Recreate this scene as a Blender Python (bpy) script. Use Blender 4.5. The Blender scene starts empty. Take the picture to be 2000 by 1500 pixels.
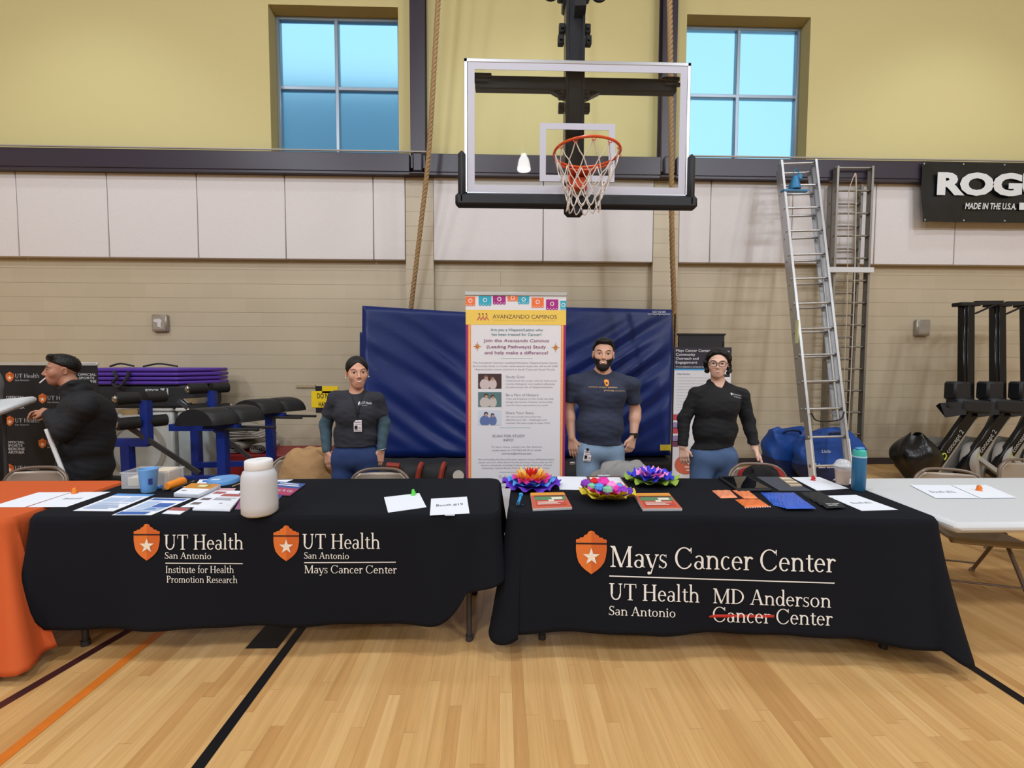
import bpy, math, random
import numpy as np
from mathutils import Vector, Matrix
random.seed(7)
sc = bpy.context.scene
COL = sc.collection
PI = math.pi

# ------------------------------------------------------------------ camera, world, lights, exposure
F_PX, CAM_H = 864.74, 1.5488                      # focal length in pixels of the 2000x1500 frame, eye height in metres
YAW, PITCH, ROLL = 0.026396, 0.051814, 0.0031027
_cy, _sy, _cp, _sp = math.cos(YAW), math.sin(YAW), math.cos(PITCH), math.sin(PITCH)
_fwd = Vector((_sy*_cp, _cy*_cp, -_sp)); _r0 = Vector((_cy, -_sy, 0)); _u0 = _r0.cross(_fwd)
_rt = _r0*math.cos(ROLL) + _u0*math.sin(ROLL); _up = _u0*math.cos(ROLL) - _r0*math.sin(ROLL)
cd = bpy.data.cameras.new('camera'); cam = bpy.data.objects.new('camera', cd); COL.objects.link(cam)
cd.sensor_width = 36; cd.lens = F_PX*36/2000; cd.clip_start = 0.05; cd.clip_end = 200
cam.matrix_world = Matrix(((_rt.x, _up.x, -_fwd.x, 0), (_rt.y, _up.y, -_fwd.y, 0), (_rt.z, _up.z, -_fwd.z, CAM_H), (0, 0, 0, 1)))
sc.camera = cam
sc.view_settings.view_transform = 'Standard'; sc.view_settings.look = 'None'
sc.view_settings.gamma = 1; sc.view_settings.use_curve_mapping = False
sc.view_settings.exposure = 0.0
sc.cycles.use_denoising = True
sc.cycles.max_bounces = 8; sc.cycles.transmission_bounces = 8; sc.cycles.transparent_max_bounces = 12; sc.cycles.caustics_reflective = False; sc.cycles.caustics_refractive = False

def C(r, g, b, a=1.0):
    f = lambda c: (c/255/12.92 if c/255 <= 0.04045 else ((c/255+0.055)/1.055)**2.4)
    return (f(r), f(g), f(b), a)

# overcast daylight outside, seen through the frosted windows
w = bpy.data.worlds.new('overcast_sky'); sc.world = w; w.use_nodes = True
w.node_tree.nodes['Background'].inputs[0].default_value = (0.42, 0.80, 1.0, 1)
w.node_tree.nodes['Background'].inputs[1].default_value = 1.2

def lamp(kind, loc, energy, color=(0.90, 0.97, 1.05), size=0.5, aim=None, angle=None, blend=0.4):
    l = bpy.data.lights.new('gym_light', kind); l.energy = energy; l.color = color
    if kind == 'AREA': l.shape = 'DISK'; l.size = size
    if kind == 'SPOT': l.spot_size = angle; l.spot_blend = blend; l.shadow_soft_size = size
    if kind == 'POINT': l.shadow_soft_size = size
    o = bpy.data.objects.new('gym_light', l); COL.objects.link(o); o.location = loc
    if aim is not None: o.rotation_euler = (Vector(aim)-Vector(loc)).to_track_quat('-Z', 'Y').to_euler()
    return o
# rows of high-bay lamps under the roof: one row near the back wall, the others over the court and behind the camera
for lx in (-5.6, 0.6, 6.6):
    lamp('SPOT', (lx, 4.4, 7.9), 140 if lx < 0 else 172, size=0.22, aim=(lx, 4.9, 0), angle=math.radians(102), blend=0.6)
for lx in (-6.0, -0.4, 5.2):
    lamp('AREA', (lx, 1.2, 8.2), 120, size=0.6, aim=(lx, 1.2, 0))
for lx in (-7.0, -2.2, 5.9, 9.5):
    lamp('AREA', (lx, -4.0, 8.2), 185, size=0.8, aim=(lx, 2.5, 0.5))
for lx in (-6.5, -2.6, 8.6):
    lamp('AREA', (lx, -9.5, 8.0), 190, size=0.9, aim=(lx, 0.0, 2.0))

# ------------------------------------------------------------------ where a photo point lies in the room
def ray(x, y): return _rt*(x-1000) + _up*(750-y) + _fwd*F_PX
def P(x, y, Y):
    d = ray(x, y); t = Y/d.y; return Vector((d.x*t, Y, CAM_H+d.z*t))
def G(x, y, z=0.0):
    d = ray(x, y); t = (z-CAM_H)/d.z; return Vector((d.x*t, d.y*t, z))
def PP(x, y, o, n):                               # on the plane through o with normal n
    d = ray(x, y); c = Vector((0, 0, CAM_H)); t = (o-c).dot(n)/d.dot(n); return c+d*t
WALL = 6.524

# ------------------------------------------------------------------ materials
def mat(name, col, rough=0.6, metal=0.0, bump=0.0, bscale=60.0, vary=0.0, vscale=8.0, sheen=0.0, coat=0.0, trans=0.0, emit=None, es=1.0, spec=0.5, ior=1.45, alpha=1.0, stretch=None):
    m = bpy.data.materials.new(name); m.use_nodes = True
    nt = m.node_tree; b = nt.nodes['Principled BSDF']
    b.inputs['Base Color'].default_value = col; b.inputs['Roughness'].default_value = rough; b.inputs['Metallic'].default_value = metal
    b.inputs['Specular IOR Level'].default_value = spec; b.inputs['IOR'].default_value = ior
    if sheen: b.inputs['Sheen Weight'].default_value = sheen; b.inputs['Sheen Roughness'].default_value = 0.5
    if coat: b.inputs['Coat Weight'].default_value = coat; b.inputs['Coat Roughness'].default_value = 0.15
    if trans: b.inputs['Transmission Weight'].default_value = trans
    if alpha < 1: b.inputs['Alpha'].default_value = alpha
    if emit: b.inputs['Emission Color'].default_value = emit; b.inputs['Emission Strength'].default_value = es
    if bump or vary:
        tc = nt.nodes.new('ShaderNodeTexCoord')
        src = tc.outputs['Object']
        if stretch:
            mp = nt.nodes.new('ShaderNodeMapping'); mp.inputs['Scale'].default_value = stretch
            nt.links.new(src, mp.inputs[0]); src = mp.outputs[0]
    if bump:
        n = nt.nodes.new('ShaderNodeTexNoise'); n.inputs['Scale'].default_value = bscale; n.inputs['Detail'].default_value = 4
        bp = nt.nodes.new('ShaderNodeBump'); bp.inputs['Strength'].default_value = bump; bp.inputs['Distance'].default_value = 0.01
        nt.links.new(src, n.inputs['Vector']); nt.links.new(n.outputs[0], bp.inputs['Height']); nt.links.new(bp.outputs[0], b.inputs['Normal'])
    if vary:
        n2 = nt.nodes.new('ShaderNodeTexNoise'); n2.inputs['Scale'].default_value = vscale; n2.inputs['Detail'].default_value = 5
        mx = nt.nodes.new('ShaderNodeMix'); mx.data_type = 'RGBA'
        mx.inputs[6].default_value = tuple(c*(1-vary) for c in col[:3])+(1,); mx.inputs[7].default_value = tuple(min(1, c*(1+vary)) for c in col[:3])+(1,)
        nt.links.new(src, n2.inputs['Vector']); nt.links.new(n2.outputs[0], mx.inputs[0]); nt.links.new(mx.outputs[2], b.inputs['Base Color'])
    return m
_mc = {}
def flat(r, g, b, rough=0.6):                      # plain print / paint colours, made once each
    k = (r, g, b, rough)
    if k not in _mc: _mc[k] = mat('paint_%d_%d_%d' % (r, g, b), C(r, g, b), rough)
    return _mc[k]

# ------------------------------------------------------------------ mesh builder
def rotz(a): return Matrix.Rotation(a, 3, 'Z')
def rotx(a): return Matrix.Rotation(a, 3, 'X')
def roty(a): return Matrix.Rotation(a, 3, 'Y')
def frame_of(d):
    d = d.normalized(); a = Vector((0, 0, 1)) if abs(d.z) < 0.9 else Vector((0, 1, 0))
    u = d.cross(a).normalized(); return u, d.cross(u).normalized()
ORG = {}
def org(o): return ORG.get(o.name, Vector((0, 0, 0)))
class MB:
    def __init__(s): s.v = []; s.f = []; s.m = []; s.i = 0
    def add(s, vs, fs, mi=None):
        k = len(s.v); s.v.extend([tuple(p) for p in vs]); mi = s.i if mi is None else mi
        for f in fs: s.f.append(tuple(k+q for q in f)); s.m.append(mi)
        return s
    def mi(s, i): s.i = i; return s
    def box(s, c, d, R=None, b=0.0):
        c = Vector(c); x, y, z = d[0]/2, d[1]/2, d[2]/2; R = R or Matrix.Identity(3)
        if b <= 0:
            vs = [(i*x, j*y, k*z) for i in (-1, 1) for j in (-1, 1) for k in (-1, 1)]
            fs = [(0, 1, 3, 2), (4, 6, 7, 5), (0, 4, 5, 1), (2, 3, 7, 6), (0, 2, 6, 4), (1, 5, 7, 3)]
        else:
            b = min(b, x*0.95, y*0.95, z*0.95); vs = []; ix = {}
            for i in (-1, 1):
                for j in (-1, 1):
                    for k in (-1, 1):
                        for a, p in (('x', (i*x, j*(y-b), k*(z-b))), ('y', (i*(x-b), j*y, k*(z-b))), ('z', (i*(x-b), j*(y-b), k*z))):
                            ix[(a, i, j, k)] = len(vs); vs.append(p)
            fs = []
            for i in (-1, 1):
                q = [ix[('x', i, -1, -1)], ix[('x', i, 1, -1)], ix[('x', i, 1, 1)], ix[('x', i, -1, 1)]]; fs.append(q if i > 0 else q[::-1])
                q = [ix[('y', -1, i, -1)], ix[('y', -1, i, 1)], ix[('y', 1, i, 1)], ix[('y', 1, i, -1)]]; fs.append(q if i > 0 else q[::-1])
                q = [ix[('z', -1, -1, i)], ix[('z', 1, -1, i)], ix[('z', 1, 1, i)], ix[('z', -1, 1, i)]]; fs.append(q if i > 0 else q[::-1])
            for i in (-1, 1):
                for j in (-1, 1):
                    q = [ix[('x', i, j, -1)], ix[('x', i, j, 1)], ix[('y', i, j, 1)], ix[('y', i, j, -1)]]; fs.append(q if i*j < 0 else q[::-1])
                    q = [ix[('y', -1, i, j)], ix[('y', 1, i, j)], ix[('z', 1, i, j)], ix[('z', -1, i, j)]]; fs.append(q if i*j < 0 else q[::-1])
                    q = [ix[('x', i, -1, j)], ix[('x', i, 1, j)], ix[('z', i, 1, j)], ix[('z', i, -1, j)]]; fs.append(q if i*j > 0 else q[::-1])
                    for k in (-1, 1):
                        q = [ix[('x', i, j, k)], ix[('y', i, j, k)], ix[('z', i, j, k)]]; fs.append(q if i*j*k > 0 else q[::-1])
        return s.add([c+R@Vector(p) for p in vs], fs)
    def bar(s, p0, p1, w, h, up=(0, 0, 1), b=0.0):      # a rectangular bar from p0 to p1
        p0, p1 = Vector(p0), Vector(p1); d = p1-p0; L = d.length; d.normalize()
        u = Vector(up); x = d.cross(u)
        if x.length < 1e-4: x = d.cross(Vector((0, 1, 0)))
        x.normalize(); u = x.cross(d)
        R = Matrix((( x.x, d.x, u.x), (x.y, d.y, u.y), (x.z, d.z, u.z)))
        return s.box((p0+p1)/2, (w, L, h), R, b)
    def cyl(s, p0, p1, r0, r1=None, n=16, cap=True):
        p0, p1 = Vector(p0), Vector(p1); r1 = r0 if r1 is None else r1; u, w_ = frame_of(p1-p0)
        vs = [p+(u*math.cos(2*PI*i/n)+w_*math.sin(2*PI*i/n))*r for p, r in ((p0, r0), (p1, r1)) for i in range(n)]
        fs = [(i, (i+1) % n, n+(i+1) % n, n+i) for i in range(n)]
        if cap: fs += [tuple(range(n))[::-1], tuple(range(n, 2*n))]
        return s.add(vs, fs)
    def tube(s, pts, r, n=8, closed=False, cap=True):
        pts = [Vector(p) for p in pts]; m = len(pts); rr = r if isinstance(r, (list, tuple)) else [r]*m
        t0 = (pts[1]-pts[0]).normalized(); u, _ = frame_of(t0); vs = []
        for i, p in enumerate(pts):
            a = pts[(i-1) % m] if (closed or i > 0) else p; c = pts[(i+1) % m] if (closed or i < m-1) else p
            t = (c-a)
            t = t.normalized() if t.length > 1e-9 else t0
            u = (u-t*u.dot(t))
            if u.length < 1e-6: u, _ = frame_of(t)
            u.normalize(); w_ = t.cross(u)
            vs += [p+(u*math.cos(2*PI*k/n)+w_*math.sin(2*PI*k/n))*rr[i] for k in range(n)]
        fs = [(i*n+k, i*n+(k+1) % n, ((i+1) % m)*n+(k+1) % n, ((i+1) % m)*n+k) for i in range(m if closed else m-1) for k in range(n)]
        if cap and not closed: fs += [tuple(range(n))[::-1], tuple(range((m-1)*n, m*n))]
        return s.add(vs, fs)
    def lathe(s, prof, c=(0, 0, 0), n=28, R=None):
        c = Vector(c); R = R or Matrix.Identity(3); m = len(prof)
        vs = [c+R@Vector((r*math.cos(2*PI*k/n), r*math.sin(2*PI*k/n), z)) for r, z in prof for k in range(n)]
        fs = [(i*n+k, i*n+(k+1) % n, (i+1)*n+(k+1) % n, (i+1)*n+k) for i in range(m-1) for k in range(n)]
        if prof[0][0] > 1e-5: fs.append(tuple(range(n))[::-1])
        if prof[-1][0] > 1e-5: fs.append(tuple(range((m-1)*n, m*n)))
        return s.add(vs, fs)
    def prism(s, poly, z0, z1, c=(0, 0, 0), R=None):
        c = Vector(c); R = R or Matrix.Identity(3); n = len(poly)
        a = sum(poly[i][0]*poly[(i+1) % n][1]-poly[(i+1) % n][0]*poly[i][1] for i in range(n))
        if a < 0: poly = poly[::-1]
        vs = [c+R@Vector((x, y, z)) for z in (z0, z1) for x, y in poly]
        return s.add(vs, [tuple(range(n))[::-1], tuple(range(n, 2*n))]+[(i, (i+1) % n, n+(i+1) % n, n+i) for i in range(n)])
    def ell(s, c, r, n=16, m=10, R=None):
        c = Vector(c); R = R or Matrix.Identity(3); vs = []
        for i in range(m+1):
            a = -PI/2+PI*i/m
            vs += [c+R@Vector((r[0]*math.cos(a)*math.cos(2*PI*k/n), r[1]*math.cos(a)*math.sin(2*PI*k/n), r[2]*math.sin(a))) for k in range(n)]
        return s.add(vs, [(i*n+k, i*n+(k+1) % n, (i+1)*n+(k+1) % n, (i+1)*n+k) for i in range(m) for k in range(n)])
    def grid(s, fn, nu, nv, wrap=False):
        vs = [fn(i/(nu if wrap else nu-1), j/(nv-1)) for j in range(nv) for i in range(nu)]
        return s.add(vs, [(j*nu+i, j*nu+(i+1) % nu, (j+1)*nu+(i+1) % nu, (j+1)*nu+i) for j in range(nv-1) for i in range(nu if wrap else nu-1)])
    def quad(s, a, b, c, d): return s.add([a, b, c, d], [(0, 1, 2, 3)])
    def text(s, body, fn, **kw):                       # lettering: fn maps the text's own (x, y) into space
        vs, fs = text_mesh(body, **kw); return s.add([fn(x, y) for x, y in vs], fs)
    def build(s, name, mats, parent=None, loc=None, smooth=40):
        o0 = org(parent) if parent else (Vector(loc) if loc is not None else Vector((0, 0, 0)))
        me = bpy.data.meshes.new(name); me.from_pydata([(p[0]-o0.x, p[1]-o0.y, p[2]-o0.z) for p in s.v], [], s.f)
        for m in (mats if isinstance(mats, (list, tuple)) else [mats]): me.materials.append(m)
        me.polygons.foreach_set('material_index', s.m)
        if smooth:
            me.polygons.foreach_set('use_smooth', [True]*len(s.f)); me.set_sharp_from_angle(angle=math.radians(smooth))
        me.validate(); me.update()
        o = bpy.data.objects.new(name, me); COL.objects.link(o)
        if parent: o.parent = parent; ORG[o.name] = o0
        else: o.location = o0; ORG[o.name] = o0
        return o
def text_mesh(body, size=1.0, bold=0.0, shear=0.0, align='LEFT', space=1.0, line=1.0):
    cu = bpy.data.curves.new('lettering', 'FONT'); cu.body = body; cu.size = size; cu.offset = bold; cu.shear = shear
    cu.align_x = align; cu.space_character = space; cu.space_line = line; cu.resolution_u = 3; cu.fill_mode = 'FRONT'
    ob = bpy.data.objects.new('lettering', cu); COL.objects.link(ob)
    dg = bpy.context.evaluated_depsgraph_get(); me = bpy.data.meshes.new_from_object(ob.evaluated_get(dg))
    vs = [(v.co.x, v.co.y) for v in me.vertices]; fs = [tuple(p.vertices) for p in me.polygons]
    bpy.data.objects.remove(ob); bpy.data.curves.remove(cu); bpy.data.meshes.remove(me)
    return vs, fs
def fit_text(body, x0, y0, x1, y1, h=None, **kw):
    """text polygons mapped so the string runs from (x0,y0) to (x1,y1); h is the cap height, y grows DOWN as in the photo"""
    vs, fs = text_mesh(body, **kw); xs = [v[0] for v in vs]; a, b = min(xs), max(xs)
    k = (x1-x0)/(b-a); kh = k if h is None else h/0.73
    return [(x0+(x-a)*k, y0+(y1-y0)*(x-a)/(b-a)-y*kh) for x, y in vs], fs
def tag(o, label, cat, group=None, kind=None):
    if label: o['label'] = label
    if cat: o['category'] = cat
    if group: o['group'] = group
    if kind: o['kind'] = kind
    return o
def thing(name, label, cat, loc=(0, 0, 0), group=None):
    o = bpy.data.objects.new(name, None); COL.objects.link(o); o.location = loc; o.empty_display_size = 0.1; ORG[o.name] = Vector(loc)
    return tag(o, label, cat, group)
def struct(o): o['kind'] = 'structure'; return o
def dup(root, loc=None, rz=None, label=None, group=None, move=None):
    r = root.copy(); COL.objects.link(r)
    if loc is not None: r.location = loc
    if move is not None: r.location = Vector(root.location)+Vector(move)
    if rz is not None: r.rotation_euler = (0, 0, rz)
    if label: r['label'] = label
    if group: r['group'] = group
    for ch in root.children:
        c = ch.copy(); COL.objects.link(c); c.parent = r
        for g in ch.children:
            d = g.copy(); COL.objects.link(d); d.parent = c
    return r
# ------------------------------------------------------------------ setting: floor, walls, ceiling
def wood_floor():
    m = bpy.data.materials.new('maple_floor'); m.use_nodes = True; nt = m.node_tree; b = nt.nodes['Principled BSDF']; L = nt.links.new
    def M(op, a, c=None):
        n = nt.nodes.new('ShaderNodeMath'); n.operation = op
        for i, v in enumerate((a, c)):
            if v is None: continue
            if isinstance(v, (int, float)): n.inputs[i].default_value = v
            else: L(v, n.inputs[i])
        return n.outputs[0]
    tc = nt.nodes.new('ShaderNodeTexCoord'); sx = nt.nodes.new('ShaderNodeSeparateXYZ'); L(tc.outputs['Object'], sx.inputs[0])
    xr = M('DIVIDE', sx.outputs[0], 0.0572); row = M('FLOOR', xr)                  # strip number and where each strip's boards end
    w1 = nt.nodes.new('ShaderNodeTexWhiteNoise'); w1.noise_dimensions = '1D'; L(row, w1.inputs['W'])
    yr = M('ADD', M('DIVIDE', sx.outputs[1], 0.95), M('MULTIPLY', w1.outputs['Value'], 17.0)); brd = M('FLOOR', yr)
    cv = nt.nodes.new('ShaderNodeCombineXYZ'); L(row, cv.inputs[0]); L(brd, cv.inputs[1])
    w2 = nt.nodes.new('ShaderNodeTexWhiteNoise'); w2.noise_dimensions = '3D'; L(cv.outputs[0], w2.inputs['Vector'])
    rp = nt.nodes.new('ShaderNodeValToRGB'); e = rp.color_ramp.elements; e[0].color = C(190, 143, 88); e[1].color = C(216, 176, 120); e.new(0.25).color = C(204, 160, 103); e.new(0.8).color = C(210, 168, 111); L(w2.outputs['Value'], rp.inputs[0])
    m2 = nt.nodes.new('ShaderNodeMapping'); m2.inputs['Scale'].default_value = (34, 1.6, 1); L(tc.outputs['Object'], m2.inputs[0]); ad = nt.nodes.new('ShaderNodeVectorMath'); L(m2.outputs[0], ad.inputs[0]); L(w2.outputs['Color'], ad.inputs[1])
    n = nt.nodes.new('ShaderNodeTexNoise'); n.inputs['Scale'].default_value = 1.3; n.inputs['Detail'].default_value = 7; n.inputs['Distortion'].default_value = 0.8; L(ad.outputs[0], n.inputs['Vector'])
    r = nt.nodes.new('ShaderNodeValToRGB'); r.color_ramp.elements[0].position = 0.28; r.color_ramp.elements[0].color = (0.80, 0.76, 0.70, 1); r.color_ramp.elements[1].position = 0.62; r.color_ramp.elements[1].color = (1.03, 1.02, 1.01, 1); L(n.outputs[0], r.inputs[0])
    mx = nt.nodes.new('ShaderNodeMix'); mx.data_type = 'RGBA'; mx.blend_type = 'MULTIPLY'; mx.inputs[0].default_value = 0.7; L(rp.outputs[0], mx.inputs[6]); L(r.outputs[0], mx.inputs[7])
    fx = M('FRACT', xr); fy = M('FRACT', yr); sm = M('MAXIMUM', M('LESS_THAN', fx, 0.022), M('LESS_THAN', fy, 0.0022))   # hairline joints
    m3 = nt.nodes.new('ShaderNodeMix'); m3.data_type = 'RGBA'; m3.inputs[7].default_value = C(150, 106, 62); L(M('MULTIPLY', sm, 0.55), m3.inputs[0]); L(mx.outputs[2], m3.inputs[6]); L(m3.outputs[2], b.inputs['Base Color'])
    b.inputs['Roughness'].default_value = 0.30; b.inputs['Specular IOR Level'].default_value = 0.4
    n3 = nt.nodes.new('ShaderNodeTexNoise'); n3.inputs['Scale'].default_value = 4; L(tc.outputs['Object'], n3.inputs['Vector'])
    bp = nt.nodes.new('ShaderNodeBump'); bp.inputs['Strength'].default_value = 0.05; L(n3.outputs[0], bp.inputs['Height']); L(bp.outputs[0], b.inputs['Normal'])
    return m
def block_wall(name='painted_block'):
    m = bpy.data.materials.new(name); m.use_nodes = True; nt = m.node_tree; b = nt.nodes['Principled BSDF']; L = nt.links.new
    tc = nt.nodes.new('ShaderNodeTexCoord'); sx = nt.nodes.new('ShaderNodeSeparateXYZ'); L(tc.outputs['Object'], sx.inputs[0])
    cx = nt.nodes.new('ShaderNodeCombineXYZ'); L(sx.outputs[0], cx.inputs[0]); L(sx.outputs[2], cx.inputs[1])
    br = nt.nodes.new('ShaderNodeTexBrick'); br.offset = 0.5
    br.inputs['Color1'].default_value = C(188, 174, 150); br.inputs['Color2'].default_value = C(183, 169, 145); br.inputs['Mortar'].default_value = C(182, 168, 144)
    for k, v in (('Scale', 1), ('Mortar Size', 0.004), ('Mortar Smooth', 0.6), ('Brick Width', 0.4064), ('Row Height', 0.2032)): br.inputs[k].default_value = v
    L(cx.outputs[0], br.inputs['Vector'])
    b2 = nt.nodes.new('ShaderNodeTexBrick'); b2.inputs['Color1'].default_value = b2.inputs['Color2'].default_value = (1, 1, 1, 1); b2.inputs['Mortar'].default_value = (0.72, 0.70, 0.68, 1)
    for k, v in (('Scale', 1), ('Mortar Size', 0.0035), ('Mortar Smooth', 0.3), ('Brick Width', 90), ('Row Height', 0.2032)): b2.inputs[k].default_value = v
    L(cx.outputs[0], b2.inputs['Vector']); mx = nt.nodes.new('ShaderNodeMix'); mx.data_type = 'RGBA'; mx.blend_type = 'MULTIPLY'; mx.inputs[0].default_value = 1
    L(br.outputs['Color'], mx.inputs[6]); L(b2.outputs['Color'], mx.inputs[7]); L(mx.outputs[2], b.inputs['Base Color'])
    n = nt.nodes.new('ShaderNodeTexNoise'); n.inputs['Scale'].default_value = 55; n.inputs['Detail'].default_value = 5; L(tc.outputs['Object'], n.inputs['Vector'])
    mm = nt.nodes.new('ShaderNodeMath'); mm.operation = 'MULTIPLY_ADD'; mm.inputs[1].default_value = -1.0; L(b2.outputs['Fac'], mm.inputs[0])
    ms = nt.nodes.new('ShaderNodeMath'); ms.operation = 'MULTIPLY'; ms.inputs[1].default_value = 0.16; L(n.outputs[0], ms.inputs[0]); L(ms.outputs[0], mm.inputs[2])
    bp = nt.nodes.new('ShaderNodeBump'); bp.inputs['Strength'].default_value = 0.5; bp.inputs['Distance'].default_value = 0.006; L(mm.outputs[0], bp.inputs['Height']); L(bp.outputs[0], b.inputs['Normal'])
    b.inputs['Roughness'].default_value = 0.45
    return m
M_block = block_wall()
M_yellow = mat('yellow_wall_paint', C(202, 190, 136), 0.75, bump=0.08, bscale=140)
M_steel = mat('dark_plum_steel_paint', C(52, 45, 58), 0.36)
M_floor = wood_floor()
fl = MB(); fl.quad((-14, -12, 0), (14, -12, 0), (14, WALL+0.3, 0), (-14, WALL+0.3, 0)); floor = struct(fl.build('floor', M_floor, smooth=None))

XL, XR, YB, ZT, ZSPLIT = -13.0, 13.0, -11.5, 9.2, 4.25
m = MB(); m.box(((XL+XR)/2, WALL+0.15, ZSPLIT/2), (XR-XL, 0.3, ZSPLIT))
wall_back = struct(m.build('wall_back', M_block, smooth=None))
for k, (x0, x1) in enumerate(((-1.345, -0.955), (2.2, 2.565))):       # shallow block pilasters that carry the steel columns
    struct(MB().box(((x0+x1)/2, WALL-0.05, 2.095), (x1-x0, 0.1, 4.19)).build('trim_%d' % (k+5), M_block, smooth=None))
WIN = ((-3.247, -1.447), (2.66, 4.462)); WZ0, WZ1 = 4.5, 6.505
m = MB(); xs = [XL, WIN[0][0], WIN[0][1], WIN[1][0], WIN[1][1], XR]
for a, b_ in ((0, 1), (2, 3), (4, 5)): m.box(((xs[a]+xs[b_])/2, WALL+0.15, (ZSPLIT+ZT)/2), (xs[b_]-xs[a], 0.3, ZT-ZSPLIT))
for x0, x1 in WIN:
    m.box(((x0+x1)/2, WALL+0.15, (ZSPLIT+WZ0)/2), (x1-x0, 0.3, WZ0-ZSPLIT)); m.box(((x0+x1)/2, WALL+0.15, (WZ1+ZT)/2), (x1-x0, 0.3, ZT-WZ1))
wall_up = struct(m.build('wall_back_upper', M_yellow, smooth=None))
M_plain = mat('pale_wall_paint', C(205, 195, 165), 0.8)
for nm, c, d in (('wall_left', (XL-0.1, (WALL+YB)/2, ZT/2), (0.2, WALL-YB, ZT)), ('wall_right', (XR+0.1, (WALL+YB)/2, ZT/2), (0.2, WALL-YB, ZT)), ('wall_front', (0, YB-0.1, ZT/2), (XR-XL, 0.2, ZT))):
    struct(MB().box(c, d).build(nm, M_plain, smooth=None))
struct(MB().box((0, (WALL+YB)/2, ZT+0.1), (XR-XL, WALL-YB+0.6, 0.2)).build('ceiling', mat('white_ceiling_deck', C(206, 203, 196), 0.9), smooth=None))

# windows: aluminium frame with a cross, four frosted panes each
M_alu = mat('window_aluminium', C(150, 165, 180), 0.4, 0.6)
M_frost = mat('frosted_glass', (0.86, 0.95, 1.0, 1), 0.42, trans=1.0, ior=1.2)
for k, (x0, x1) in enumerate(WIN):
    GY = WALL+0.24
    f = MB(); wfr = 0.055
    for x in (x0+wfr/2, (x0+x1)/2-0.035, x1-wfr/2): f.box((x, GY, (WZ0+WZ1)/2), (wfr, 0.09, WZ1-WZ0), b=0.008)
    for z in (WZ0+wfr/2, 5.505, WZ1-wfr/2): f.box(((x0+x1)/2, GY+0.002, z), (x1-x0, 0.085, wfr), b=0.008)
    wo = struct(f.build('window_%d' % (k+1), M_alu))
    xm = (x0+x1)/2-0.035
    for a, b_ in ((x0+0.04, xm-0.02), (xm+0.02, x1-0.04)):
        for z0, z1 in ((WZ0+0.04, 5.49), (5.52, WZ1-0.04)):
            MB().box(((a+b_)/2, GY+0.01, (z0+z1)/2), (b_-a, 0.008, z1-z0)).build('pane', M_frost, wo, smooth=None)
# added block outside, sized and tinted blue to darken the first window's low panes
struct(MB().box((-5.5, 11.5, 3.75), (10, 3, 7.5)).build('added_shade_block', mat('shade_block_blue', C(160, 200, 250), 0.9), smooth=None))

# steel: long beam in front of the block wall top, two columns
m = MB()
for x0, x1 in ((XL, -1.262), (-1.03, 2.245), (2.47, XR)):
    m.box(((x0+x1)/2, 6.40, 4.285), (x1-x0, 0.20, 0.25), b=0.006); m.box(((x0+x1)/2, 6.42, 4.142), (x1-x0, 0.22, 0.03))
struct(m.build('trim_1', M_steel))
for i, (x0, x1) in enumerate(((-1.25, -1.045), (2.255, 2.455))):
    m = MB(); xc = (x0+x1)/2
    m.box((xc, 6.345, (4.2+ZT)/2+0.02), (x1-x0, 0.03, ZT-4.2), b=0.004); m.box((xc, 6.43, (4.2+ZT)/2), (0.03, 0.16, ZT-4.2)); m.box((xc, 6.50, (4.2+ZT)/2), (x1-x0, 0.03, ZT-4.2))
    m.box((xc, 6.31, 4.29), (0.14, 0.05, 0.26), b=0.02); m.box((xc, 6.40, 4.14), (x1-x0+0.03, 0.24, 0.02), b=0.004)
    struct(m.build('trim_%d' % (i+2), M_steel))
m = MB()
for x0, x1 in ((XL, -1.0), (2.6, 13)): m.cyl((x0, 6.29, 4.425), (x1, 6.29, 4.425), 0.012)
struct(m.build('trim_4', mat('conduit_grey', C(170, 165, 160), 0.5, 0.3)))
# skirting: dark vinyl on one side, red padded kerb behind the gym gear on the other
struct(MB().box((7.5, WALL-0.006, 0.05), (11, 0.012, 0.1), b=0.003).build('baseboard_back', mat('vinyl_skirting_charcoal', C(62, 54, 56), 0.6)))

# acoustic panels
M_panel = mat('grey_fibre_board', C(214, 208, 208), 0.95, bump=0.35, bscale=90, vary=0.045, vscale=70)
PX = [(-11.9, -6.69), (-6.68, -5.465), (-5.455, -4.242), (-4.232, -3.03), (-3.02, -1.802), (-1.792, -1.355), (-0.95, 0.602), (0.612, 2.19), (2.572, 3.018), (3.028, 4.215), (4.225, 5.445), (5.455, 6.645), (6.655, 11.9)]
PL = ['grey fibre acoustic panel cut off by the picture edge above the dark backdrop', 'grey fibre acoustic panel, second from the edge on the backdrop end of the wall', 'grey fibre acoustic panel third along, above the square wall box and purple mats',
      'grey fibre acoustic panel below the first window, fourth along the wall', 'grey fibre acoustic panel below the first window next to the narrow strip panel', 'narrow grey fibre acoustic strip panel against the block pilaster with the tied rope',
      'wide grey fibre acoustic panel between the tied rope and the hoop net', 'wide grey fibre acoustic panel behind the hoop net and second rope', 'narrow grey fibre acoustic strip panel just past the hanging rope pilaster',
      'grey fibre acoustic panel between the hanging rope and the leaning ladder', 'grey fibre acoustic panel behind the two ladders', 'grey fibre acoustic panel between the upright ladder and the black banner', 'grey fibre acoustic panel below the black banner, at the picture edge']
for (x0, x1), lb in zip(PX, PL):
    o = MB().box(((x0+x1)/2, WALL-0.066, 3.575), (x1-x0, 0.088, 1.19), b=0.006).build('acoustic_panel', M_panel)
    tag(o, lb, 'wall panel', 'acoustic panels along the back wall')

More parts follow.
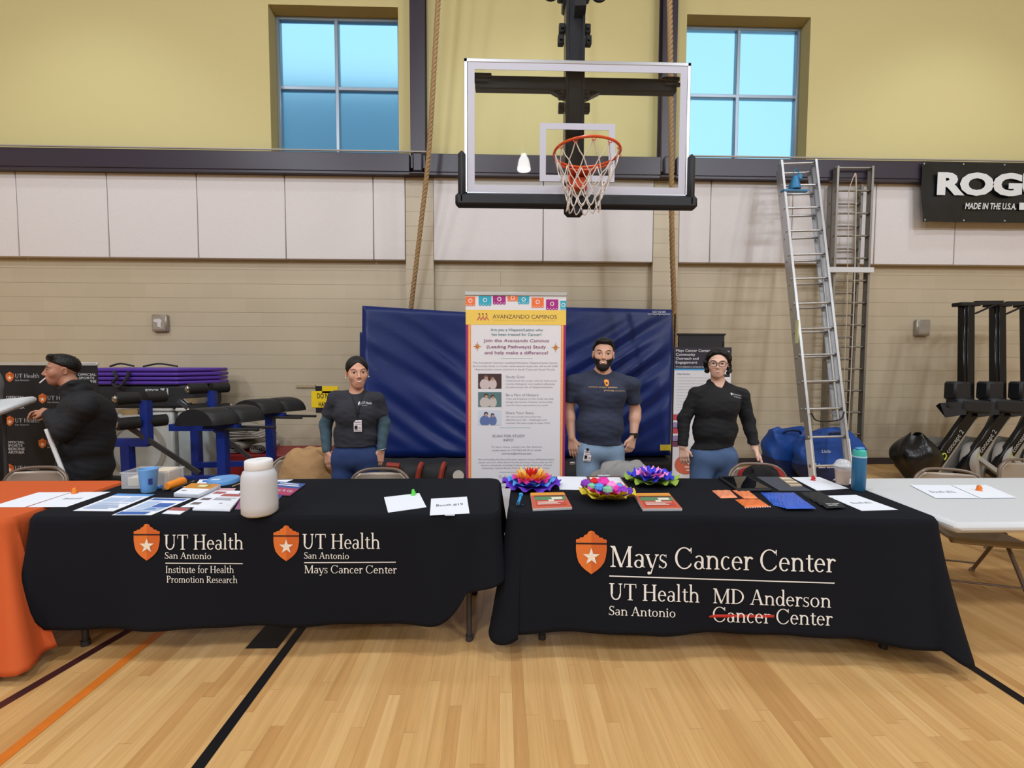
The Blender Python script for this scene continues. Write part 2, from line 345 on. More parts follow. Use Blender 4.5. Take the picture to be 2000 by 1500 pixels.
# court lines painted on the floor
def line_quad(a, b, wdt, m_, name, z=0.0015):
    a, b = Vector((a[0], a[1], 0)), Vector((b[0], b[1], 0)); d = (b-a).normalized(); n = Vector((-d.y, d.x, 0))*wdt/2; zz = Vector((0, 0, z))
    return struct(MB().quad(a-n+zz, b-n+zz, b+n+zz, a+n+zz).build(name, m_, smooth=None))
B_ = mat('black_line_paint', C(16, 15, 19), 0.45, spec=0.3); OR_ = mat('orange_line_paint', C(206, 112, 34), 0.4, vary=0.15, vscale=30); MA_ = mat('maroon_line_paint', C(62, 30, 30), 0.35)
line_quad((-1.147, 6.0), (-1.147, -3), 0.05, B_, 'floor_line_1')
line_quad((-2.09, 2.7), (-2.32, 1.55), 0.05, MA_, 'floor_line_2')
line_quad((-1.935, 2.7), (-1.925, 0.5), 0.052, OR_, 'floor_line_3')
line_quad((2.40, 5.4), (2.40, -2), 0.052, B_, 'floor_line_4')
struct(MB().box((-1.283, 2.6, 0.001), (0.172, 0.52, 0.001)).build('floor_line_5', B_, smooth=None))
line_quad((3.6, 6.3), (6.6, 4.2), 0.045, mat('yellow_line_paint', C(190, 165, 60), 0.4), 'floor_line_6')
# ------------------------------------------------------------------ serif lettering built from strokes (cap height 0.68)
class Serif:
    def __init__(s): s.p = []
    def st(s, x, y0, y1, w=.098): s.p.append([(x-w/2, y0), (x+w/2, y0), (x+w/2, y1), (x-w/2, y1)])
    def sf(s, x, y, w=.2, up=1, t=.028):
        s.p.append([(x-w/2, y), (x+w/2, y), (x+w/2, y+up*t), (x-w/2, y+up*t)]); s.p.append([(x-w*.32, y+up*t), (x+w*.32, y+up*t), (x+.03, y+up*t*2.2), (x-.03, y+up*t*2.2)])
    def arc(s, cx, cy, rx, ry, a0, a1, tk=.085, tn=.034, n=20):
        for i in range(n):
            q = []
            for a in (a0+(a1-a0)*i/n, a0+(a1-a0)*(i+1)/n): q.append(math.radians(a))
            o = [(cx+rx*math.cos(t), cy+ry*math.sin(t)) for t in q]; e = [(cx+(rx-tk)*math.cos(t), cy+(ry-tn)*math.sin(t)) for t in q]
            s.p.append([o[0], o[1], e[1], e[0]])
    def ln(s, x0, y0, x1, y1, w=.09): s.p.append([(x0-w/2, y0), (x0+w/2, y0), (x1+w/2, y1), (x1-w/2, y1)])
    def hb(s, x0, x1, y, t=.034): s.p.append([(x0, y), (x1, y), (x1, y+t), (x0, y+t)])
    def po(s, *q): s.p.append(list(q))
def serif_glyph(ch):
    s = Serif(); st, sf, arc, ln, hb = s.st, s.sf, s.arc, s.ln, s.hb
    if ch == ' ': return [], .24
    if ch == 'U': st(.14, .24, .68); sf(.14, .68, .24, -1); st(.55, .24, .68, .045); sf(.55, .68, .18, -1); arc(.333, .25, .237, .26, 180, 360, .07, .05); a = .7
    if ch == 'T': st(.31, 0, .68); sf(.31, 0, .24); hb(.03, .59, .645); s.po((.03, .68), (.07, .645), (.045, .5), (.025, .5)); s.po((.59, .68), (.55, .645), (.575, .5), (.595, .5)); a = .63
    if ch == 'H':
        for x in (.14, .57): st(x, 0, .68); sf(x, 0, .22); sf(x, .68, .22, -1)
        hb(.14, .57, .34); a = .72
    if ch == 'I': st(.14, 0, .68); sf(.14, 0, .22); sf(.14, .68, .22, -1); a = .29
    if ch == 'M': st(.12, 0, .66, .04); ln(.14, .68, .42, .0, .1); ln(.41, .0, .71, .68, .045); st(.72, 0, .68); sf(.12, 0, .19); sf(.72, 0, .22); sf(.09, .68, .14, -1); sf(.75, .68, .14, -1); a = .86
    if ch == 'C': arc(.37, .34, .34, .355, 42, 318); s.po((.6, .68), (.64, .68), (.635, .5), (.615, .5)); s.po((.615, .57), (.56, .62), (.62, .64), (.64, .55)); s.po((.64, .16), (.61, .19), (.56, .07), (.62, .1)); a = .7
    if ch == 'D': st(.14, 0, .68); sf(.12, 0, .2); sf(.12, .68, .2, -1); arc(.22, .34, .42, .34, -90, 90); hb(.14, .23, 0); hb(.14, .23, .646); a = .7
    if ch == 'A': ln(.09, 0, .32, .7, .045); ln(.56, 0, .325, .7, .1); hb(.16, .48, .22); sf(.09, 0, .19); sf(.57, 0, .22); a = .66
    if ch in 'PR':
        st(.14, 0, .68); sf(.14, 0, .22); sf(.12, .68, .2, -1); arc(.22, .5, .27, .18, -90, 90); hb(.14, .23, .646); hb(.14, .23, .32); a = .52
        if ch == 'R': ln(.25, .34, .52, .02, .1); sf(.56, 0, .16); a = .62
    if ch in 'Ss':
        k = 1 if ch == 'S' else .64; n0 = len(s.p)
        arc(.25, .51, .17, .185, 35, 262, .07, .04); arc(.25, .18, .2, .195, 98, -150, .08, .04); ln(.17, .43, .33, .27, .12); s.po((.40, .69), (.43, .69), (.425, .53), (.40, .55)); s.po((.05, .0), (.08, 0), (.075, .17), (.05, .17))
        if k < 1: s.p = [[(x*.72, y*k) for x, y in q] for q in s.p]
        a = .48 if ch == 'S' else .355
    if ch == 'a': arc(.2, .12, .165, .135, 0, 360, .075, .03); st(.34, .03, .33, .08); arc(.215, .31, .165, .13, 0, 150, .08, .035); ln(.34, .05, .42, .01, .06); a = .44
    if ch == 'c': arc(.22, .215, .195, .225, 48, 315, .08, .034); a = .4
    if ch == 'd': arc(.22, .21, .195, .22, 0, 360, .08, .03); st(.39, 0, .74, .08); sf(.36, .74, .13, -1); sf(.42, 0, .12); a = .5
    if ch == 'e': arc(.22, .215, .195, .225, 0, 318, .08, .034); hb(.05, .39, .235, .03); a = .43
    if ch == 'f': st(.16, 0, .6, .08); sf(.16, 0, .2); arc(.26, .6, .14, .145, 55, 180, .08, .04); hb(.04, .29, .40, .032); a = .3
    if ch == 'h' or ch == 'n':
        st(.13, 0, .74 if ch == 'h' else .44, .08); sf(.13, 0, .19); sf(.1, .74 if ch == 'h' else .44, .12, -1); arc(.28, .27, .19, .17, 0, 180, .08, .05); st(.43, 0, .28, .08); sf(.43, 0, .19); a = .55
    if ch == 'm':
        st(.13, 0, .44, .08); sf(.13, 0, .18); sf(.1, .44, .12, -1)
        for q in (0, .28): arc(.27+q, .27, .18, .17, 0, 180, .08, .05); st(.41+q, 0, .28, .08); sf(.41+q, 0, .18)
        a = .82
    if ch in 'il': st(.13, 0, .74 if ch == 'l' else .44, .08); sf(.13, 0, .2); sf(.1, .74 if ch == 'l' else .44, .13, -1); a = .26
    if ch == 'i': arc(.12, .6, .055, .055, 0, 360, .055, .055, 10)
    if ch == 'o': arc(.25, .215, .215, .225, 0, 360, .08, .034); a = .5
    if ch == 'r': st(.13, 0, .44, .08); sf(.13, 0, .2); sf(.1, .44, .12, -1); arc(.27, .27, .15, .17, 40, 180, .07, .06); a = .37
    if ch == 't': st(.15, .1, .54, .08); arc(.24, .12, .13, .13, 180, 320, .08, .04); hb(.03, .3, .40, .032); a = .32
    if ch == 'u': st(.12, .14, .44, .08); sf(.1, .44, .12, -1); arc(.265, .16, .185, .17, 180, 360, .08, .05); st(.42, 0, .44, .08); sf(.39, .44, .12, -1); sf(.44, 0, .12); a = .54
    if ch == 'y': ln(.07, .43, .24, 0, .09); ln(.43, .43, .2, -.2, .042); sf(.08, .44, .18, -1); sf(.43, .44, .15, -1); arc(.14, -.17, .06, .05, 0, 360, .06, .05, 8); a = .47
    return s.p, a
def serif_polys(txt, track=0.0):
    out = []; x = 0
    for ch in txt:
        p, a = serif_glyph(ch)
        out += [[(x+q[0], q[1]) for q in poly] for poly in p]; x += a+track
    return out, x-track

# ------------------------------------------------------------------ draped tablecloths
def table_cloth(name, mt, o, ang, L, D, ztop, hem, label, flare, seed, r=0.07, amp=0.012):
    """rounded rectangle L x D with its front corner at o, turned by ang; hem(side) gives the hem height, flare the corner spread"""
    u = Vector((math.cos(ang), math.sin(ang), 0)); v = Vector((-math.sin(ang), math.cos(ang), 0)); O = Vector((o[0], o[1], 0))
    rnd = random.Random(seed); ph = [rnd.uniform(0, 6.28) for _ in range(8)]
    per = []                                          # (s along u, t along v, normal, tag, length)
    def seg(a, b, n, side, cnt):
        for i in range(cnt): q = i/cnt; per.append((a[0]+(b[0]-a[0])*q, a[1]+(b[1]-a[1])*q, n[0], n[1], side, q))
    def cor(cx, cy, a0, side, cnt=14):
        for i in range(cnt):
            a = a0+PI/2*i/cnt; per.append((cx+r*math.cos(a), cy+r*math.sin(a), math.cos(a), math.sin(a), side, i/cnt))
    seg((r, 0), (L-r, 0), (0, -1), 'front', 110); cor(L-r, r, -PI/2, 'fr'); seg((L, r), (L, D-r), (1, 0), 'right', 36); cor(L-r, D-r, 0, 'br')
    seg((L-r, D), (r, D), (0, 1), 'back', 60); cor(r, D-r, PI/2, 'bl'); seg((0, D-r), (0, r), (-1, 0), 'left', 36); cor(r, r, PI, 'fl')
    def surf(p, t):
        s, q, nx, ny, side, k = p
        zb = hem(side, k); z = ztop-t*(ztop-zb); dz = ztop-z
        e = 0.012*min(1, dz/0.02)+0.02*t                # leaves the table edge, then hangs
        fw, lat = flare(side, k); e += fw*t**1.3
        e += amp*t*(math.sin(s*9+ph[0])+0.6*math.sin(s*17+ph[1]) if side in ('front', 'back') else 1.6*math.sin(q*19+ph[2])+math.sin(q*37+ph[3]))*(1 if side in ('front', 'back', 'left', 'right') else .4)
        w_ = O+u*(s+nx*e+lat*t)+v*(q+ny*e); return Vector((w_.x, w_.y, z if t > 0 else ztop))
    nt_ = 26; N = len(per); mb = MB(); rows = [0, 0.012, 0.03]+[0.06+0.94*i/(nt_-1) for i in range(nt_)]
    vs = [surf(p, t) for t in rows for p in per]
    for i in range(N): vs[i] = vs[i]+Vector((0, 0, 0.0))
    fs = [(j*N+i, j*N+(i+1) % N, (j+1)*N+(i+1) % N, (j+1)*N+i) for j in range(len(rows)-1) for i in range(N)]
    mb.add(vs, [tuple(reversed(f)) for f in fs]); mb.f.append(tuple(range(N))); mb.m.append(0)
    ob = mb.build(name, mt, loc=(O+u*L/2+v*D/2+Vector((0, 0, ztop))), smooth=50)
    sm = ob.modifiers.new('cloth_thickness', 'SOLIDIFY'); sm.thickness = 0.0015; sm.offset = -1
    tag(ob, label, 'tablecloth')
    def on_front(px, py, off=0.004):                  # a photo point on the front panel -> the same point on the waved cloth
        n = v; w0 = PP(px, py, O+Vector((0, 0, ztop))-v*0.02, n); s = (w0-O).dot(u); z = w0.z
        k = min(max((s-r)/(L-2*r), 0), 1); zb = hem('front', k); t = min(max((ztop-z)/(ztop-zb), 0), 1)
        for _ in range(4):
            q = surf((s, 0, 0, -1, 'front', k), t); w0 = PP(px, py, q-v*off, n); s2 = (w0-O).dot(u); z = w0.z
            s += (s2-(q-O).dot(u)); k = min(max((s-r)/(L-2*r), 0), 1); t = min(max((ztop-z)/(ztop-hem('front', k)), 0), 1)
        return w0
    return ob, on_front
def lettering(parent, name, on, mt, lines, extra=()):
    """lines: (text, x0, y0, x1, y1, cap height px); extra: polygons already in photo points"""
    mb = MB()
    for txt, x0, y0, x1, y1, h in lines:
        polys, W_ = serif_polys(txt); k = (x1-x0)/W_
        for q in polys:
            pts = [(x0+a*k, y0+(y1-y0)*a/W_-b_*h/.68) for a, b_ in q]
            area = sum(pts[i][0]*pts[(i+1) % len(pts)][1]-pts[(i+1) % len(pts)][0]*pts[i][1] for i in range(len(pts)))
            if area > 0: pts = pts[::-1]
            mb.add([on(*p_) for p_ in pts], [tuple(range(len(pts)))])
    for q in extra: mb.add([on(*p_) for p_ in q], [tuple(range(len(q)))])
    return mb.build(name, mt, parent, smooth=None)
def hline(x0, y0, x1, y1, w, n=24):
    out = []
    for i in range(n):
        a, b = i/n, (i+1)/n; xa, xb, ya, yb = x0+(x1-x0)*a, x0+(x1-x0)*b, y0+(y1-y0)*a, y0+(y1-y0)*b
        out.append([(xa, ya+w/2), (xb, yb+w/2), (xb, yb-w/2), (xa, ya-w/2)])
    return out
def emblem(parent, on, x0, y0, x1, y1, skew=0.0):
    """the orange shield with a stepped crown, dark band and white star"""
    S = lambda a, b: (x0+(x1-x0)*a, y0+(y1-y0)*b+skew*a)
    half = [(.5, 0), (.57, .012), (.62, .05), (.635, .085), (.70, .095), (.74, .12), (.755, .15), (.87, .162), (.89, .19), (.97, .198), (1, .212), (1, .285)]
    low = [(1, .31), (1, .45), (.97, .6), (.92, .72), (.82, .82), (.7, .9), (.5, 1)]
    mir = lambda q: [(1-a, b) for a, b in q]
    mb = MB()
    def poly(q, mi, off):
        q = [S(*a) for a in q]; ar = sum(q[i][0]*q[(i+1) % len(q)][1]-q[(i+1) % len(q)][0]*q[i][1] for i in range(len(q)))
        if ar > 0: q = q[::-1]
        mb.add([on(a, b, off) for a, b in q], [tuple(range(len(q)))], mi)
    for hf, mi in ((half, 1), (mir(half), 0)):
        for i in range(len(hf)-1): poly([(.5, hf[i][1]), hf[i], hf[i+1], (.5, hf[i+1][1])] if i else [hf[0], hf[1], (.5, hf[1][1])], mi, .004)
    for lf, mi in ((low, 1), (mir(low), 0)):
        for i in range(len(lf)-1): poly([(.5, lf[i][1]), lf[i], lf[i+1], (.5, lf[i+1][1])] if i < len(lf)-2 else [(.5, lf[i][1]), lf[i], lf[i+1]], mi, .004)
    poly([(0, .279), (1, .279), (1, .316), (0, .316)], 2, .0055)
    c = (.5, .6)
    for k in range(5):
        a = -PI/2+2*PI*k/5; R = lambda t, rr: (c[0]+rr*math.cos(t), c[1]+rr*math.sin(t)*(x1-x0)/(y1-y0))
        poly([c, R(a-PI/5, .115), R(a, .29)], 3, .0065); poly([c, R(a, .29), R(a+PI/5, .115)], 4, .0065)
    return mb.build('shield_emblem', [flat(222, 116, 48), flat(206, 98, 40), flat(44, 14, 16), flat(240, 236, 230), flat(232, 214, 188)], parent, smooth=None)

M_black = mat('black_polyester_cloth', C(20, 22, 29), 0.9, bump=0.12, bscale=700, spec=0.18)
M_orange = mat('burnt_orange_cloth', C(202, 92, 47), 0.8, bump=0.12, bscale=700, spec=0.2)
M_print = mat('white_cloth_print', C(236, 234, 232), 0.7)
TZ = 0.75
def fold_table(name, label, o, ang, L, D, z, top_m, leg_m, la=0.16, lb=0.09):
    t = thing(name, label, 'table', (o[0], o[1], 0)); u = Vector((math.cos(ang), math.sin(ang), 0)); v = Vector((-math.sin(ang), math.cos(ang), 0)); O = Vector((o[0], o[1], 0)); R = rotz(ang)
    c = O+u*L/2+v*D/2
    MB().box((c.x, c.y, z-0.03), (L, D, 0.056), R, 0.022).build('tabletop', top_m, t)
    for a in (la, L-la):
        for b_ in (lb, D-lb):
            p = O+u*a+v*b_; MB().cyl(p+Vector((0, 0, 0.03)), p+Vector((0, 0, z-0.06)), 0.0155).cyl(p, p+Vector((0, 0, 0.03)), 0.021).build('leg', leg_m, t)
        p, q = O+u*a+v*lb, O+u*a+v*(D-lb); MB().cyl(p+Vector((0, 0, 0.3)), q+Vector((0, 0, 0.3)), 0.012).build('crossbar', leg_m, t)
    return t
M_legmetal = mat('grey_table_leg_metal', C(74, 72, 76), 0.45, 0.5); M_plastic = mat('white_blow_moulded_plastic', C(206, 208, 212), 0.45, bump=0.05, bscale=200)

# the table with two emblems
fold_table('folding_table', 'grey-legged folding table hidden under the black cloth with two emblems', (-2.41, 2.30), 0, 2.40, 0.67, TZ-0.004, M_plastic, M_legmetal)
def hemA(s, k):
    if s == 'front': return 0.172+0.20*max(0, (k-.88)/.12)**2.4
    if s == 'fr': return 0.372+0.038*min(1, k*1.6)
    if s == 'fl': return 0.42 if k < .7 else 0.42-(0.42-0.195)*(k-.7)/.3
    return {'back': .62, 'br': .62-.21*(1-k), 'bl': .41+.21*(1-k)}.get(s, .41)
def flA(s, k):
    if s == 'fr': return (0.04*math.sin(PI*(k*.8+.2)), 0)
    if s == 'fl': return (0.03*math.sin(PI*(.95-k*.75)), 0)
    if s == 'right': return (-0.02, 0)
    if s == 'left': return (0.0, 0)
    if s == 'front': return (0.012*math.sin(k*7)+0.0, -0.08*max(0, (k-.72)/.28)**2+0.03*max(0, (.15-k)/.15))
    return (0.02, 0)
clothA, onA = table_cloth('tablecloth', M_black, (-2.42, 2.283), 0, 2.412, 0.705, TZ, hemA, 'black cloth with two orange shield emblems, hanging short of the floor over visible table feet', flA, 3)
lettering(clothA, 'printed_lettering', onA, M_print, [('UT Health', 320, 1073.5, 476, 1073, 29), ('San Antonio', 321, 1091, 413, 1092, 12.5), ('Institute for Health', 323, 1119, 457, 1119, 13.5), ('Promotion Research', 325, 1138, 464, 1139, 13.5)], hline(323, 1100, 474, 1101, 1.8))
emblem(clothA, onA, 261, 1023, 312, 1095)
lettering(clothA, 'printed_lettering', onA, M_print, [('UT Health', 590, 1072, 743, 1072, 29), ('San Antonio', 593, 1091, 682, 1092, 12.5), ('Mays Cancer Center', 594, 1119.5, 775, 1120, 15.5)], hline(594, 1099, 773, 1098, 1.8))
emblem(clothA, onA, 534, 1026, 584, 1096)

# the table with the large lettering, turned a little
AB = math.radians(-3.7)
fold_table('folding_table', 'folding table hidden under the black cloth with one large emblem', (0.07, 2.315), AB, 2.17, 0.70, TZ-0.004, M_plastic, M_legmetal)
def hemB(s, k):
    if s == 'front': return 0.135+0.018*math.sin(k*PI)+0.010*math.sin(k*11)
    if s == 'fl': return 0.13-0.045*math.sin(PI*k)
    if s == 'fr': return 0.135-0.07*math.sin(PI*min(1,k*1.3))
    return {'back': .62, 'br': .16+.46*k, 'bl': .62-.47*k}.get(s, .15)
def flB(s, k):
    if s == 'fl': return (0.05+0.05*math.sin(PI*k), 0)
    if s == 'fr': return (0.14*math.sin(PI*min(1, k*.8+.2)), 0)
    if s == 'left': return (0.0, 0)
    if s == 'right': return (0.13-0.05*k, 0)
    if s == 'front': return (0.03+0.02*math.sin(k*9)+0.03*max(0, (k-.85)/.15), -0.04*max(0, (.1-k)/.1))
    return (0.02, 0)
clothB, onB = table_cloth('tablecloth', M_black, (0.048, 2.298), AB, 2.207, 0.745, TZ, hemB, 'black cloth with one large emblem and big white lettering, almost touching the floor', flB, 8)
lettering(clothB, 'printed_lettering', onB, M_print, [('Mays Cancer Center', 1191, 1107, 1632, 1118, 41), ('UT Health', 1189, 1171, 1367, 1177, 32), ('San Antonio', 1188, 1201, 1320, 1206, 17.5), ('MD Anderson', 1392, 1178, 1624, 1187, 29), ('Cancer Center', 1391, 1214, 1626, 1222, 29)], hline(1190, 1125, 1630, 1139, 2.2))
emblem(clothB, onB, 1125, 1036, 1185, 1121, 1)
mb = MB()
q = [(1385, 1203), (1400, 1200), (1512, 1201), (1512, 1206), (1400, 1206), (1385, 1206)]
mb.add([onB(a, b, .007) for a, b in q[::-1]], [tuple(range(6))]); mb.build('red_strike_line', flat(190, 48, 40), clothB, smooth=None)

# the orange table
fold_table('folding_table', 'folding table hidden under the burnt orange cloth', (-4.9, 2.25), 0, 2.40, 0.69, TZ-0.006, M_plastic, M_legmetal)
def hemC(s, k):
    if s == 'front': return 0.05+0.02*math.sin(k*23)
    if s == 'fr': return 0.02+0.06*k
    return {'back': .62, 'br': .08+.54*k, 'bl': .62-.54*k}.get(s, .08)
def flC(s, k):
    if s == 'front': return (0.10+0.06*math.sin(k*64)+0.12*max(0, (k-.8)/.2), 0.05*max(0, (k-.9)/.1))
    if s == 'fr': return (0.20+0.05*math.sin(k*13), 0)
    if s == 'right': return (-0.01, 0)
    return (0.05, 0)
clothC, onC = table_cloth('tablecloth', M_orange, (-4.93, 2.225), 0, 2.45, 0.745, TZ-0.002, hemC, 'burnt orange cloth pooling towards the floor beside the black tables', flC, 11, amp=0.016)
# the bare white table
tw = fold_table('folding_table', 'bare white plastic folding table beside the black-covered table', (2.29, 2.118), 0, 2.44, 0.87, 0.745, M_plastic, mat('brown_grey_table_leg', C(96, 84, 76), 0.5, 0.3), 0.2, 0.36)
# ------------------------------------------------------------------ basketball hoop
M_navy = mat('black_powder_coat', C(28, 32, 40), 0.3); M_glassb = mat('tempered_glass', (0.97, 1, 0.99, 1), 0.02, trans=1.0, ior=1.38)
M_whitep = mat('white_board_print', C(188, 188, 202), 0.5); M_pad = mat('black_foam_pad', C(24, 26, 32), 0.55); M_rim = mat('orange_rim_paint', C(214, 84, 40), 0.35); M_netm = mat('white_nylon_net', C(214, 206, 200), 0.8)
M_silver = mat('brushed_aluminium', C(190, 192, 198), 0.35, 0.75)
BX, BY, BZ0, BZ1 = 0.620, 3.67, 2.892, 3.955; BW = 0.915
hoop = thing('basketball_hoop', 'glass backboard with orange rim and white net hanging from a black mast', 'basketball hoop', (BX, BY+0.1, BZ0))
MB().box((BX, BY, (BZ0+BZ1)/2), (2*BW-0.03, 0.012, BZ1-BZ0-0.02)).build('glass_pane', M_glassb, hoop, smooth=None)
m = MB(); b_ = 0.055; i_ = 0.03                        # printed white border and target square on the front of the glass
def pframe(mb, x0, x1, z0, z1, t, y):
    for c, d in ((((x0+x1)/2, y, z1-t/2), (x1-x0, 0.003, t)), (((x0+x1)/2, y, z0+t/2), (x1-x0, 0.003, t)), ((x0+t/2, y, (z0+z1)/2), (t, 0.003, z1-z0-2*t)), ((x1-t/2, y, (z0+z1)/2), (t, 0.003, z1-z0-2*t))): mb.box(c, d)
pframe(m, BX-BW+i_, BX+BW-i_, BZ0+0.02, BZ1-i_, b_, BY-0.009); m.build('white_border', M_whitep, hoop, smooth=None)
m = MB(); pframe(m, BX-0.305, BX+0.305, 3.005, 3.465, 0.05, BY-0.009); m.build('target_square', M_whitep, hoop, smooth=None)
m = MB(); pframe_y = BY+0.012
for c, d in (((BX, pframe_y, BZ1-0.015), (2*BW, 0.05, 0.03)), ((BX, pframe_y, BZ0+0.012), (2*BW, 0.05, 0.024)), ((BX-BW+0.014, pframe_y, (BZ0+BZ1)/2), (0.028, 0.05, BZ1-BZ0)), ((BX+BW-0.014, pframe_y, (BZ0+BZ1)/2), (0.028, 0.05, BZ1-BZ0))): m.box(c, d, b=0.004)
m.build('board_frame', M_silver, hoop)
m = MB(); pw = 0.075                                   # bottom pad wraps the lower corners
m.box((BX-0.505, BY, BZ0-0.045), (0.96, 0.09, pw+0.03), b=0.022); m.box((BX+0.505, BY, BZ0-0.045), (0.96, 0.09, pw+0.03), b=0.022); m.box((BX-0.02, BY+0.03, BZ0-0.10), (0.16, 0.06, 0.12), b=0.03)
for sx in (-1, 1): m.box((BX+sx*(BW+0.018), BY, BZ0+0.125), (0.06, 0.09, 0.43), b=0.025)
m.build('bottom_pad', M_pad, hoop)
m = MB(); m.box((BX, BY+0.10, BZ1-0.135), (1.66, 0.07, 0.105), b=0.006)
for sx in (-1, 1):
    m.box((BX+sx*0.77, BY+0.07, BZ1-0.095), (0.15, 0.06, 0.035), b=0.006); m.box((BX+sx*0.79, BY+0.06, BZ1-0.135), (0.13, 0.03, 0.018))
    m.add([(BX+sx*0.07, BY+0.09, BZ1-0.185), (BX+sx*0.2, BY+0.09, BZ1-0.185), (BX+sx*0.07, BY+0.09, BZ1-0.25), (BX+sx*0.07, BY+0.14, BZ1-0.185), (BX+sx*0.2, BY+0.14, BZ1-0.185), (BX+sx*0.07, BY+0.14, BZ1-0.25)], [(0, 1, 2), (3, 5, 4), (0, 3, 4, 1), (1, 4, 5, 2), (0, 2, 5, 3)])
    m.box((BX+sx*0.73, BY+0.045, BZ0+0.055), (0.17, 0.03, 0.012))
m.build('cross_arm', M_navy, hoop)
MX = BX-0.015
m = MB(); m.box((MX, BY+0.12, 3.78), (0.15, 0.12, 1.80), b=0.012)
for sx in (-1, 1): m.box((MX+sx*0.066, BY+0.11, 3.8), (0.022, 0.145, 1.74), b=0.004)
m.build('mast', M_navy, hoop)
m = MB(); m.box((MX+0.0, BY+0.16, 4.95), (0.19, 0.16, 0.95), b=0.014); m.bar((MX+0.03, BY+0.02, 4.35), (MX+0.06, BY+0.5, 5.4), 0.09, 0.09)
m.box((MX, BY+0.16, 4.58), (0.27, 0.1, 0.06), b=0.01)
m.build('upper_mast', M_navy, hoop)
for z, wd in ((4.27, 0.25), (4.18, 0.27), (3.75, 0.25), (3.64, 0.25)):
    for sx in (-1, 1): MB().box((MX+sx*wd*0.42, BY+0.1, z), (0.05, 0.05, 0.075), b=0.006).cyl((MX+sx*wd*0.42, BY+0.06, z), (MX+sx*wd*0.42, BY+0.08, z), 0.014, n=8).build('clamp_bracket', M_navy, hoop)
for sx in (-1, 1):
    cz = 4.56; m = MB(); m.tube([(MX+sx*0.2+0.06*math.cos(a), BY+0.1, cz+0.06*math.sin(a)) for a in [2*PI*k/20 for k in range(20)]], 0.013, closed=True); m.build('hook_ring', M_navy, hoop)
RC = Vector((BX+0.004, BY-0.40, 3.055)); RR = 0.2365
m = MB(); ringpts = [RC+Vector((RR*math.cos(a), RR*math.sin(a), 0)) for a in [2*PI*k/48 for k in range(48)]]
m.tube(ringpts, 0.0095, n=8, closed=True)
m.box((RC.x, BY-0.085, RC.z-0.02), (0.13, 0.17, 0.012)); m.box((RC.x, BY-0.02, RC.z-0.055), (0.15, 0.02, 0.13), b=0.005)
m.box((RC.x, BY-0.06, RC.z-0.09), (0.10, 0.09, 0.09), b=0.01); m.bar((RC.x-0.12, BY-0.20, RC.z-0.012), (RC.x-0.04, BY-0.05, RC.z-0.03), 0.02, 0.02); m.bar((RC.x+0.12, BY-0.20, RC.z-0.012), (RC.x+0.04, BY-0.05, RC.z-0.03), 0.02, 0.02)
m.tube([RC+Vector((RR*math.cos(a), RR*math.sin(a), -0.022)) for a in [PI/2-0.9+1.8*k/20 for k in range(21)]], 0.007)
rim = m.build('rim', M_rim, hoop)
m = MB(); NP = 12                                       # diamond net in five tiers
tiers = [(0.232, -0.012), (0.205, -0.115), (0.172, -0.20), (0.14, -0.275), (0.118, -0.345), (0.125, -0.40)]
rnd = random.Random(4)
def npnt(t, k):
    r, z = tiers[t]; a = 2*PI*(k+0.5*(t % 2))/NP
    return RC+Vector((r*math.cos(a)-0.02*t/5, r*math.sin(a)*0.95+0.004*t, z+(rnd.uniform(-.006, .006) if t else 0)))
NPT = [[npnt(t, k) for k in range(NP)] for t in range(6)]
for t in range(5):
    for k in range(NP):
        for dk in ((0, -1) if t % 2 == 0 else (0, 1)):
            a, c = NPT[t][k], NPT[t+1][(k+dk) % NP]; md = (a+c)/2+Vector((0, 0, -0.012)); m.tube([a, (a+md)/2, md, (md+c)/2, c], 0.0042, n=5)
m.build('net', M_netm, rim)
for k in range(NP):
    a = 2*PI*k/NP; p = RC+Vector((RR*math.cos(a), RR*math.sin(a), -0.012)); MB().tube([p+Vector((-0.012, 0, 0)), p+Vector((-0.01, 0, -0.012)), p+Vector((0.01, 0, -0.012)), p+Vector((0.012, 0, 0))], 0.0035, n=5).build('net_hook', M_rim, rim)

# the high-bay lamp behind the camera that the backboard mirrors
LX, LY, LZ = 0.61, -4.6, 6.58
lb = thing('high_bay_lamp', 'white bell-shaped gym lamp mirrored in the backboard glass', 'ceiling lamp', (LX, LY, LZ))
m = MB(); m.lathe([(0.04, 0.42), (0.07, 0.36), (0.13, 0.26), (0.165, 0.1), (0.175, 0.0), (0.165, 0.0), (0.155, 0.1), (0.12, 0.24), (0.0, 0.3)], (LX, LY, LZ)); m.build('lamp_shade', mat('lit_prismatic_shade', C(240, 240, 240), 0.4, emit=(1, 0.98, 0.95, 1), es=22), lb)
MB().cyl((LX, LY, LZ+0.45), (LX, LY, 9.2), 0.02).lathe([(0.0, 0.62), (0.08, 0.62), (0.08, 0.40), (0, 0.40)], (LX, LY, LZ)).build('lamp_stem', M_silver, lb)

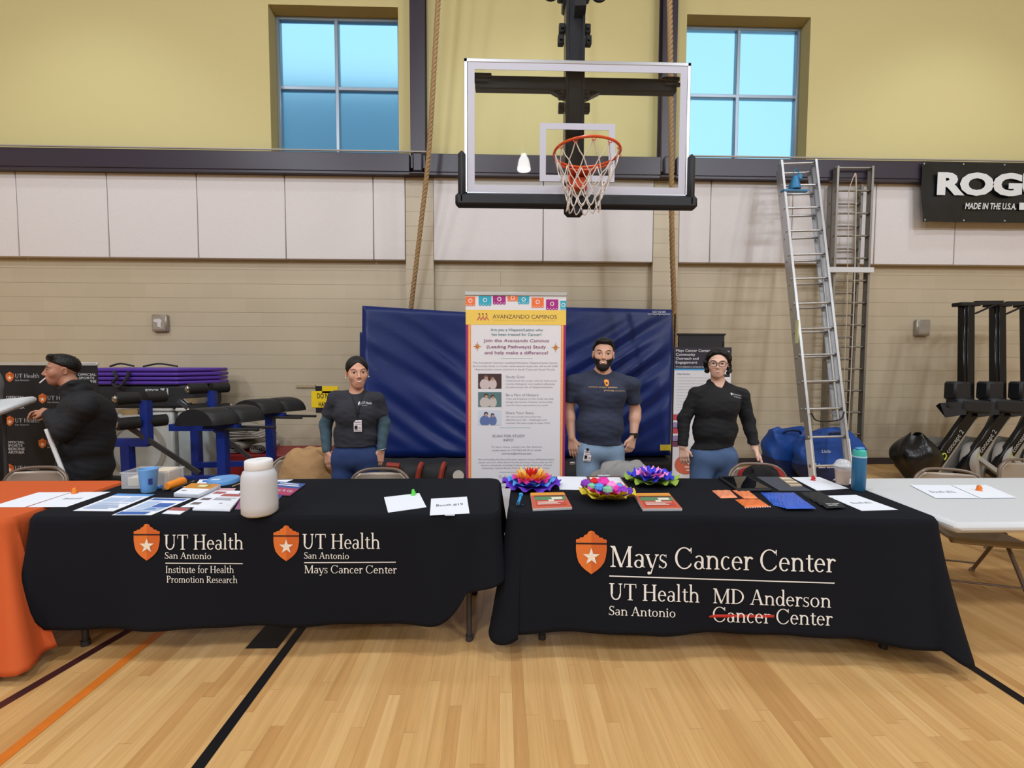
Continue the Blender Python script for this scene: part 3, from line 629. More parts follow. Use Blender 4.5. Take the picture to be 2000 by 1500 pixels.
# ------------------------------------------------------------------ climbing ropes: three twisted strands each
M_rope = mat('manila_rope', C(160, 130, 92), 0.9, bump=0.4, bscale=300)
def rope(pts, r, label, pitch=0.16):
    pts = [Vector(p) for p in pts]; dense = []
    for i in range(len(pts)-1):
        n = max(2, int((pts[i+1]-pts[i]).length/0.018)); dense += [pts[i].lerp(pts[i+1], k/n) for k in range(n)]
    dense.append(pts[-1]); m = MB(); L_ = 0; ds = [0]
    for i in range(1, len(dense)): L_ += (dense[i]-dense[i-1]).length; ds.append(L_)
    for s in range(3):
        q = []
        for p, d in zip(dense, ds):
            a = -2*PI*d/pitch+2*PI*s/3; q.append(p+Vector((math.cos(a), math.sin(a), 0))*r*0.5)
        m.tube(q, r*0.62, n=6)
    o = m.build('climbing_rope', M_rope, loc=dense[-1], smooth=60); return tag(o, label, 'rope', 'climbing ropes')
def curve_pts(ps, n=24):
    out = []
    ps = [Vector(p) for p in ps]; q = [ps[0]*2-ps[1]]+ps+[ps[-1]*2-ps[-2]]
    for i in range(1, len(q)-2):
        for k in range(n):
            t = k/n; a, b, c, d = q[i-1], q[i], q[i+1], q[i+2]
            out.append(0.5*((2*b)+(c-a)*t+(2*a-5*b+4*c-d)*t*t+(3*b-a-3*c+d)*t**3))
    out.append(ps[-1]); return out
rope(curve_pts([P(872, -260, 5.6), P(856, 0, 5.7), P(838, 290, 5.85), P(822, 440, 5.98), P(803, 600, 6.14), P(800, 640, 6.17)]), 0.031, 'twisted tan climbing rope tied back behind the blue mat')
rope(curve_pts([P(1302, -260, 5.2), P(1308, 0, 5.2), P(1311, 300, 5.25), P(1313, 480, 5.3), P(1320, 690, 5.35), P(1322, 760, 5.36)]), 0.030, 'twisted tan climbing rope hanging straight down beside the black sign stand')

# ------------------------------------------------------------------ wall fittings
M_box = mat('galvanised_box', C(168, 158, 148), 0.4, 0.6, bump=0.2, bscale=40)
for x, z, lb in ((-4.857, 2.075, 'grey metal wall box with a peeling sticker above the purple mats'), (6.303, 2.065, 'grey metal wall box above the rowing machines')):
    t = thing('wall_box', lb, 'wall box', (x, WALL-0.001, z-0.12), 'metal boxes on the block wall')
    MB().box((x, WALL-0.031, z), (0.21, 0.06, 0.24), b=0.012).build('box_body', M_box, t); MB().box((x, WALL-0.064, z), (0.17, 0.006, 0.19), b=0.003).build('cover_plate', mat('cover_plate_metal', C(180, 172, 164), 0.35, 0.6), t)
    if x < 0: MB().prism([(-.06, .05), (.02, .06), (.05, .03), (.03, -.03), (.04, -.07), (-.02, -.05), (-.01, 0.0), (-.07, .02)], 0, 0.002, (x, WALL-0.068, z), rotx(PI/2)).build('sticker', flat(206, 200, 198), t, smooth=None)
o = MB().box((P(598, 754, WALL).x, WALL-0.012, P(598, 754, WALL).z), (0.28, 0.02, 0.05), b=0.004).build('wall_plate', mat('painted_wall_plate', C(172, 154, 126), 0.6)); tag(o, 'slim painted metal plate on the wall beside the yellow sign', 'wall plate')
# the yellow sign behind the woman
t = thing('warning_sign', 'yellow and black printed warning sign taped to the wall behind the woman', 'sign', P(628, 800, WALL-0.004))
a, c = P(608, 764, WALL-0.006), P(655, 796, WALL-0.006); bk0, bk1 = P(616, 754, WALL-0.004), P(660, 806, WALL-0.004)
MB().box(((bk0.x+bk1.x)/2, WALL-0.003, (bk0.z+bk1.z)/2), (bk1.x-bk0.x, 0.004, bk0.z-bk1.z)).build('backing_sheet', flat(26, 24, 24), t, smooth=None)
b0, b1 = P(629, 754, WALL-0.008), P(660, 768, WALL-0.008)
MB().box(((a.x+c.x)/2, WALL-0.007, (a.z+c.z)/2), (c.x-a.x, 0.003, a.z-c.z)).box(((b0.x+b1.x)/2, WALL-0.007, (b0.z+b1.z)/2), (b1.x-b0.x, 0.003, b0.z-b1.z)).build('sign_sheet', flat(250, 212, 24), t, smooth=None)
m = MB()
for s_, px, py, h in (('DO NOT', 619, 778, 13), ('HANG', 622, 794, 12)):
    vs, fs = text_mesh(s_, size=1, bold=0.02); k = 0.085*h/13; o_ = P(px, py, WALL-0.01); m.add([(o_.x+x*k*0.75, WALL-0.010, o_.z+y*k*1.25) for x, y in vs], fs)
m.build('sign_lettering', flat(30, 28, 24), t, smooth=None)

# black vinyl banner with white lettering on the beam
t = thing('vinyl_banner', 'black vinyl banner with white lettering hung high on the back wall', 'banner', P(1900, 434, 6.27))
p0, p1 = P(1801, 316, 6.26), P(1803, 433, 6.26); BW_ = 3.0
def rbp(u_, v_): return Vector((p0.x+BW_*u_+0.05*v_, 6.262+0.012*math.sin(u_*17+v_*3)*math.sin(v_*PI)+0.006*math.sin(u_*31-v_*9), p0.z+(p1.z-p0.z)*v_))
MB().grid(rbp, 60, 16).build('banner_sheet', mat('glossy_black_vinyl', C(20, 22, 26), 0.28), t)
m = MB(); vs, fs = text_mesh('ROGUE', size=1, bold=0.055, space=0.98); xs_ = [v[0] for v in vs]; k = 1.96/(max(xs_)-min(xs_)); l0 = P(1829, 378, 6.24)
def sub_text(mb, vs, fs, fn): mb.add([fn(*v) for v in vs], fs)
sub_text(m, vs, fs, lambda x, y: (l0.x+(x-min(xs_))*k, 6.235, l0.z+y*0.40))
vs, fs = text_mesh('MADE IN THE U.S.A.', size=1, bold=0.02, shear=0.15); xs2 = [v[0] for v in vs]; l1 = P(1884, 408, 6.24); wl = P(1984, 408, 6.24).x-l1.x; k2 = wl/(max(xs2)-min(xs2))
sub_text(m, vs, fs, lambda x, y: (l1.x+(x-min(xs2))*k2, 6.235, l1.z+y*0.12))
fq = P(1990, 410, 6.24); m.box((fq.x+0.12, 6.238, fq.z+0.05), (0.24, 0.003, 0.10))
m.build('white_lettering', flat(214, 216, 218), t, smooth=None)
m = MB()
for u_ in (0.01, 0.2, 0.4, 0.6, 0.8, 0.99):
    for v_ in (0.03, 0.97): q = rbp(u_, v_); m.cyl((q.x, q.y-0.004, q.z), (q.x, q.y+0.004, q.z), 0.012, n=10)
m.build('grommets', M_silver, t)

# ------------------------------------------------------------------ ladders
M_lad = mat('ladder_aluminium', C(188, 188, 190), 0.38, 0.85, vary=0.08, vscale=20); M_lad2 = mat('old_ladder_aluminium', C(150, 146, 140), 0.45, 0.8, vary=0.15, vscale=14); M_rub = mat('black_rubber', C(24, 22, 22), 0.7)
def ladder_section(parent, a0, a1, b0, b1, nr, r0, mt, rung_r=0.014, depth=0.075):
    """rails a0-a1 and b0-b1 (bottom to top), nr rungs"""
    a0, a1, b0, b1 = map(Vector, (a0, a1, b0, b1)); ax = (b0-a0).normalized(); up = (a1-a0).normalized(); nrm = ax.cross(up).normalized()
    for q0, q1, sg in ((a0, a1, 1), (b0, b1, -1)):
        m = MB(); m.bar(q0, q1, 0.006, depth, nrm)
        for s in (-1, 1): m.bar(q0+nrm*s*depth/2+ax*sg*0.012, q1+nrm*s*depth/2+ax*sg*0.012, 0.03, 0.005, nrm)
        m.build('rail', mt, parent, smooth=None)
    for k in range(nr):
        t_ = (r0+k)/(nr-0.35); p, q = a0.lerp(a1, t_), b0.lerp(b1, t_)
        m = MB(); m.cyl(p, q, rung_r, n=10); m.cyl(p-ax*0.012, p, 0.02, n=8); m.cyl(q, q+ax*0.012, 0.02, n=8); m.build('rung', mt, parent)
lad = thing('extension_ladder', 'shiny aluminium extension ladder leaning on the dark beam', 'ladder', P(1618, 925, 4.95), 'ladders by the back wall')
A0, A1, B0, B1 = P(1587, 942, 4.92), P(1522, 316, 6.0), P(1662, 940, 4.92), P(1592, 314, 6.0)
A0.z = max(A0.z, 0.02)
ladder_section(lad, A0, A1, B0, B1, 13, 0.55, M_lad)
off = Vector((0.045, 0.13, 0.0))
ladder_section(lad, A0.lerp(A1, 0.16)+off, A1-(A1-A0)*0.02+off*0.75, B0.lerp(B1, 0.16)+off*1.0-Vector((0.03, 0, 0)), B1-(B1-B0)*0.02+off*0.75-Vector((0.03, 0, 0)), 11, 0.5, M_lad)
for q0, q1 in ((A0, A1), (B0, B1)):
    m = MB(); m.bar(q0.lerp(q1, -0.01), q0.lerp(q1, 0.115), 0.016, 0.095, (0, -1, 0.3), 0.004); m.build('rail_sleeve', flat(222, 222, 222, 0.5), lad, smooth=None)
m = MB(); m.tube(curve_pts([A0.lerp(A1, .185)+Vector((0.03, -.05, .03)), A0.lerp(A1, .175)+Vector((0.1, -.06, -.02)), B0.lerp(B1, .175)+Vector((-.1, -.06, -.02)), B0.lerp(B1, .185)+Vector((-.03, -.05, .03))], 8), 0.008, n=6); m.build('rung_lock', M_rub, lad)
m = MB(); pl = A0.lerp(A1, .43); m.box(pl+Vector((-0.012, -0.02, 0)), (0.01, 0.05, 0.28)); m.build('warning_label', flat(206, 204, 150), lad, smooth=None)
# the light-blue tool tray hung near the top of the ladder
m = MB(); c0 = P(1552, 370, 5.87); m.lathe([(0.0, 0), (0.07, 0), (0.075, 0.02), (0.05, 0.1), (0.03, 0.17), (0, 0.18)], c0, n=14); m.box(c0+Vector((0.06, 0, 0.16)), (0.07, 0.05, 0.09), b=0.02); m.box(c0+Vector((0, 0, -0.02)), (0.34, 0.08, 0.02))
for dx in (-.02, .03): m.tube([c0+Vector((dx, 0, 0.16)), c0+Vector((dx*1.3, -0.01, 0.22)), c0+Vector((0, -.02, 0.26))], 0.006, n=5)
o = m.build('rope_pulley', mat('blue_pulley_paint', C(40, 120, 170), 0.4), loc=c0); tag(o, 'small blue rope pulley hung under the top rung of the leaning ladder', 'pulley')
lad2 = thing('extension_ladder', 'dull grey extension ladder standing upright against the wall', 'ladder', (5.1, 6.3, 0), 'ladders by the back wall')
C0, C1, D0, D1 = P(1612, 885, 6.22), P(1632, 326, 6.24), P(1680, 890, 6.22), P(1703, 326, 6.24)
C0.z = D0.z = 0.01
ladder_section(lad2, C0, C1, D0, D1, 14, 0.6, M_lad2)
ladder_section(lad2, C0+Vector((0.02, 0.1, 0.04)), C1+Vector((0.0, 0.1, -0.22)), D0+Vector((-0.1, 0.1, 0.04)), D1+Vector((-0.06, 0.1, -0.22)), 13, 0.85, M_lad2)
m = MB(); q = P(1672, 527, 6.14); m.box((q.x-0.1, 6.15, q.z), (0.72, 0.02, 0.075), b=0.004); m.build('cross_plate', flat(206, 206, 210, 0.5), lad2)
m = MB(); m.tube(curve_pts([P(1667, 345, 6.15), P(1672, 360, 6.15), P(1668, 580, 6.15), P(1657, 840, 6.15)]), 0.008, n=6); m.tube([P(1667, 345, 6.15), P(1658, 370, 6.16), P(1654, 600, 6.18), P(1645, 830, 6.2)], 0.006, n=6)
m.build('pull_rope', flat(196, 180, 160, 0.9), lad2)

# ------------------------------------------------------------------ big blue landing mats leaning on the wall
M_blue = mat('blue_vinyl_mat', C(12, 34, 96), 0.40, spec=0.35, bump=0.12, bscale=16, stretch=(1, 1, 2.2)); M_bluedk = mat('dark_blue_mat_edge', C(16, 26, 74), 0.5)
def big_mat(name, label, tl, tr, br, bl, th, seed, wr):
    tl, tr, br, bl = map(Vector, (tl, tr, br, bl)); n = (tr-tl).cross(bl-tl).normalized()
    if n.y > 0: n = -n
    t = thing(name, label, 'gym mat', (bl+br)/2, 'blue landing mats'); rnd = random.Random(seed)
    W_ = [(rnd.uniform(-.3, 1.2), rnd.uniform(0.3, 1.1), rnd.uniform(.2, .55), rnd.uniform(6, 17), rnd.uniform(.35, 1), rnd.uniform(0, 6)) for _ in range(18)]
    def fn(u_, v_):
        p = tl.lerp(tr, u_).lerp(bl.lerp(br, u_), v_); h = 0
        for cx, cy, sz, fr, am, ph in W_:
            d = math.hypot(u_-cx, v_-cy)/sz; h += am*math.exp(-d*d)*math.sin(fr*3*(v_*0.9-u_*0.55*wr)+ph)
        e = min(u_, 1-u_, v_, 1-v_); rd = 0 if e > 0.04 else (1-e/0.04)**2
        return p+n*(h*0.024*min(1, e*9)-rd*0.05)
    m = MB(); m.grid(fn, 90, 76); m.build('mat_cover', M_blue, t, smooth=80)
    m = MB(); k = [fn(0, 0), fn(1, 0), fn(1, 1), fn(0, 1)]; bk = [p-n*th for p in (tl, tr, br, bl)]
    m.add(k+bk, [(1, 0, 4, 5), (2, 1, 5, 6), (3, 2, 6, 7), (0, 3, 7, 4), (5, 4, 7, 6)]); m.build('mat_core', M_bluedk, t, smooth=None)
    return t, fn, n
mA, fA, nA = big_mat('landing_mat', 'big wrinkled blue landing mat behind the woman with the badge', P(707, 595, 5.72), P(960, 611, 6.1), P(985, 893, 5.75), P(705, 893, 5.45), 0.22, 5, 1)
mC, fC, nC = big_mat('landing_mat', 'big blue landing mat behind the bearded man', P(1060, 597, 6.02), P(1322, 603, 6.1), P(1312, 890, 5.72), P(1052, 893, 5.72), 0.24, 9, -1)
mD, fD, nD = big_mat('landing_mat', 'dark edge of a third blue mat pushed behind the wrinkled one', P(701, 648, 6.2), P(900, 652, 6.32), P(900, 893, 6.2), P(700, 893, 6.05), 0.1, 2, 1)
m = MB()
for s_, px0, px1, py in (('800-955-5291', 1274, 1300, 607), ('www.MatsMatsMats.com', 1265, 1309, 612)):
    q0, q1 = P(px0, py, fC(0.9, 0.05).y-0.03), P(px1, py, fC(0.9, 0.05).y-0.03); vs, fs = text_mesh(s_, size=1, bold=0.01); xs_ = [v[0] for v in vs]; k = (q1.x-q0.x)/(max(xs_)-min(xs_))
    m.add([(q1.x-(x-min(xs_))*k, q0.y, q0.z-y*k*1.15) for x, y in vs], fs)
m.build('printed_lettering', flat(206, 212, 226), mC, smooth=None)
q = fC(0.965, 0.955); MB().box((q.x-0.02, q.y-0.015, q.z+0.02), (0.17, 0.01, 0.075)).build('caution_label', flat(214, 190, 60), mC, smooth=None)
M_bag = mat('black_nylon', C(36, 36, 40), 0.7, bump=0.25, bscale=22); M_red = mat('red_webbing', C(156, 58, 46), 0.7)
o = MB().box((0.25, 5.98, 0.135), (4.35, 0.95, 0.27), b=0.03).build('folded_floor_mat', mat('black_folded_vinyl', C(26, 26, 30), 0.5)); tag(o, 'long black folded mat on the floor under the blue landing mats', 'gym mat')
t = thing('gear_bag', 'long black gear bag with red straps on the floor behind the folding chair', 'bag', (-0.5, 5.0, 0))
def bagfn(u_, v_):
    a = 2*PI*u_; e = abs(v_*2-1); sc_ = 1-0.5*max(0, e-.9)/.1; return Vector((-1.62+2.15*v_, 5.0-0.26*sc_*math.copysign(abs(math.cos(a))**.5, math.cos(a)), 0.215+0.205*sc_*math.copysign(abs(math.sin(a))**.55, math.sin(a))+0.012*math.sin(v_*40)*math.sin(a*3)))
m = MB(); m.grid(bagfn, 36, 50, wrap=True); m.add([bagfn(i/36, 0) for i in range(36)], [tuple(range(36))]); m.add([bagfn(i/36, 1) for i in range(36)], [tuple(range(36))[::-1]]); m.build('bag_body', M_bag, t, smooth=60)
for px in (816, 861):
    xx = P(px, 915, 4.73).x; MB().tube(curve_pts([(xx+0.03, 4.80, 0.43), (xx+0.02, 4.735, 0.40), (xx, 4.728, 0.3), (xx-0.03, 4.728, 0.12)], 6), 0.028, n=6).build('strap', M_red, t)
MB().tube([(P(755, 900, 4.73).x, 4.74, 0.43), (P(780, 903, 4.73).x, 4.74, 0.42)], 0.03, n=6).build('strap', M_red, t)
m = MB(); q = P(895, 930, 4.71); vs, fs = text_mesh('B', size=0.1, bold=0.01); m.lathe([(0.0, 0), (0.06, 0), (0.06, 0.004), (0, 0.004)], (q.x, 4.728, q.z), R=rotx(PI/2)); m.build('round_badge', flat(210, 208, 206), t)
t = thing('gear_bag', 'black gear bag with silver buckles behind the bearded man', 'bag', (0.9, 4.9, 0))
m = MB(); m.ell((0.93, 4.9, 0.24), (0.32, 0.24, 0.235), 28, 18); m.ell((1.3, 4.95, 0.2), (0.28, 0.2, 0.195), 28, 18); m.build('bag_body', M_bag, t)
for px, py in ((1118, 905), (1135, 925)): q = P(px, py, 4.66); MB().box(q, (0.06, 0.02, 0.035), b=0.008).build('buckle', M_silver, t)

# ------------------------------------------------------------------ purple folded mats, black crash pad and white bins (behind the man in profile)
M_purple = mat('purple_vinyl', C(84, 50, 150), 0.45, bump=0.18, bscale=14); M_bin = mat('white_poly_bin', C(206, 208, 204), 0.5)
x0_, x1_ = P(150, 735, 5.65).x, P(420, 735, 6.0).x
cx_ = (x0_+P(345, 735, 5.6).x)/2
for i, (zz, hh) in enumerate(((1.262, 0.052), (1.316, 0.052), (1.370, 0.052), (1.424, 0.054))):
    tb = thing('folding_mat', ['purple folding mat panel at the bottom of the stack with a hanging handle', 'purple folding mat panel just above the bottom one in the stack', 'purple folding mat panel just under the top one of the stack', 'purple folding mat on top of the stack with a black carry strap'][i], 'gym mat', (cx_, 5.85, zz-hh/2), 'purple folding mats')
    def pm(u_, v_):
        return None
    m = MB(); xa, xb = x0_+0.006*i, P(420, 735, 5.9).x-0.01*(i % 2); m.prism([(xa, 5.6), (P(345, 735, 5.6).x, 5.6), (xb, 6.02), (xb-0.03, 6.25), (xa+0.1, 6.25)], zz-hh/2+0.003, zz+hh/2-0.003); o = m.build('mat_panel', M_purple, tb, smooth=30)
    bv = o.modifiers.new('soft_edge', 'BEVEL'); bv.width = 0.018; bv.segments = 3
    if i == 0: m = MB(); m.tube(curve_pts([P(222, 726, 5.58), P(228, 738, 5.55), P(220, 748, 5.56), P(232, 756, 5.55), P(246, 742, 5.56), P(252, 726, 5.58)], 6), 0.018, n=6); m.build('carry_handle', M_bag, tb)
    if i == 3:
        for u0, u1 in ((215, 262), (280, 347)): q0, q1 = P(u0, 716, 5.8), P(u1, 716, 5.8); MB().tube(curve_pts([(q0.x, 5.8, 1.465), ((q0.x+q1.x)/2, 5.78, 1.50), (q1.x, 5.8, 1.468)], 8), 0.012, n=6).build('carry_strap', M_bag, tb)
t = thing('crash_pad', 'black crash pad with upside-down white numerals under the purple mats', 'gym mat', (cx_, 5.92, 0.95))
xb = P(395, 770, 5.8).x; MB().box(((x0_+xb)/2, 5.92, 1.09), (xb-x0_, 0.6, 0.285), b=0.03).build('pad_body', M_bag, t)
m = MB(); vs, fs = text_mesh('12', size=1, bold=0.03); q = P(331, 759, 5.61); k = 0.115; m.add([(q.x-x*k, 5.614, q.z-y*k) for x, y in vs], fs)
vs, fs = text_mesh('ROGUE', size=1, bold=0.04, shear=0.2); q = P(309, 760, 5.61); m.add([(q.x-x*0.048, 5.614, q.z-y*0.05) for x, y in vs], fs); m.build('white_numerals', flat(196, 196, 198), t, smooth=None)
for i, (xa, xb, yy, lb) in enumerate(((P(200, 850, 5.65).x, P(336, 850, 5.65).x, 5.92, 'white plastic bin with a round embossed lid under the crash pad'), (P(346, 850, 5.65).x, P(404, 850, 5.65).x+0.02, 5.9, 'pale grey plastic bin beside the round-lidded one'))):
    t = thing('storage_bin', lb, 'bin', ((xa+xb)/2, yy, 0), 'white bins behind the gym machines')
    m = MB(); m.prism([(xa, yy-0.25), (xb, yy-0.25), (xb-0.02, yy+0.25), (xa+0.02, yy+0.25)], 0, 0.90); o = m.build('bin_body', M_bin if i == 0 else mat('pale_grey_poly', C(176, 186, 188), 0.5), t, smooth=30); bv = o.modifiers.new('soft_edge', 'BEVEL'); bv.width = 0.03; bv.segments = 2
    MB().box(((xa+xb)/2, yy, 0.925), (xb-xa+0.02, 0.54, 0.045), b=0.015).build('lid', mat('bin_lid_white', C(222, 220, 214), 0.45), t)
    if i == 0: m = MB(); q = P(268, 890, 5.66); m.lathe([(0.36, -0.01), (0.36, 0.012), (0.30, 0.012), (0.30, -0.01)], (q.x, yy-0.25, 0.42), n=40, R=rotx(PI/2)); m.build('embossed_ring', mat('bin_ring_grey', C(170, 164, 154), 0.6), t)
# red padded plinth with grey blankets on it
xr0, xr1 = P(426, 900, 5.9).x, P(660, 900, 5.9).x
o = MB().box(((xr0+xr1)/2, 6.12, 0.16), (xr1-xr0, 0.62, 0.32), b=0.02).build('padded_plinth', mat('red_vinyl_pad', C(132, 30, 30), 0.5)); tag(o, 'dark red padded plinth on the floor along the wall', 'gym block')
M_blk = mat('grey_felt_blanket', C(158, 152, 144), 0.95, bump=0.5, bscale=40)
def roll(cx, cy, cz, r, ln_, label):
    m = MB(); N = 60; pts = []
    for i in range(N): a = 2*PI*3.4*i/N; rr = r*(0.15+0.85*i/(N-1)); pts.append((rr*math.cos(a)*1.5, rr*math.sin(a)*0.8))
    for y0, y1 in ((cy-ln_/2, cy+ln_/2),):
        vs = [(cx+x, y, cz+z) for y in (y0, y1) for x, z in pts]+[(cx+x*0.95, y, cz+z*0.93) for y in (y0, y1) for x, z in pts]
        m.add(vs, [(i, i+1, N+i+1, N+i) for i in range(N-1)]+[(2*N+i, 2*N+i+1, 3*N+i+1, 3*N+i) for i in range(N-1)]+[(i, i+1, 2*N+i+1, 2*N+i) for i in range(N-1)])
    o = m.build('rolled_blanket', M_blk, loc=(cx, cy, cz-r*.8), smooth=60); return tag(o, label, 'blanket', 'grey blankets on the red plinth')
q = P(455, 872, 5.95); roll(q.x+0.05, 6.05, 0.32+0.072, 0.09, 0.4, 'grey rolled blanket with its spiral end showing, below the bench pads')
q = P(492, 870, 5.95); roll(q.x+0.12, 6.05, 0.32+0.064, 0.08, 0.4, 'grey rolled blanket lying next to the spiral-ended one')
m = MB(); xa, xb = xr0-0.02, P(515, 860, 5.95).x
for k in range(5): m.box(((xa+xb)/2-0.02*k, 6.12, 0.51+0.035*k), (xb-xa-0.05*k, 0.4, 0.03), roty(0.06*(k-1)), 0.012)
o = m.build('folded_blanket', M_blk, loc=((xa+xb)/2, 6.12, 0.49)); tag(o, 'folded grey blanket lying over the two rolled ones', 'blanket', 'grey blankets on the red plinth')

# ------------------------------------------------------------------ two blue glute-ham benches
M_bframe = mat('blue_powder_coat', C(24, 48, 132), 0.35); M_blackpad = mat('black_upholstery', C(30, 31, 34), 0.42, bump=0.06, bscale=60); M_chrome = mat('chrome', C(210, 212, 214), 0.15, 1.0)
def bench(label, pad_c, pad_l, pad_r, post_b, rol_c, zup, ydir):
    """pad_c: centre of the pad row; rol_c: between the foot rollers; ydir: the way the roller and pad axes run"""
    t = thing('glute_ham_bench', label, 'exercise bench', (post_b[0], post_b[1], 0), 'blue framed exercise benches'); d = Vector(ydir).normalized()
    pc = Vector(pad_c); px = pc.x
    for i in (0, 1):                                  # half-round pads with a waist strip
        c = pc+d*(i-0.5)*pad_l*1.05; m = MB(); N = 18
        sx = Vector((1, 0, 0))
        def pf(u_, v_, c=c):
            a = PI*u_; bul = 1-0.05*abs(2*v_-1)**6; return c+d*(v_-0.5)*pad_l+sx*(pad_r*1.25*math.cos(a)*bul)+Vector((0, 0, pad_r*1.12*math.sin(a)*bul))
        m.grid(pf, N, 12); L0 = len(m.v)
        for v_ in (0, 1): m.add([pf(k/(N-1), v_) for k in range(N)], [tuple(range(N))])
        m.add([pf(0, 0), pf(1, 0), pf(1, 1), pf(0, 1)], [(0, 1, 2, 3)]); m.build('pad', M_blackpad, t, smooth=50)
    m = MB(); c = pc; m.grid(lambda u_, v_: c+d*(v_-0.5)*0.06+Vector((pad_r*1.18*math.cos(PI*u_), 0, pad_r*1.03*math.sin(PI*u_))), 16, 3); m.build('pad_band', M_rub, t)
    m = MB(); pb = Vector(post_b); m.box((px, pc.y, pc.z-0.035), (0.34, 0.09, 0.05)); m.bar((px, pc.y, pc.z-0.05), (px, pc.y, 0.06), 0.085, 0.085, (0, 1, 0)); m.build('pad_post', M_bframe, t, smooth=None)
    for sgn in (-1, 1):                               # grip handles
        a = pc+d*sgn*0.09+Vector((0.1, 0, -0.055)); MB().cyl(a, a+Vector((0.36, 0, -0.005)), 0.016, n=10).build('grip_handle', M_rub, t)
    rc = Vector(rol_c)
    m = MB(); m.bar((rc.x+0.04, rc.y, rc.z+0.03), (rc.x+0.04, rc.y, rc.z-0.42), 0.075, 0.075, (0, 1, 0)); m.bar((rc.x+0.06, rc.y, rc.z-0.40), (rc.x-0.45, rc.y, rc.z-0.40), 0.07, 0.08); m.bar((rc.x-0.16, rc.y, rc.z-0.42), (rc.x-0.16, rc.y, 0.06), 0.085, 0.085, (0, 1, 0)); m.build('roller_post', M_bframe, t, smooth=None)
    m = MB(); m.bar((rc.x+0.0, rc.y, rc.z-0.07), (rc.x-0.30, rc.y, rc.z-0.09), 0.03, 0.05); m.bar((rc.x-0.02, rc.y, rc.z-0.08), (rc.x-0.18, rc.y, rc.z-0.09), 0.06, 0.06); m.build('adjuster_bar', M_chrome, t, smooth=None)
    for dz in (0.06, -0.19):
        for sgn in (-1, 1):
            a = rc+d*sgn*0.03+Vector((0, 0, dz)); b2 = rc+d*sgn*0.205+Vector((0, 0, dz)); ro = MB().cyl(a, b2, 0.062, n=20).build('foot_roller', M_rub, t)
            if sgn < 0: e = (b2-a).normalized(); MB().cyl(b2, b2+e*0.008, 0.04, n=16).ell(b2+e*0.012, (0.028, 0.01, 0.028), 10, 6).build('roller_cap', M_chrome, ro)
    m = MB(); m.bar((rc.x-0.3, rc.y, 0.04), (px+0.35, pc.y, 0.04), 0.08, 0.08)
    for x, y in ((rc.x-0.25, rc.y), (px+0.2, pc.y)): m.bar((x, y-0.36, 0.04), (x, y+0.36, 0.04), 0.07, 0.08)
    m.bar((rc.x-0.16, rc.y-0.02, 0.32), (px, pc.y-0.02, 0.32), 0.06, 0.06); m.build('base_frame', M_bframe, t, smooth=None)
    MB().bar((rc.x-0.32, rc.y-0.05, rc.z-0.08), (px-0.22, pc.y-0.05, 0.38), 0.025, 0.045).build('diagonal_bar', mat('grey_steel_bar', C(84, 84, 86), 0.4, 0.6), t, smooth=None)
    return t
pa = P(433, 826, 4.65)
bench('blue exercise bench with black half-round pads nearest the table', (pa.x, 4.66, pa.z), 0.26, 0.155, (P(454, 900, 4.6).x, 4.65), (P(277, 788, 4.6).x, 4.6, P(277, 788, 4.6).z), 0, (0.62, 1, 0))
pb_ = P(527, 808, 5.35)
bench('blue exercise bench set further back, its pads above the grey blankets', (pb_.x, 5.36, pb_.z+0.02), 0.26, 0.15, (P(527, 900, 5.35).x, 5.35), (P(408, 768, 5.25).x, 5.25, P(408, 768, 5.25).z), 0, (0.7, 1, 0))
# plate wheel on the floor by the man in profile
t = thing('weight_plate', 'black bumper plate leaning behind the man in profile', 'weight plate', (P(215, 930, 4.2).x, 4.22, 0)); q = P(215, 930, 4.2)
MB().lathe([(0.03, 0.035), (0.07, 0.035), (0.09, 0.02), (0.17, 0.02), (0.18, 0.03), (0.225, 0.03), (0.225, -0.03), (0.03, -0.03)], (q.x, 4.22, 0.228), n=40, R=rotx(PI/2)).build('plate_disc', M_rub, t); MB().lathe([(0.026, 0.04), (0.045, 0.04), (0.045, -0.03), (0.026, -0.03), (0.026, 0.04)], (q.x, 4.22, 0.228), n=20, R=rotx(PI/2)).build('hub_ring', M_chrome, t)

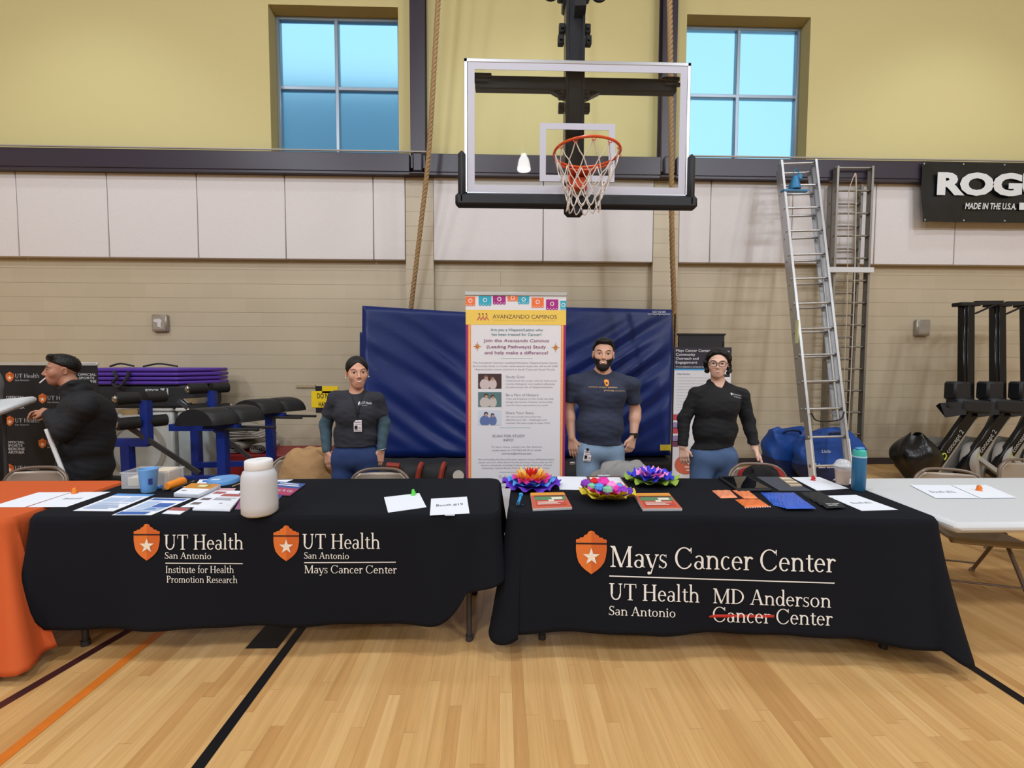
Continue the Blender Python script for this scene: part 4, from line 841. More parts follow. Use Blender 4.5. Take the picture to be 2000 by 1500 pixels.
# ------------------------------------------------------------------ rowing machines stored upright
M_rail = mat('black_anodised', C(18, 18, 22), 0.22, 0.3); M_grey = mat('grey_painted_frame', C(146, 142, 134), 0.45); M_cage = mat('grey_perforated_cage', C(120, 118, 114), 0.5, bump=0.4, bscale=220)
def rower(x, y, label, first=None):
    t = thing('rowing_machine', label, 'rowing machine', (x, y, 0), 'rowing machines stored upright')
    top = Vector((x+0.20, y+0.25, 2.32)); bot = Vector((x-0.0, y, 0.98))
    m = MB(); m.bar(bot, top, 0.16, 0.09, (0, -1, 0), 0.012); m.bar(bot+Vector((-0.02, -0.05, 0)), top+Vector((-0.02, -0.05, 0)), 0.045, 0.02, (0, -1, 0), 0.004); m.build('seat_rail', M_rail, t)
    m = MB(); m.box(top+Vector((0, 0, 0.0)), (0.27, 0.14, 0.05), b=0.008); m.bar(top+Vector((0.1, -0.02, 0.02)), top+Vector((0.42, -0.06, 0.02)), 0.05, 0.05); m.bar(top+Vector((0.1, -0.03, -0.12)), top+Vector((0.34, -0.06, 0.0)), 0.02, 0.02); m.build('rail_hook', M_rub, t, smooth=None)
    m = MB(); m.box((x-0.19, y-0.06, 1.19), (0.22, 0.16, 0.23), b=0.022); m.build('seat', M_pad, t)
    m = MB(); m.box((x-0.08, y-0.1, 1.0), (0.44, 0.2, 0.17), roty(0.1), 0.03); m.box((x-0.34, y-0.14, 0.97), (0.2, 0.1, 0.04), roty(0.5)); m.add([(x-0.5, y-0.15, 1.04), (x-0.24, y-0.2, 1.06), (x-0.2, y-0.1, 0.94), (x-0.5, y-0.1, 1.0), (x-0.47, y-0.2, 0.86), (x-0.2, y-0.2, 0.9)], [(0, 1, 2, 3), (4, 5, 2, 3), (4, 0, 1, 5)]); m.build('foot_stretcher', M_pad, t)
    a, b2 = Vector((x-0.02, y-0.1, 0.93)), Vector((x-0.62, y-0.14, 0.1))
    m = MB(); m.bar(a, b2, 0.15, 0.07, (0, -1, 0), 0.01); leg = m.build('main_frame', M_rail, t)
    m = MB(); ed = (b2-a).normalized(); u_ = -ed; v_ = Vector((0, -1, 0)).cross(u_)*-1
    vs, fs = text_mesh('concept 2', size=1, bold=0.015); k = 0.085; o_ = a.lerp(b2, 0.62)+Vector((0, -0.04, 0)); pv = Vector((-u_.z, 0, u_.x))
    m.add([o_+u_*xx*k+pv*(yy*k-0.03)+Vector((0, -0.002, 0)) for xx, yy in vs], fs); m.build('frame_lettering', flat(150, 152, 150), leg, smooth=None)
    m = MB(); c = a.lerp(b2, 0.68)+Vector((0, -0.041, 0)); m.tube([c+Vector((0.026*math.cos(q), -0.002, 0.038*math.sin(q))) for q in [2*PI*k/16 for k in range(16)]], 0.008, n=5, closed=True); m.build('yellow_mark', flat(190, 200, 50), leg)
    m = MB(); m.bar(a+Vector((0.1, 0.0, 0)), b2+Vector((0.10, -0.01, 0)), 0.025, 0.04); m.build('chain_guard', M_grey, t, smooth=None)
    m = MB(); m.lathe([(0.02, -0.1), (0.24, -0.1), (0.27, -0.06), (0.27, 0.06), (0.24, 0.1), (0.02, 0.1)], (x-0.22, y+0.12, 0.29), n=36, R=rotx(PI/2)@rotz(0)); m.build('flywheel_cage', M_cage, t)
    m = MB(); m.bar((x+0.48, y-0.02, 1.0), (x+0.02, y-0.08, 0.12), 0.15, 0.06, (0, -1, 0)); m.bar((x+0.06, y-0.12, 0.34), (x+0.36, y-0.3, 0.035), 0.05, 0.05, (0, -1, 0)); m.bar((x+0.14, y-0.3, 0.03), (x+0.58, y-0.3, 0.03), 0.06, 0.05); m.build('support_leg', M_grey, t, smooth=None)
    m = MB(); m.lathe([(0.02, -0.09), (0.22, -0.09), (0.245, -0.05), (0.245, 0.07), (0.02, 0.07)], (x+0.14, y-0.02, 0.27), n=36, R=rotz(0.5)@rotx(PI/2)); m.build('resistance_drum', mat('pale_drum_cover', C(170, 168, 164), 0.5) if first is None else first, t)
    return t
M_drum = mat('pale_drum_grey', C(168, 164, 158), 0.5)
r1 = rower(6.02, 5.55, 'rowing machine stored on end nearest the upright ladder, its black arm lettered', M_drum)
dup(r1, move=(0.45, 0.02, 0), label='rowing machine stored on end, second from the ladders')
dup(r1, move=(0.90, 0.04, 0), label='rowing machine stored on end, cut off by the picture edge')
q = P(1800, 880, 5.6); m = MB(); rnd = random.Random(3)
m.grid(lambda u_, v_: Vector((q.x-0.12+(0.30*math.sin(PI*(0.08+0.84*v_))+0.03*math.sin(9*u_*PI+v_*7))*math.cos(2*PI*u_)*(1.0-0.25*v_), 5.55+0.25*math.sin(2*PI*u_)*math.sin(PI*(0.1+0.8*v_)), 0.62*v_**0.8+0.02*math.sin(u_*19))), 40, 20, wrap=True)
o = m.build('bin_bag', mat('black_plastic_film', C(16, 16, 18), 0.25, bump=0.6, bscale=18), loc=(q.x, 5.55, 0)); tag(o, 'crumpled black plastic sack on the floor beside the first rowing machine', 'bag')

# ------------------------------------------------------------------ blue soft bags on the floor by the ladders
M_bbag = mat('royal_blue_nylon', C(20, 70, 150), 0.5, bump=0.7, bscale=7); M_bnavy = mat('navy_nylon', C(22, 38, 84), 0.5, bump=0.2, bscale=9)
def soft_bag(c, s, label, seed, lean=0.0):
    t = thing('equipment_bag', label, 'bag', (c[0], c[1], 0), 'blue bags by the ladders'); rnd = random.Random(seed); ph = [rnd.uniform(0, 6) for _ in range(5)]
    def fn(u_, v_):
        a = 2*PI*u_; r = abs(math.cos(a))**.6+0; sx = math.copysign(abs(math.cos(a))**.55, math.cos(a)); sy = math.copysign(abs(math.sin(a))**.55, math.sin(a)); k = math.sin(PI*min(1, 0.12+v_*0.62))**.6 if v_ < .999 else 0.55
        top = 1+0.10*math.cos(a*2+ph[0])*v_
        return Vector((c[0]+s[0]/2*sx*k+lean*v_*s[2]+0.015*math.sin(v_*14+a*3+ph[1]), c[1]+s[1]/2*sy*k*(1-0.45*v_)+0.012*math.sin(v_*11+a*2+ph[2]), s[2]*v_*top))
    m = MB(); m.grid(fn, 44, 22, wrap=True); m.add([fn(i/44, 1) for i in range(44)], [tuple(range(44))]); m.build('bag_body', M_bbag, t, smooth=70)
    m = MB(); m.grid(lambda u_, v_: fn(u_, v_*0.42)+Vector((0.006*math.cos(2*PI*u_), 0.006*math.sin(2*PI*u_), 0)), 44, 8, wrap=True); m.build('lower_panel', M_bnavy, t, smooth=70)
    m = MB(); m.tube(curve_pts([(c[0]-0.1, c[1]-0.1, s[2]*.97), (c[0]-0.05, c[1]-0.14, s[2]*1.04), (c[0]+0.08, c[1]-0.14, s[2]*1.03), (c[0]+0.14, c[1]-0.1, s[2]*.96)], 6), 0.016, n=6); m.build('carry_handle', M_bnavy, t)
    return t, fn
q1, q2 = P(1552, 900, 5.65), P(1600, 900, 5.45)
soft_bag((q1.x, 5.85, 0), (0.62, 0.5, 0.62), 'blue equipment bag slumped behind the printed one', 2, 0.08)
bt, bf = soft_bag((P(1608, 900, 5.5).x, 5.42, 0), (0.86, 0.42, 0.66), 'blue equipment bag with white print, behind the foot of the leaning ladder', 5, 0.02)
m = MB(); q = P(1596, 913, 5.19); vs, fs = text_mesh('Lorene', size=0.07, bold=0.003); m.add([(q.x+x, 5.17, q.z+y) for x, y in vs], fs); m.box((q.x-0.06, 5.172, q.z+0.025), (0.07, 0.003, 0.06)); vs, fs = text_mesh('Little', size=0.055); q = P(1603, 884, 5.2); m.add([(q.x+x, 5.185, q.z+y) for x, y in vs], fs); m.build('printed_lettering', flat(206, 212, 222), bt, smooth=None)

# ------------------------------------------------------------------ printed stands
M_vin = mat('white_banner_vinyl', C(226, 224, 230), 0.55); M_alus = mat('satin_aluminium_bar', C(206, 206, 206), 0.35, 0.5)
BNX0, BNX1, BNY, BNZ0, BNZ1 = -0.272, 0.517, 3.5, 0.06, 2.062
ban = thing('roll_up_banner', 'tall white roll-up banner with papel picado flags and study text', 'banner stand', ((BNX0+BNX1)/2, BNY, 0))
MB().box(((BNX0+BNX1)/2, BNY, (BNZ0+BNZ1)/2), (BNX1-BNX0, 0.003, BNZ1-BNZ0)).build('banner_sheet', M_vin, ban, smooth=None)
MB().box(((BNX0+BNX1)/2, BNY, BNZ1+0.012), (BNX1-BNX0+0.012, 0.02, 0.03), b=0.004).build('top_bar', M_alus, ban)
MB().box(((BNX0+BNX1)/2, BNY+0.03, 0.045), (BNX1-BNX0+0.03, 0.16, 0.09), b=0.015).build('base_cassette', M_alus, ban); MB().cyl(((BNX0+BNX1)/2, BNY+0.06, 0.08), ((BNX0+BNX1)/2, BNY+0.03, BNZ1), 0.009).build('support_pole', M_alus, ban)
# print: laid out in the coordinates of the sheet, 868 x 1500 units for its upper part
def bpt(a, b, off=0.0): # units measured on a straight-on view of the sheet
    return Vector((BNX0+(a-45)/(805-45)*(BNX1-BNX0), BNY-0.0022-off, BNZ1-(b-55)/(1455-55)*(BNZ1-0.585)))
def bpoly(mb, pts, off=0.0005):
    ar = sum(pts[i][0]*pts[(i+1) % len(pts)][1]-pts[(i+1) % len(pts)][0]*pts[i][1] for i in range(len(pts)))
    if ar > 0: pts = pts[::-1]
    mb.add([bpt(a, b, off) for a, b in pts], [tuple(range(len(pts)))])
def brect(mb, x0, y0, x1, y1, off=0.0005): bpoly(mb, [(x0, y0), (x1, y0), (x1, y1), (x0, y1)], off)
def btext(mb, s_, x0, y0, x1, h, off=0.0012, **kw):
    vs, fs = fit_text(s_, x0, y0, x1, y0, h, **kw); mb.add([bpt(a, b, off) for a, b in vs], fs)
m = MB(); brect(m, 45, 270, 62, 2000); brect(m, 788, 270, 805, 2000); m.build('magenta_edge', flat(150, 40, 110), ban, smooth=None)
m = MB(); brect(m, 62, 270, 84, 2000); brect(m, 768, 270, 788, 2000); m.build('orange_edge', flat(236, 140, 56), ban, smooth=None)
m = MB()
for k in range(100):
    yy = 280+k*12
    for xx in (73, 778): m.add([bpt(xx+4*math.cos(q), yy+4*math.sin(q), 0.001) for q in [-2*PI*j/6 for j in range(6)]], [tuple(range(6))])
m.build('edge_dots', flat(246, 220, 170), ban, smooth=None)
m = MB(); brect(m, 45, 163, 805, 272, 0.0008); m.build('gold_band', flat(238, 202, 92), ban, smooth=None)
fl_cols = [flat(238, 116, 60), flat(44, 170, 196), flat(166, 36, 130), flat(238, 116, 60), flat(44, 170, 196), flat(238, 116, 60), flat(166, 36, 130), flat(44, 170, 196)]
m = MB(); FL = [(45, 66, 116, 138, 0), (143, 60, 238, 132, 1), (250, 55, 346, 122, 2), (360, 55, 440, 100, 3), (440, 60, 524, 120, 4), (542, 70, 634, 146, 5), (652, 82, 744, 160, 6), (760, 92, 805, 166, 7)]
for x0, y0, x1, y1, c in FL:
    m.mi(c); brect(m, x0, y0, x1, y1-10, 0.001)
    for j in range(4): cx_ = x0+(x1-x0)*(j+.5)/4; rr = (x1-x0)/8; m.add([bpt(cx_+rr*math.cos(q), y1-10+rr*math.sin(q), 0.0006) for q in [-2*PI*k/10 for k in range(10)]], [tuple(range(10))])
m.build('paper_flags', fl_cols, ban, smooth=None)
m = MB()
for x0, y0, x1, y1, c in FL:
    cx_, cy_ = (x0+x1)/2, (y0+y1)/2-6
    for j in range(8): a_ = 2*PI*j/8; m.add([bpt(cx_+13*math.cos(a_)+4*math.cos(q), cy_+13*math.sin(a_)+5*math.sin(q), 0.0016) for q in [-2*PI*k/6 for k in range(6)]], [tuple(range(6))])
    for j in range(4): brect(m, x0+(x1-x0)*(j+.5)/4-3, y1-14, x0+(x1-x0)*(j+.5)/4+3, y1-8, 0.0016)
m.build('flag_cutouts', flat(236, 232, 236), ban, smooth=None)
m = MB()
for k in range(3): cx_ = 147+k*27; m.add([bpt(cx_+6*math.cos(q), 193+6*math.sin(q), 0.0016) for q in [-2*PI*j/10 for j in range(10)]], [tuple(range(10))])
btext(m, 'AVANZANDO CAMINOS', 248, 226, 734, 31); m.build('title_lettering', flat(70, 42, 60), ban, smooth=None)
m = MB()
for k in range(3): x = 128+k*27; bpoly(m, [(x, 240), (x+22, 203), (x+30, 203), (x+10, 240)], .0014); bpoly(m, [(x+20, 210), (x+40, 240), (x+33, 240), (x+14, 214)], .0018)
m.build('people_symbol', flat(196, 96, 90), ban, smooth=None)
m = MB(); btext(m, 'THE HISPANIC / LATINO CANCER SURVIVORSHIP STUDY', 250, 246, 726, 11); m.build('subtitle_lettering', flat(206, 170, 70), ban, smooth=None)
m = MB(); btext(m, 'Are you a Hispanic/Latino who', 232, 318, 628, 20, bold=.012); btext(m, 'has been treated for Cancer?', 241, 352, 618, 20, bold=.012); m.build('question_lettering', flat(92, 136, 146), ban, smooth=None)
m = MB(); btext(m, 'Join the', 180, 400, 318, 24, bold=.008); btext(m, 'Avanzando Caminos', 330, 400, 677, 24, bold=.004, shear=.2); btext(m, '(Leading Pathways) Study', 203, 446, 654, 24, bold=.008); btext(m, 'and help make a difference!', 188, 490, 670, 24, bold=.008); m.build('invitation_lettering', flat(136, 70, 116), ban, smooth=None)
for yy, x0, x1 in ((521, 312, 552), (1043, 302, 540), (1382, 300, 540)): m = MB(); brect(m, x0, yy-1.5, x1, yy+1.5); m.build('rule_line', flat(150, 184, 190), ban, smooth=None)
m = MB()
for cx_, cy_ in ((132, 434), (727, 440)):
    for j in range(8):
        a_ = PI/4*j; rr = 42 if j % 2 == 0 else 26; p2, p3 = a_-PI/8, a_+PI/8
        for mi_, pp in ((0, p2), (1, p3)): m.mi(mi_); bpoly(m, [(cx_, cy_), (cx_+rr*.85*math.cos(a_), cy_+rr*math.sin(a_)), (cx_+11*math.cos(pp), cy_+12*math.sin(pp))])
m.build('star_ornaments', [flat(226, 150, 50), flat(150, 84, 40)], ban, smooth=None)
m = MB()
for i, s_ in enumerate(('The Avanzando Caminos (Leading Pathways): Hispanic/Latino Cancer', 'Survivorship Study is a 5-year observational study that will enroll 3,000', 'Hispanic/Latino cancer survivors in South Texas and South Florida.')): btext(m, s_, (99, 98, 114)[i], 560+i*25, (745, 746, 726)[i], 13)
for y0, hd, ls in ((670, 'Study Goal', ('Understand the social, cultural, behavioral,', 'mental, biological, and medical influences', 'on post-cancer life of Hispanics/Latinos')), (806, 'Be a Part of History', ('Your participation in this study can help', 'change the course of cancer survivorship', 'care for future generations to come!')), (941, 'Share Your Story', ('We want to hear how cancer has', 'affected your life - challenges and', 'victories. We want to get to know YOU!'))):
    btext(m, hd, 350, y0-2, 350+{670: 140, 806: 250, 941: 215}[y0], 19)
    for i, s_ in enumerate(ls): btext(m, s_, 350, y0+24+i*24, 350+len(s_)*8.9, 12)
btext(m, 'SCAN FOR STUDY', 246, 1115, 496, 20, bold=.012); btext(m, 'INFO!', 332, 1146, 408, 20, bold=.012)
btext(m, 'To learn more, contact our San Antonio', 238, 1195, 628, 13); btext(m, 'study team at 210-562-6514 or email', 245, 1220, 622, 13, bold=.006); btext(m, 'caminos@uthscsa.edu', 318, 1246, 548, 13, bold=.012)
for i, s_ in enumerate(('We are building the first-of-its-kind, national cohort of Hispanic/Latino', 'cancer survivors. Both South Florida and South Texas make up rich,', 'diverse individuals, including Cubans, South Americans, Central', 'Americans, Puerto Ricans, Mexican, and Mexican Americans.')): btext(m, s_, (137, 140, 158, 166)[i], 1290+i*22, (724, 716, 706, 692)[i], 12)
btext(m, 'To Enroll, You Must:', 296, 1430, 548, 22); btext(m, '- Be age 18 or older', 175, 1470, 346, 13); btext(m, 'and provide consent', 200, 1500, 380, 13)
m.build('body_lettering', flat(146, 142, 156), ban, smooth=None)
for y0, cols in ((637, ((70, 48, 48), (206, 190, 190), (120, 90, 86))), (774, ((90, 120, 124), (198, 190, 186), (70, 44, 44))), (912, ((206, 214, 226), (96, 116, 168), (60, 60, 84)))):
    m = MB(); brect(m, 138, y0, 316, y0+112); m.mi(1); 
    for cx_, cy_, rx, ry in ((190, y0+80, 40, 42), (250, y0+78, 30, 40)): m.add([bpt(cx_+rx*math.cos(q), min(y0+112, cy_+ry*math.sin(q)), .001+.0004*(cx_ > 200)) for q in [-2*PI*j/16 for j in range(16)]], [tuple(range(16))])
    m.mi(2)
    for cx_, cy_, rr in ((198, y0+28, 17), (248, y0+36, 15)): m.add([bpt(cx_+rr*math.cos(q), cy_+rr*math.sin(q), .0014) for q in [-2*PI*j/14 for j in range(14)]], [tuple(range(14))])
    m.mi(3)
    for cx_, cy_, rr in ((200, y0+34, 12), (250, y0+42, 11)): m.add([bpt(cx_+rr*math.cos(q), cy_+rr*math.sin(q), .0018) for q in [-2*PI*j/14 for j in range(14)]], [tuple(range(14))])
    m.build('printed_photo', [flat(*c) for c in cols]+[flat(190, 150, 130)], ban, smooth=None)

# the upright sign stand behind the woman in black
ps = thing('poster_stand', 'white poster stand with dark heading behind the woman in glasses', 'poster stand', (P(1372, 930, 4.4).x, 4.4, 0))
Y_ = 4.4; a, b2, c, d = P(1318, 678, Y_), P(1429, 677, Y_), P(1437, 945, Y_), P(1325, 945, Y_); PX0, PX1, PZ1 = a.x, b2.x, a.z
MB().box(((PX0+PX1)/2, Y_, (PZ1+0.08)/2), (PX1-PX0, 0.004, PZ1-0.08)).build('poster_sheet', M_vin, ps, smooth=None)
def ppt(u_, v_, off=.003): return Vector((PX0+(PX1-PX0)*u_, Y_-off, PZ1-v_*1.35))
def prect(mb, u0, v0, u1, v1, off=.0025): mb.add([ppt(u0, v0, off), ppt(u0, v1, off), ppt(u1, v1, off), ppt(u1, v0, off)], [(0, 1, 2, 3)])
def ptext(mb, s_, u0, v0, u1, h, **kw):
    vs, fs = fit_text(s_, u0, v0, u1, v0, h, **kw); mb.add([ppt(x, y, .0031) for x, y in vs], fs)
m = MB(); prect(m, 0, 0, 1, .16); m.mi(1); prect(m, 0, .16, 1, .172); m.mi(2); prect(m, .88, .2, .98, .22); m.build('heading_panel', [flat(44, 42, 56), flat(70, 160, 220), flat(40, 40, 48)], ps, smooth=None)
m = MB()
for i, (s_, u1) in enumerate((('Mays Cancer Center', .62), ('Community', .36), ('Outreach and', .42), ('Engagement', .40))): ptext(m, s_, .02, .034+.029*i, u1, .02, bold=.005)
ptext(m, 'We are dedicated to serving the South Texas', .02, .15, .66, .01, bold=.01); ptext(m, 'Mays', .84, .035, .96, .016)
m.build('heading_lettering', flat(232, 230, 238), ps, smooth=None)
m = MB(); ptext(m, 'Who We Are', .05, .205, .27, .012, bold=.02); m.mi(1)
for i in range(14): ptext(m, ('community members and partners across', 'outreach programs for cancer care', 'to reduce the burden of disease')[i % 3], .05, .23+.022*i, .62-.05*(i % 3), .008)
m.build('body_lettering', [flat(96, 120, 140), flat(176, 174, 188)], ps, smooth=None)
m = MB()
for i, (v0, cc) in enumerate(((.50, 0), (.56, 1), (.60, 0), (.66, 1), (.70, 2))): m.mi(cc); prect(m, .0, v0, .1, v0+.045)
m.mi(3); cx_, cy_ = .24, .88
m.add([ppt(cx_+.2*math.cos(q), cy_+.075*math.sin(q), .004) for q in [-2*PI*j/24 for j in range(24)]], [tuple(range(24))])
m.build('colour_blocks', [flat(196, 70, 84), flat(150, 130, 180), flat(120, 60, 90), flat(206, 104, 78)], ps, smooth=None)
m = MB()
for i in range(4): prect(m, .22+.03*(i % 2), .845+.024*i, .42, .855+.024*i, .005)
m.build('pale_strips', flat(236, 220, 214), ps, smooth=None)
MB().box(((PX0+PX1)/2, Y_+0.03, 0.05), (PX1-PX0+0.03, 0.14, 0.09), b=0.012).build('base_cassette', M_alus, ps); m = MB(); m.cyl((PX1-0.08, Y_+0.02, 0.08), (PX1-0.08, Y_+0.01, PZ1+0.06), 0.01); m.cyl((PX0-0.0, Y_+0.02, 0.08), (PX0, Y_+0.01, PZ1+0.33), 0.008); m.build('support_pole', M_rub, ps)
bb = P(1325, 653, 4.95), P(1414, 657, 4.95)
t = thing('notice_board', 'plain black display board standing behind the poster stand', 'display board', ((bb[0].x+bb[1].x)/2, 4.95, 0))
zt = bb[0].z; MB().box(((bb[0].x+bb[1].x)/2, 4.95, zt/2+0.3), (bb[1].x-bb[0].x, 0.03, zt-0.6), b=0.004).build('board_panel', mat('black_board_panel', C(34, 34, 38), 0.6), t); MB().box(((bb[0].x+bb[1].x)/2, 4.95, zt), (bb[1].x-bb[0].x+0.02, 0.045, 0.02)).build('top_rail', M_rub, t)
for xx in (bb[0].x+0.03, bb[1].x-0.03): MB().bar((xx, 4.97, 0), (xx, 4.97, 0.7), 0.03, 0.03, (0, 1, 0)).box((xx, 4.97, 0.012), (0.04, 0.4, 0.024)).build('leg', M_rub, t)

# dark backdrop with repeated emblems behind the man in profile
Y_ = 4.75; e0, e1 = P(-40, 710, Y_), P(190, 712, Y_)
bd = thing('roll_up_backdrop', 'black backdrop stand with a repeating emblem pattern behind the man in profile', 'banner stand', ((e0.x+e1.x)/2, Y_, 0))
MB().box(((e0.x+e1.x)/2, Y_, e1.z/2+0.03), (e1.x-e0.x, 0.004, e1.z-0.06)).build('backdrop_sheet', mat('black_backdrop_fabric', C(24, 22, 26), 0.7), bd, smooth=None)
MB().box(((e0.x+e1.x)/2, Y_, e1.z+0.004), (e1.x-e0.x+0.02, 0.024, 0.032), b=0.004).build('top_bar', M_alus, bd); MB().box(((e0.x+e1.x)/2, Y_+0.03, 0.045), (e1.x-e0.x+0.02, 0.18, 0.09), b=0.012).build('base_cassette', M_alus, bd)
onD = lambda a, b, off=.004: PP(a, b, Vector((0, Y_-.0022-off*.12, 0)), Vector((0, 1, 0)))
for a, b in ((11, 726), (75, 768), (11, 812), (75, 856), (11, 906)): emblem(bd, onD, a, b, a+16, b+20)
lettering(bd, 'printed_lettering', onD, flat(206, 204, 208), [(s_, x0, y, x1, y, h) for x, y_ in ((29, 726), (92, 769), (29, 813), (92, 857), (29, 906)) for s_, x0, y, x1, h in (('UT Health', x, y_+12, x+48, 8), ('San Antonio', x, y_+18, x+28, 3.2))])
m = MB()
for x, y in ((12, 772), (12, 860), (152, 728)):
    for i, s_ in enumerate(('OFFICIAL', 'SPORTS', 'MEDICINE', 'PARTNER')):
        if x > 100 and i == 3: continue
        vs, fs = fit_text(s_, x+(2 if i == 1 else 0), y+6+i*6.6, x+36-(4 if i == 1 else 0), y+6+i*6.6, 5, bold=.02); m.add([onD(*v) for v in vs], fs)
m.build('bold_lettering', flat(186, 184, 188), bd, smooth=None)

# ------------------------------------------------------------------ folding chairs
M_chair = mat('beige_chair_enamel', C(158, 144, 130), 0.35, 0.2); M_chairf = mat('tan_chair_tube', C(120, 104, 92), 0.4, 0.3)
def folding_chair():
    t = thing('folding_chair', 'x', 'chair', (0, 0, 0), 'beige metal folding chairs')
    W2 = 0.225
    def bp(u_, v_):                                   # backrest plate: wide at the top, rounded corners, curved
        x = (u_-0.5)*2; zz = 0.62+0.2*v_; hw = 0.2*(1-max(0, (v_-0.55)/0.45)**2.2*0.28); return Vector((x*hw, 0.145+0.04*(1-x*x)+0.08*v_*0.3, zz))
    m = MB(); m.grid(bp, 18, 10); o = m.build('backrest', M_chair, t, smooth=60); s_ = o.modifiers.new('sheet', 'SOLIDIFY'); s_.thickness = 0.006
    def sp(u_, v_):
        x = (u_-0.5)*2; y = -0.24+0.36*v_; hw = 0.205-0.03*v_; return Vector((x*hw, y-0.02*(x*x)*(1-v_), 0.445-0.012*(1-x*x)+0.02*(1-v_)*0-(0.02 if (v_ < 0.03) else 0)))
    m = MB(); m.grid(sp, 14, 12); o = m.build('seat', M_chair, t, smooth=60); s_ = o.modifiers.new('sheet', 'SOLIDIFY'); s_.thickness = 0.02
    m = MB(); arch = [(-W2, -0.26, 0.0), (-W2, -0.03, 0.36), (-W2+0.005, 0.13, 0.62), (-W2+0.02, 0.17, 0.76), (-W2+0.07, 0.185, 0.825), (-0.08, 0.215, 0.845), (0.08, 0.215, 0.845), (W2-0.07, 0.185, 0.825), (W2-0.02, 0.17, 0.76), (W2-0.005, 0.13, 0.62), (W2, -0.03, 0.36), (W2, -0.26, 0.0)]
    m.tube(curve_pts(arch, 5), 0.0125, n=8); m.build('back_frame', M_chairf, t)
    for sx in (-1, 1): MB().tube([(sx*(W2-0.02), 0.24, 0.0), (sx*(W2-0.02), 0.06, 0.3), (sx*(W2-0.02), -0.05, 0.44)], 0.011, n=8).build('rear_leg', M_chairf, t)
    MB().cyl((-W2, -0.2, 0.1), (W2, -0.2, 0.1), 0.008, n=8).build('stretcher', M_chairf, t); MB().cyl((-W2+0.02, 0.19, 0.09), (W2-0.02, 0.19, 0.09), 0.008, n=8).build('stretcher', M_chairf, t)
    fm = mat('beige_foot_cap', C(150, 136, 124), 0.6)
    for sx in (-1, 1): MB().cyl((sx*W2, -0.262, 0.0), (sx*W2, -0.25, 0.025), 0.016, n=8).build('foot_cap', fm, t); MB().cyl((sx*(W2-0.02), 0.243, 0.0), (sx*(W2-0.02), 0.228, 0.025), 0.016, n=8).build('foot_cap', fm, t)
    t.scale = (1, 1, .893); return t
fc = folding_chair(); chairs = [((P(744, 915, 3.22).x, 3.02), 0, 'beige folding chair in front of the woman with the badge, only its back showing', None),
    ((P(70, 920, 3.26).x, 3.10), 0.06, 'beige folding chair pushed in at the orange table', None),
    ((3.24, 2.96), -0.3, 'beige folding chair tucked under the bare white table', None),
    ((P(2010, 915, 3.4).x, 3.26), -0.08, 'beige folding chair at the far end of the white table, cut by the picture edge', None),
    ((P(600, 900, 3.55).x-.06, 3.52), 0.35, 'beige folding chair hidden under the tan jacket', None),
    ((P(1222, 910, 3.25).x, 3.12), 0, 'beige folding chair under the grey sweatshirt', None),
    ((P(1484, 915, 3.25).x, 3.14), -0.1, 'beige folding chair under the red and black jacket', None)]
for i, ((x, y), rz, lb, _) in enumerate(chairs):
    o = fc if i == 0 else dup(fc)
    o.location = (x, y, 0); o.rotation_euler = (0, 0, rz); o['label'] = lb
# garments over chair backs
def garment(name, label, c, w_, h_, d_, mt, seed, amp=0.018, base=0.0):
    rnd = random.Random(seed); W_ = [(rnd.randint(2, 9), rnd.uniform(2, 7), rnd.uniform(0, 6), rnd.uniform(.4, 1)) for _ in range(8)]
    def fn(u_, v_):                                   # a slumped heap: soft top, folds running down
        a = 2*PI*u_; e = PI/2*v_; k = sum(am*math.sin(f*a+g*v_*3+p) for f, g, p, am in W_)/3*amp*(1-.75*v_)
        r = math.cos(e)**.5 if v_ < 1 else 0; q = 1+k/w_*3
        return Vector((c[0]+w_/2*r*q*math.copysign(abs(math.cos(a))**.8, math.cos(a)), c[1]+d_*r*q*math.copysign(abs(math.sin(a))**.8, math.sin(a))+k, c[2]+h_*math.sin(e)**.85+.6*amp*math.sin(5*a+p0)*math.sin(2*e)))
    p0 = rnd.uniform(0, 6); m = MB(); m.grid(fn, 72, 26, wrap=True); o = m.build(name, mt, loc=c, smooth=80); tag(o, label, 'jacket'); return o
q = P(600, 950, 3.62); garment('tan_jacket', 'tan quilted work jacket heaped over a chair beside the woman', (q.x+0.0, 3.66, 0.44), 0.46, 0.385, 0.17, mat('tan_canvas', C(172, 134, 92), 0.9, bump=0.7, bscale=22), 4, 0.05)
q = P(1222, 940, 3.3); garment('grey_sweatshirt', 'grey sweatshirt draped over the chair in front of the bearded man', (q.x-0.02, 3.26, 0.50), 0.46, 0.30, 0.13, mat('grey_marl_jersey', C(142, 140, 138), 0.95, bump=0.5, bscale=30), 6, 0.035)
q = P(1484, 930, 3.3); garment('black_jacket', 'black jacket with red lining under the hand of the woman in glasses', (q.x-0.02, 3.24, 0.48), 0.27, 0.285, 0.10, mat('black_fleece', C(26, 24, 26), 0.95, bump=0.6, bscale=30), 9, 0.03)
o = garment('red_jacket', 'red jacket beneath the black one on the chair', (q.x+0.02, 3.30, 0.46), 0.42, 0.28, 0.085, mat('red_jersey', C(150, 32, 36), 0.9, bump=0.5, bscale=30), 12, 0.03)
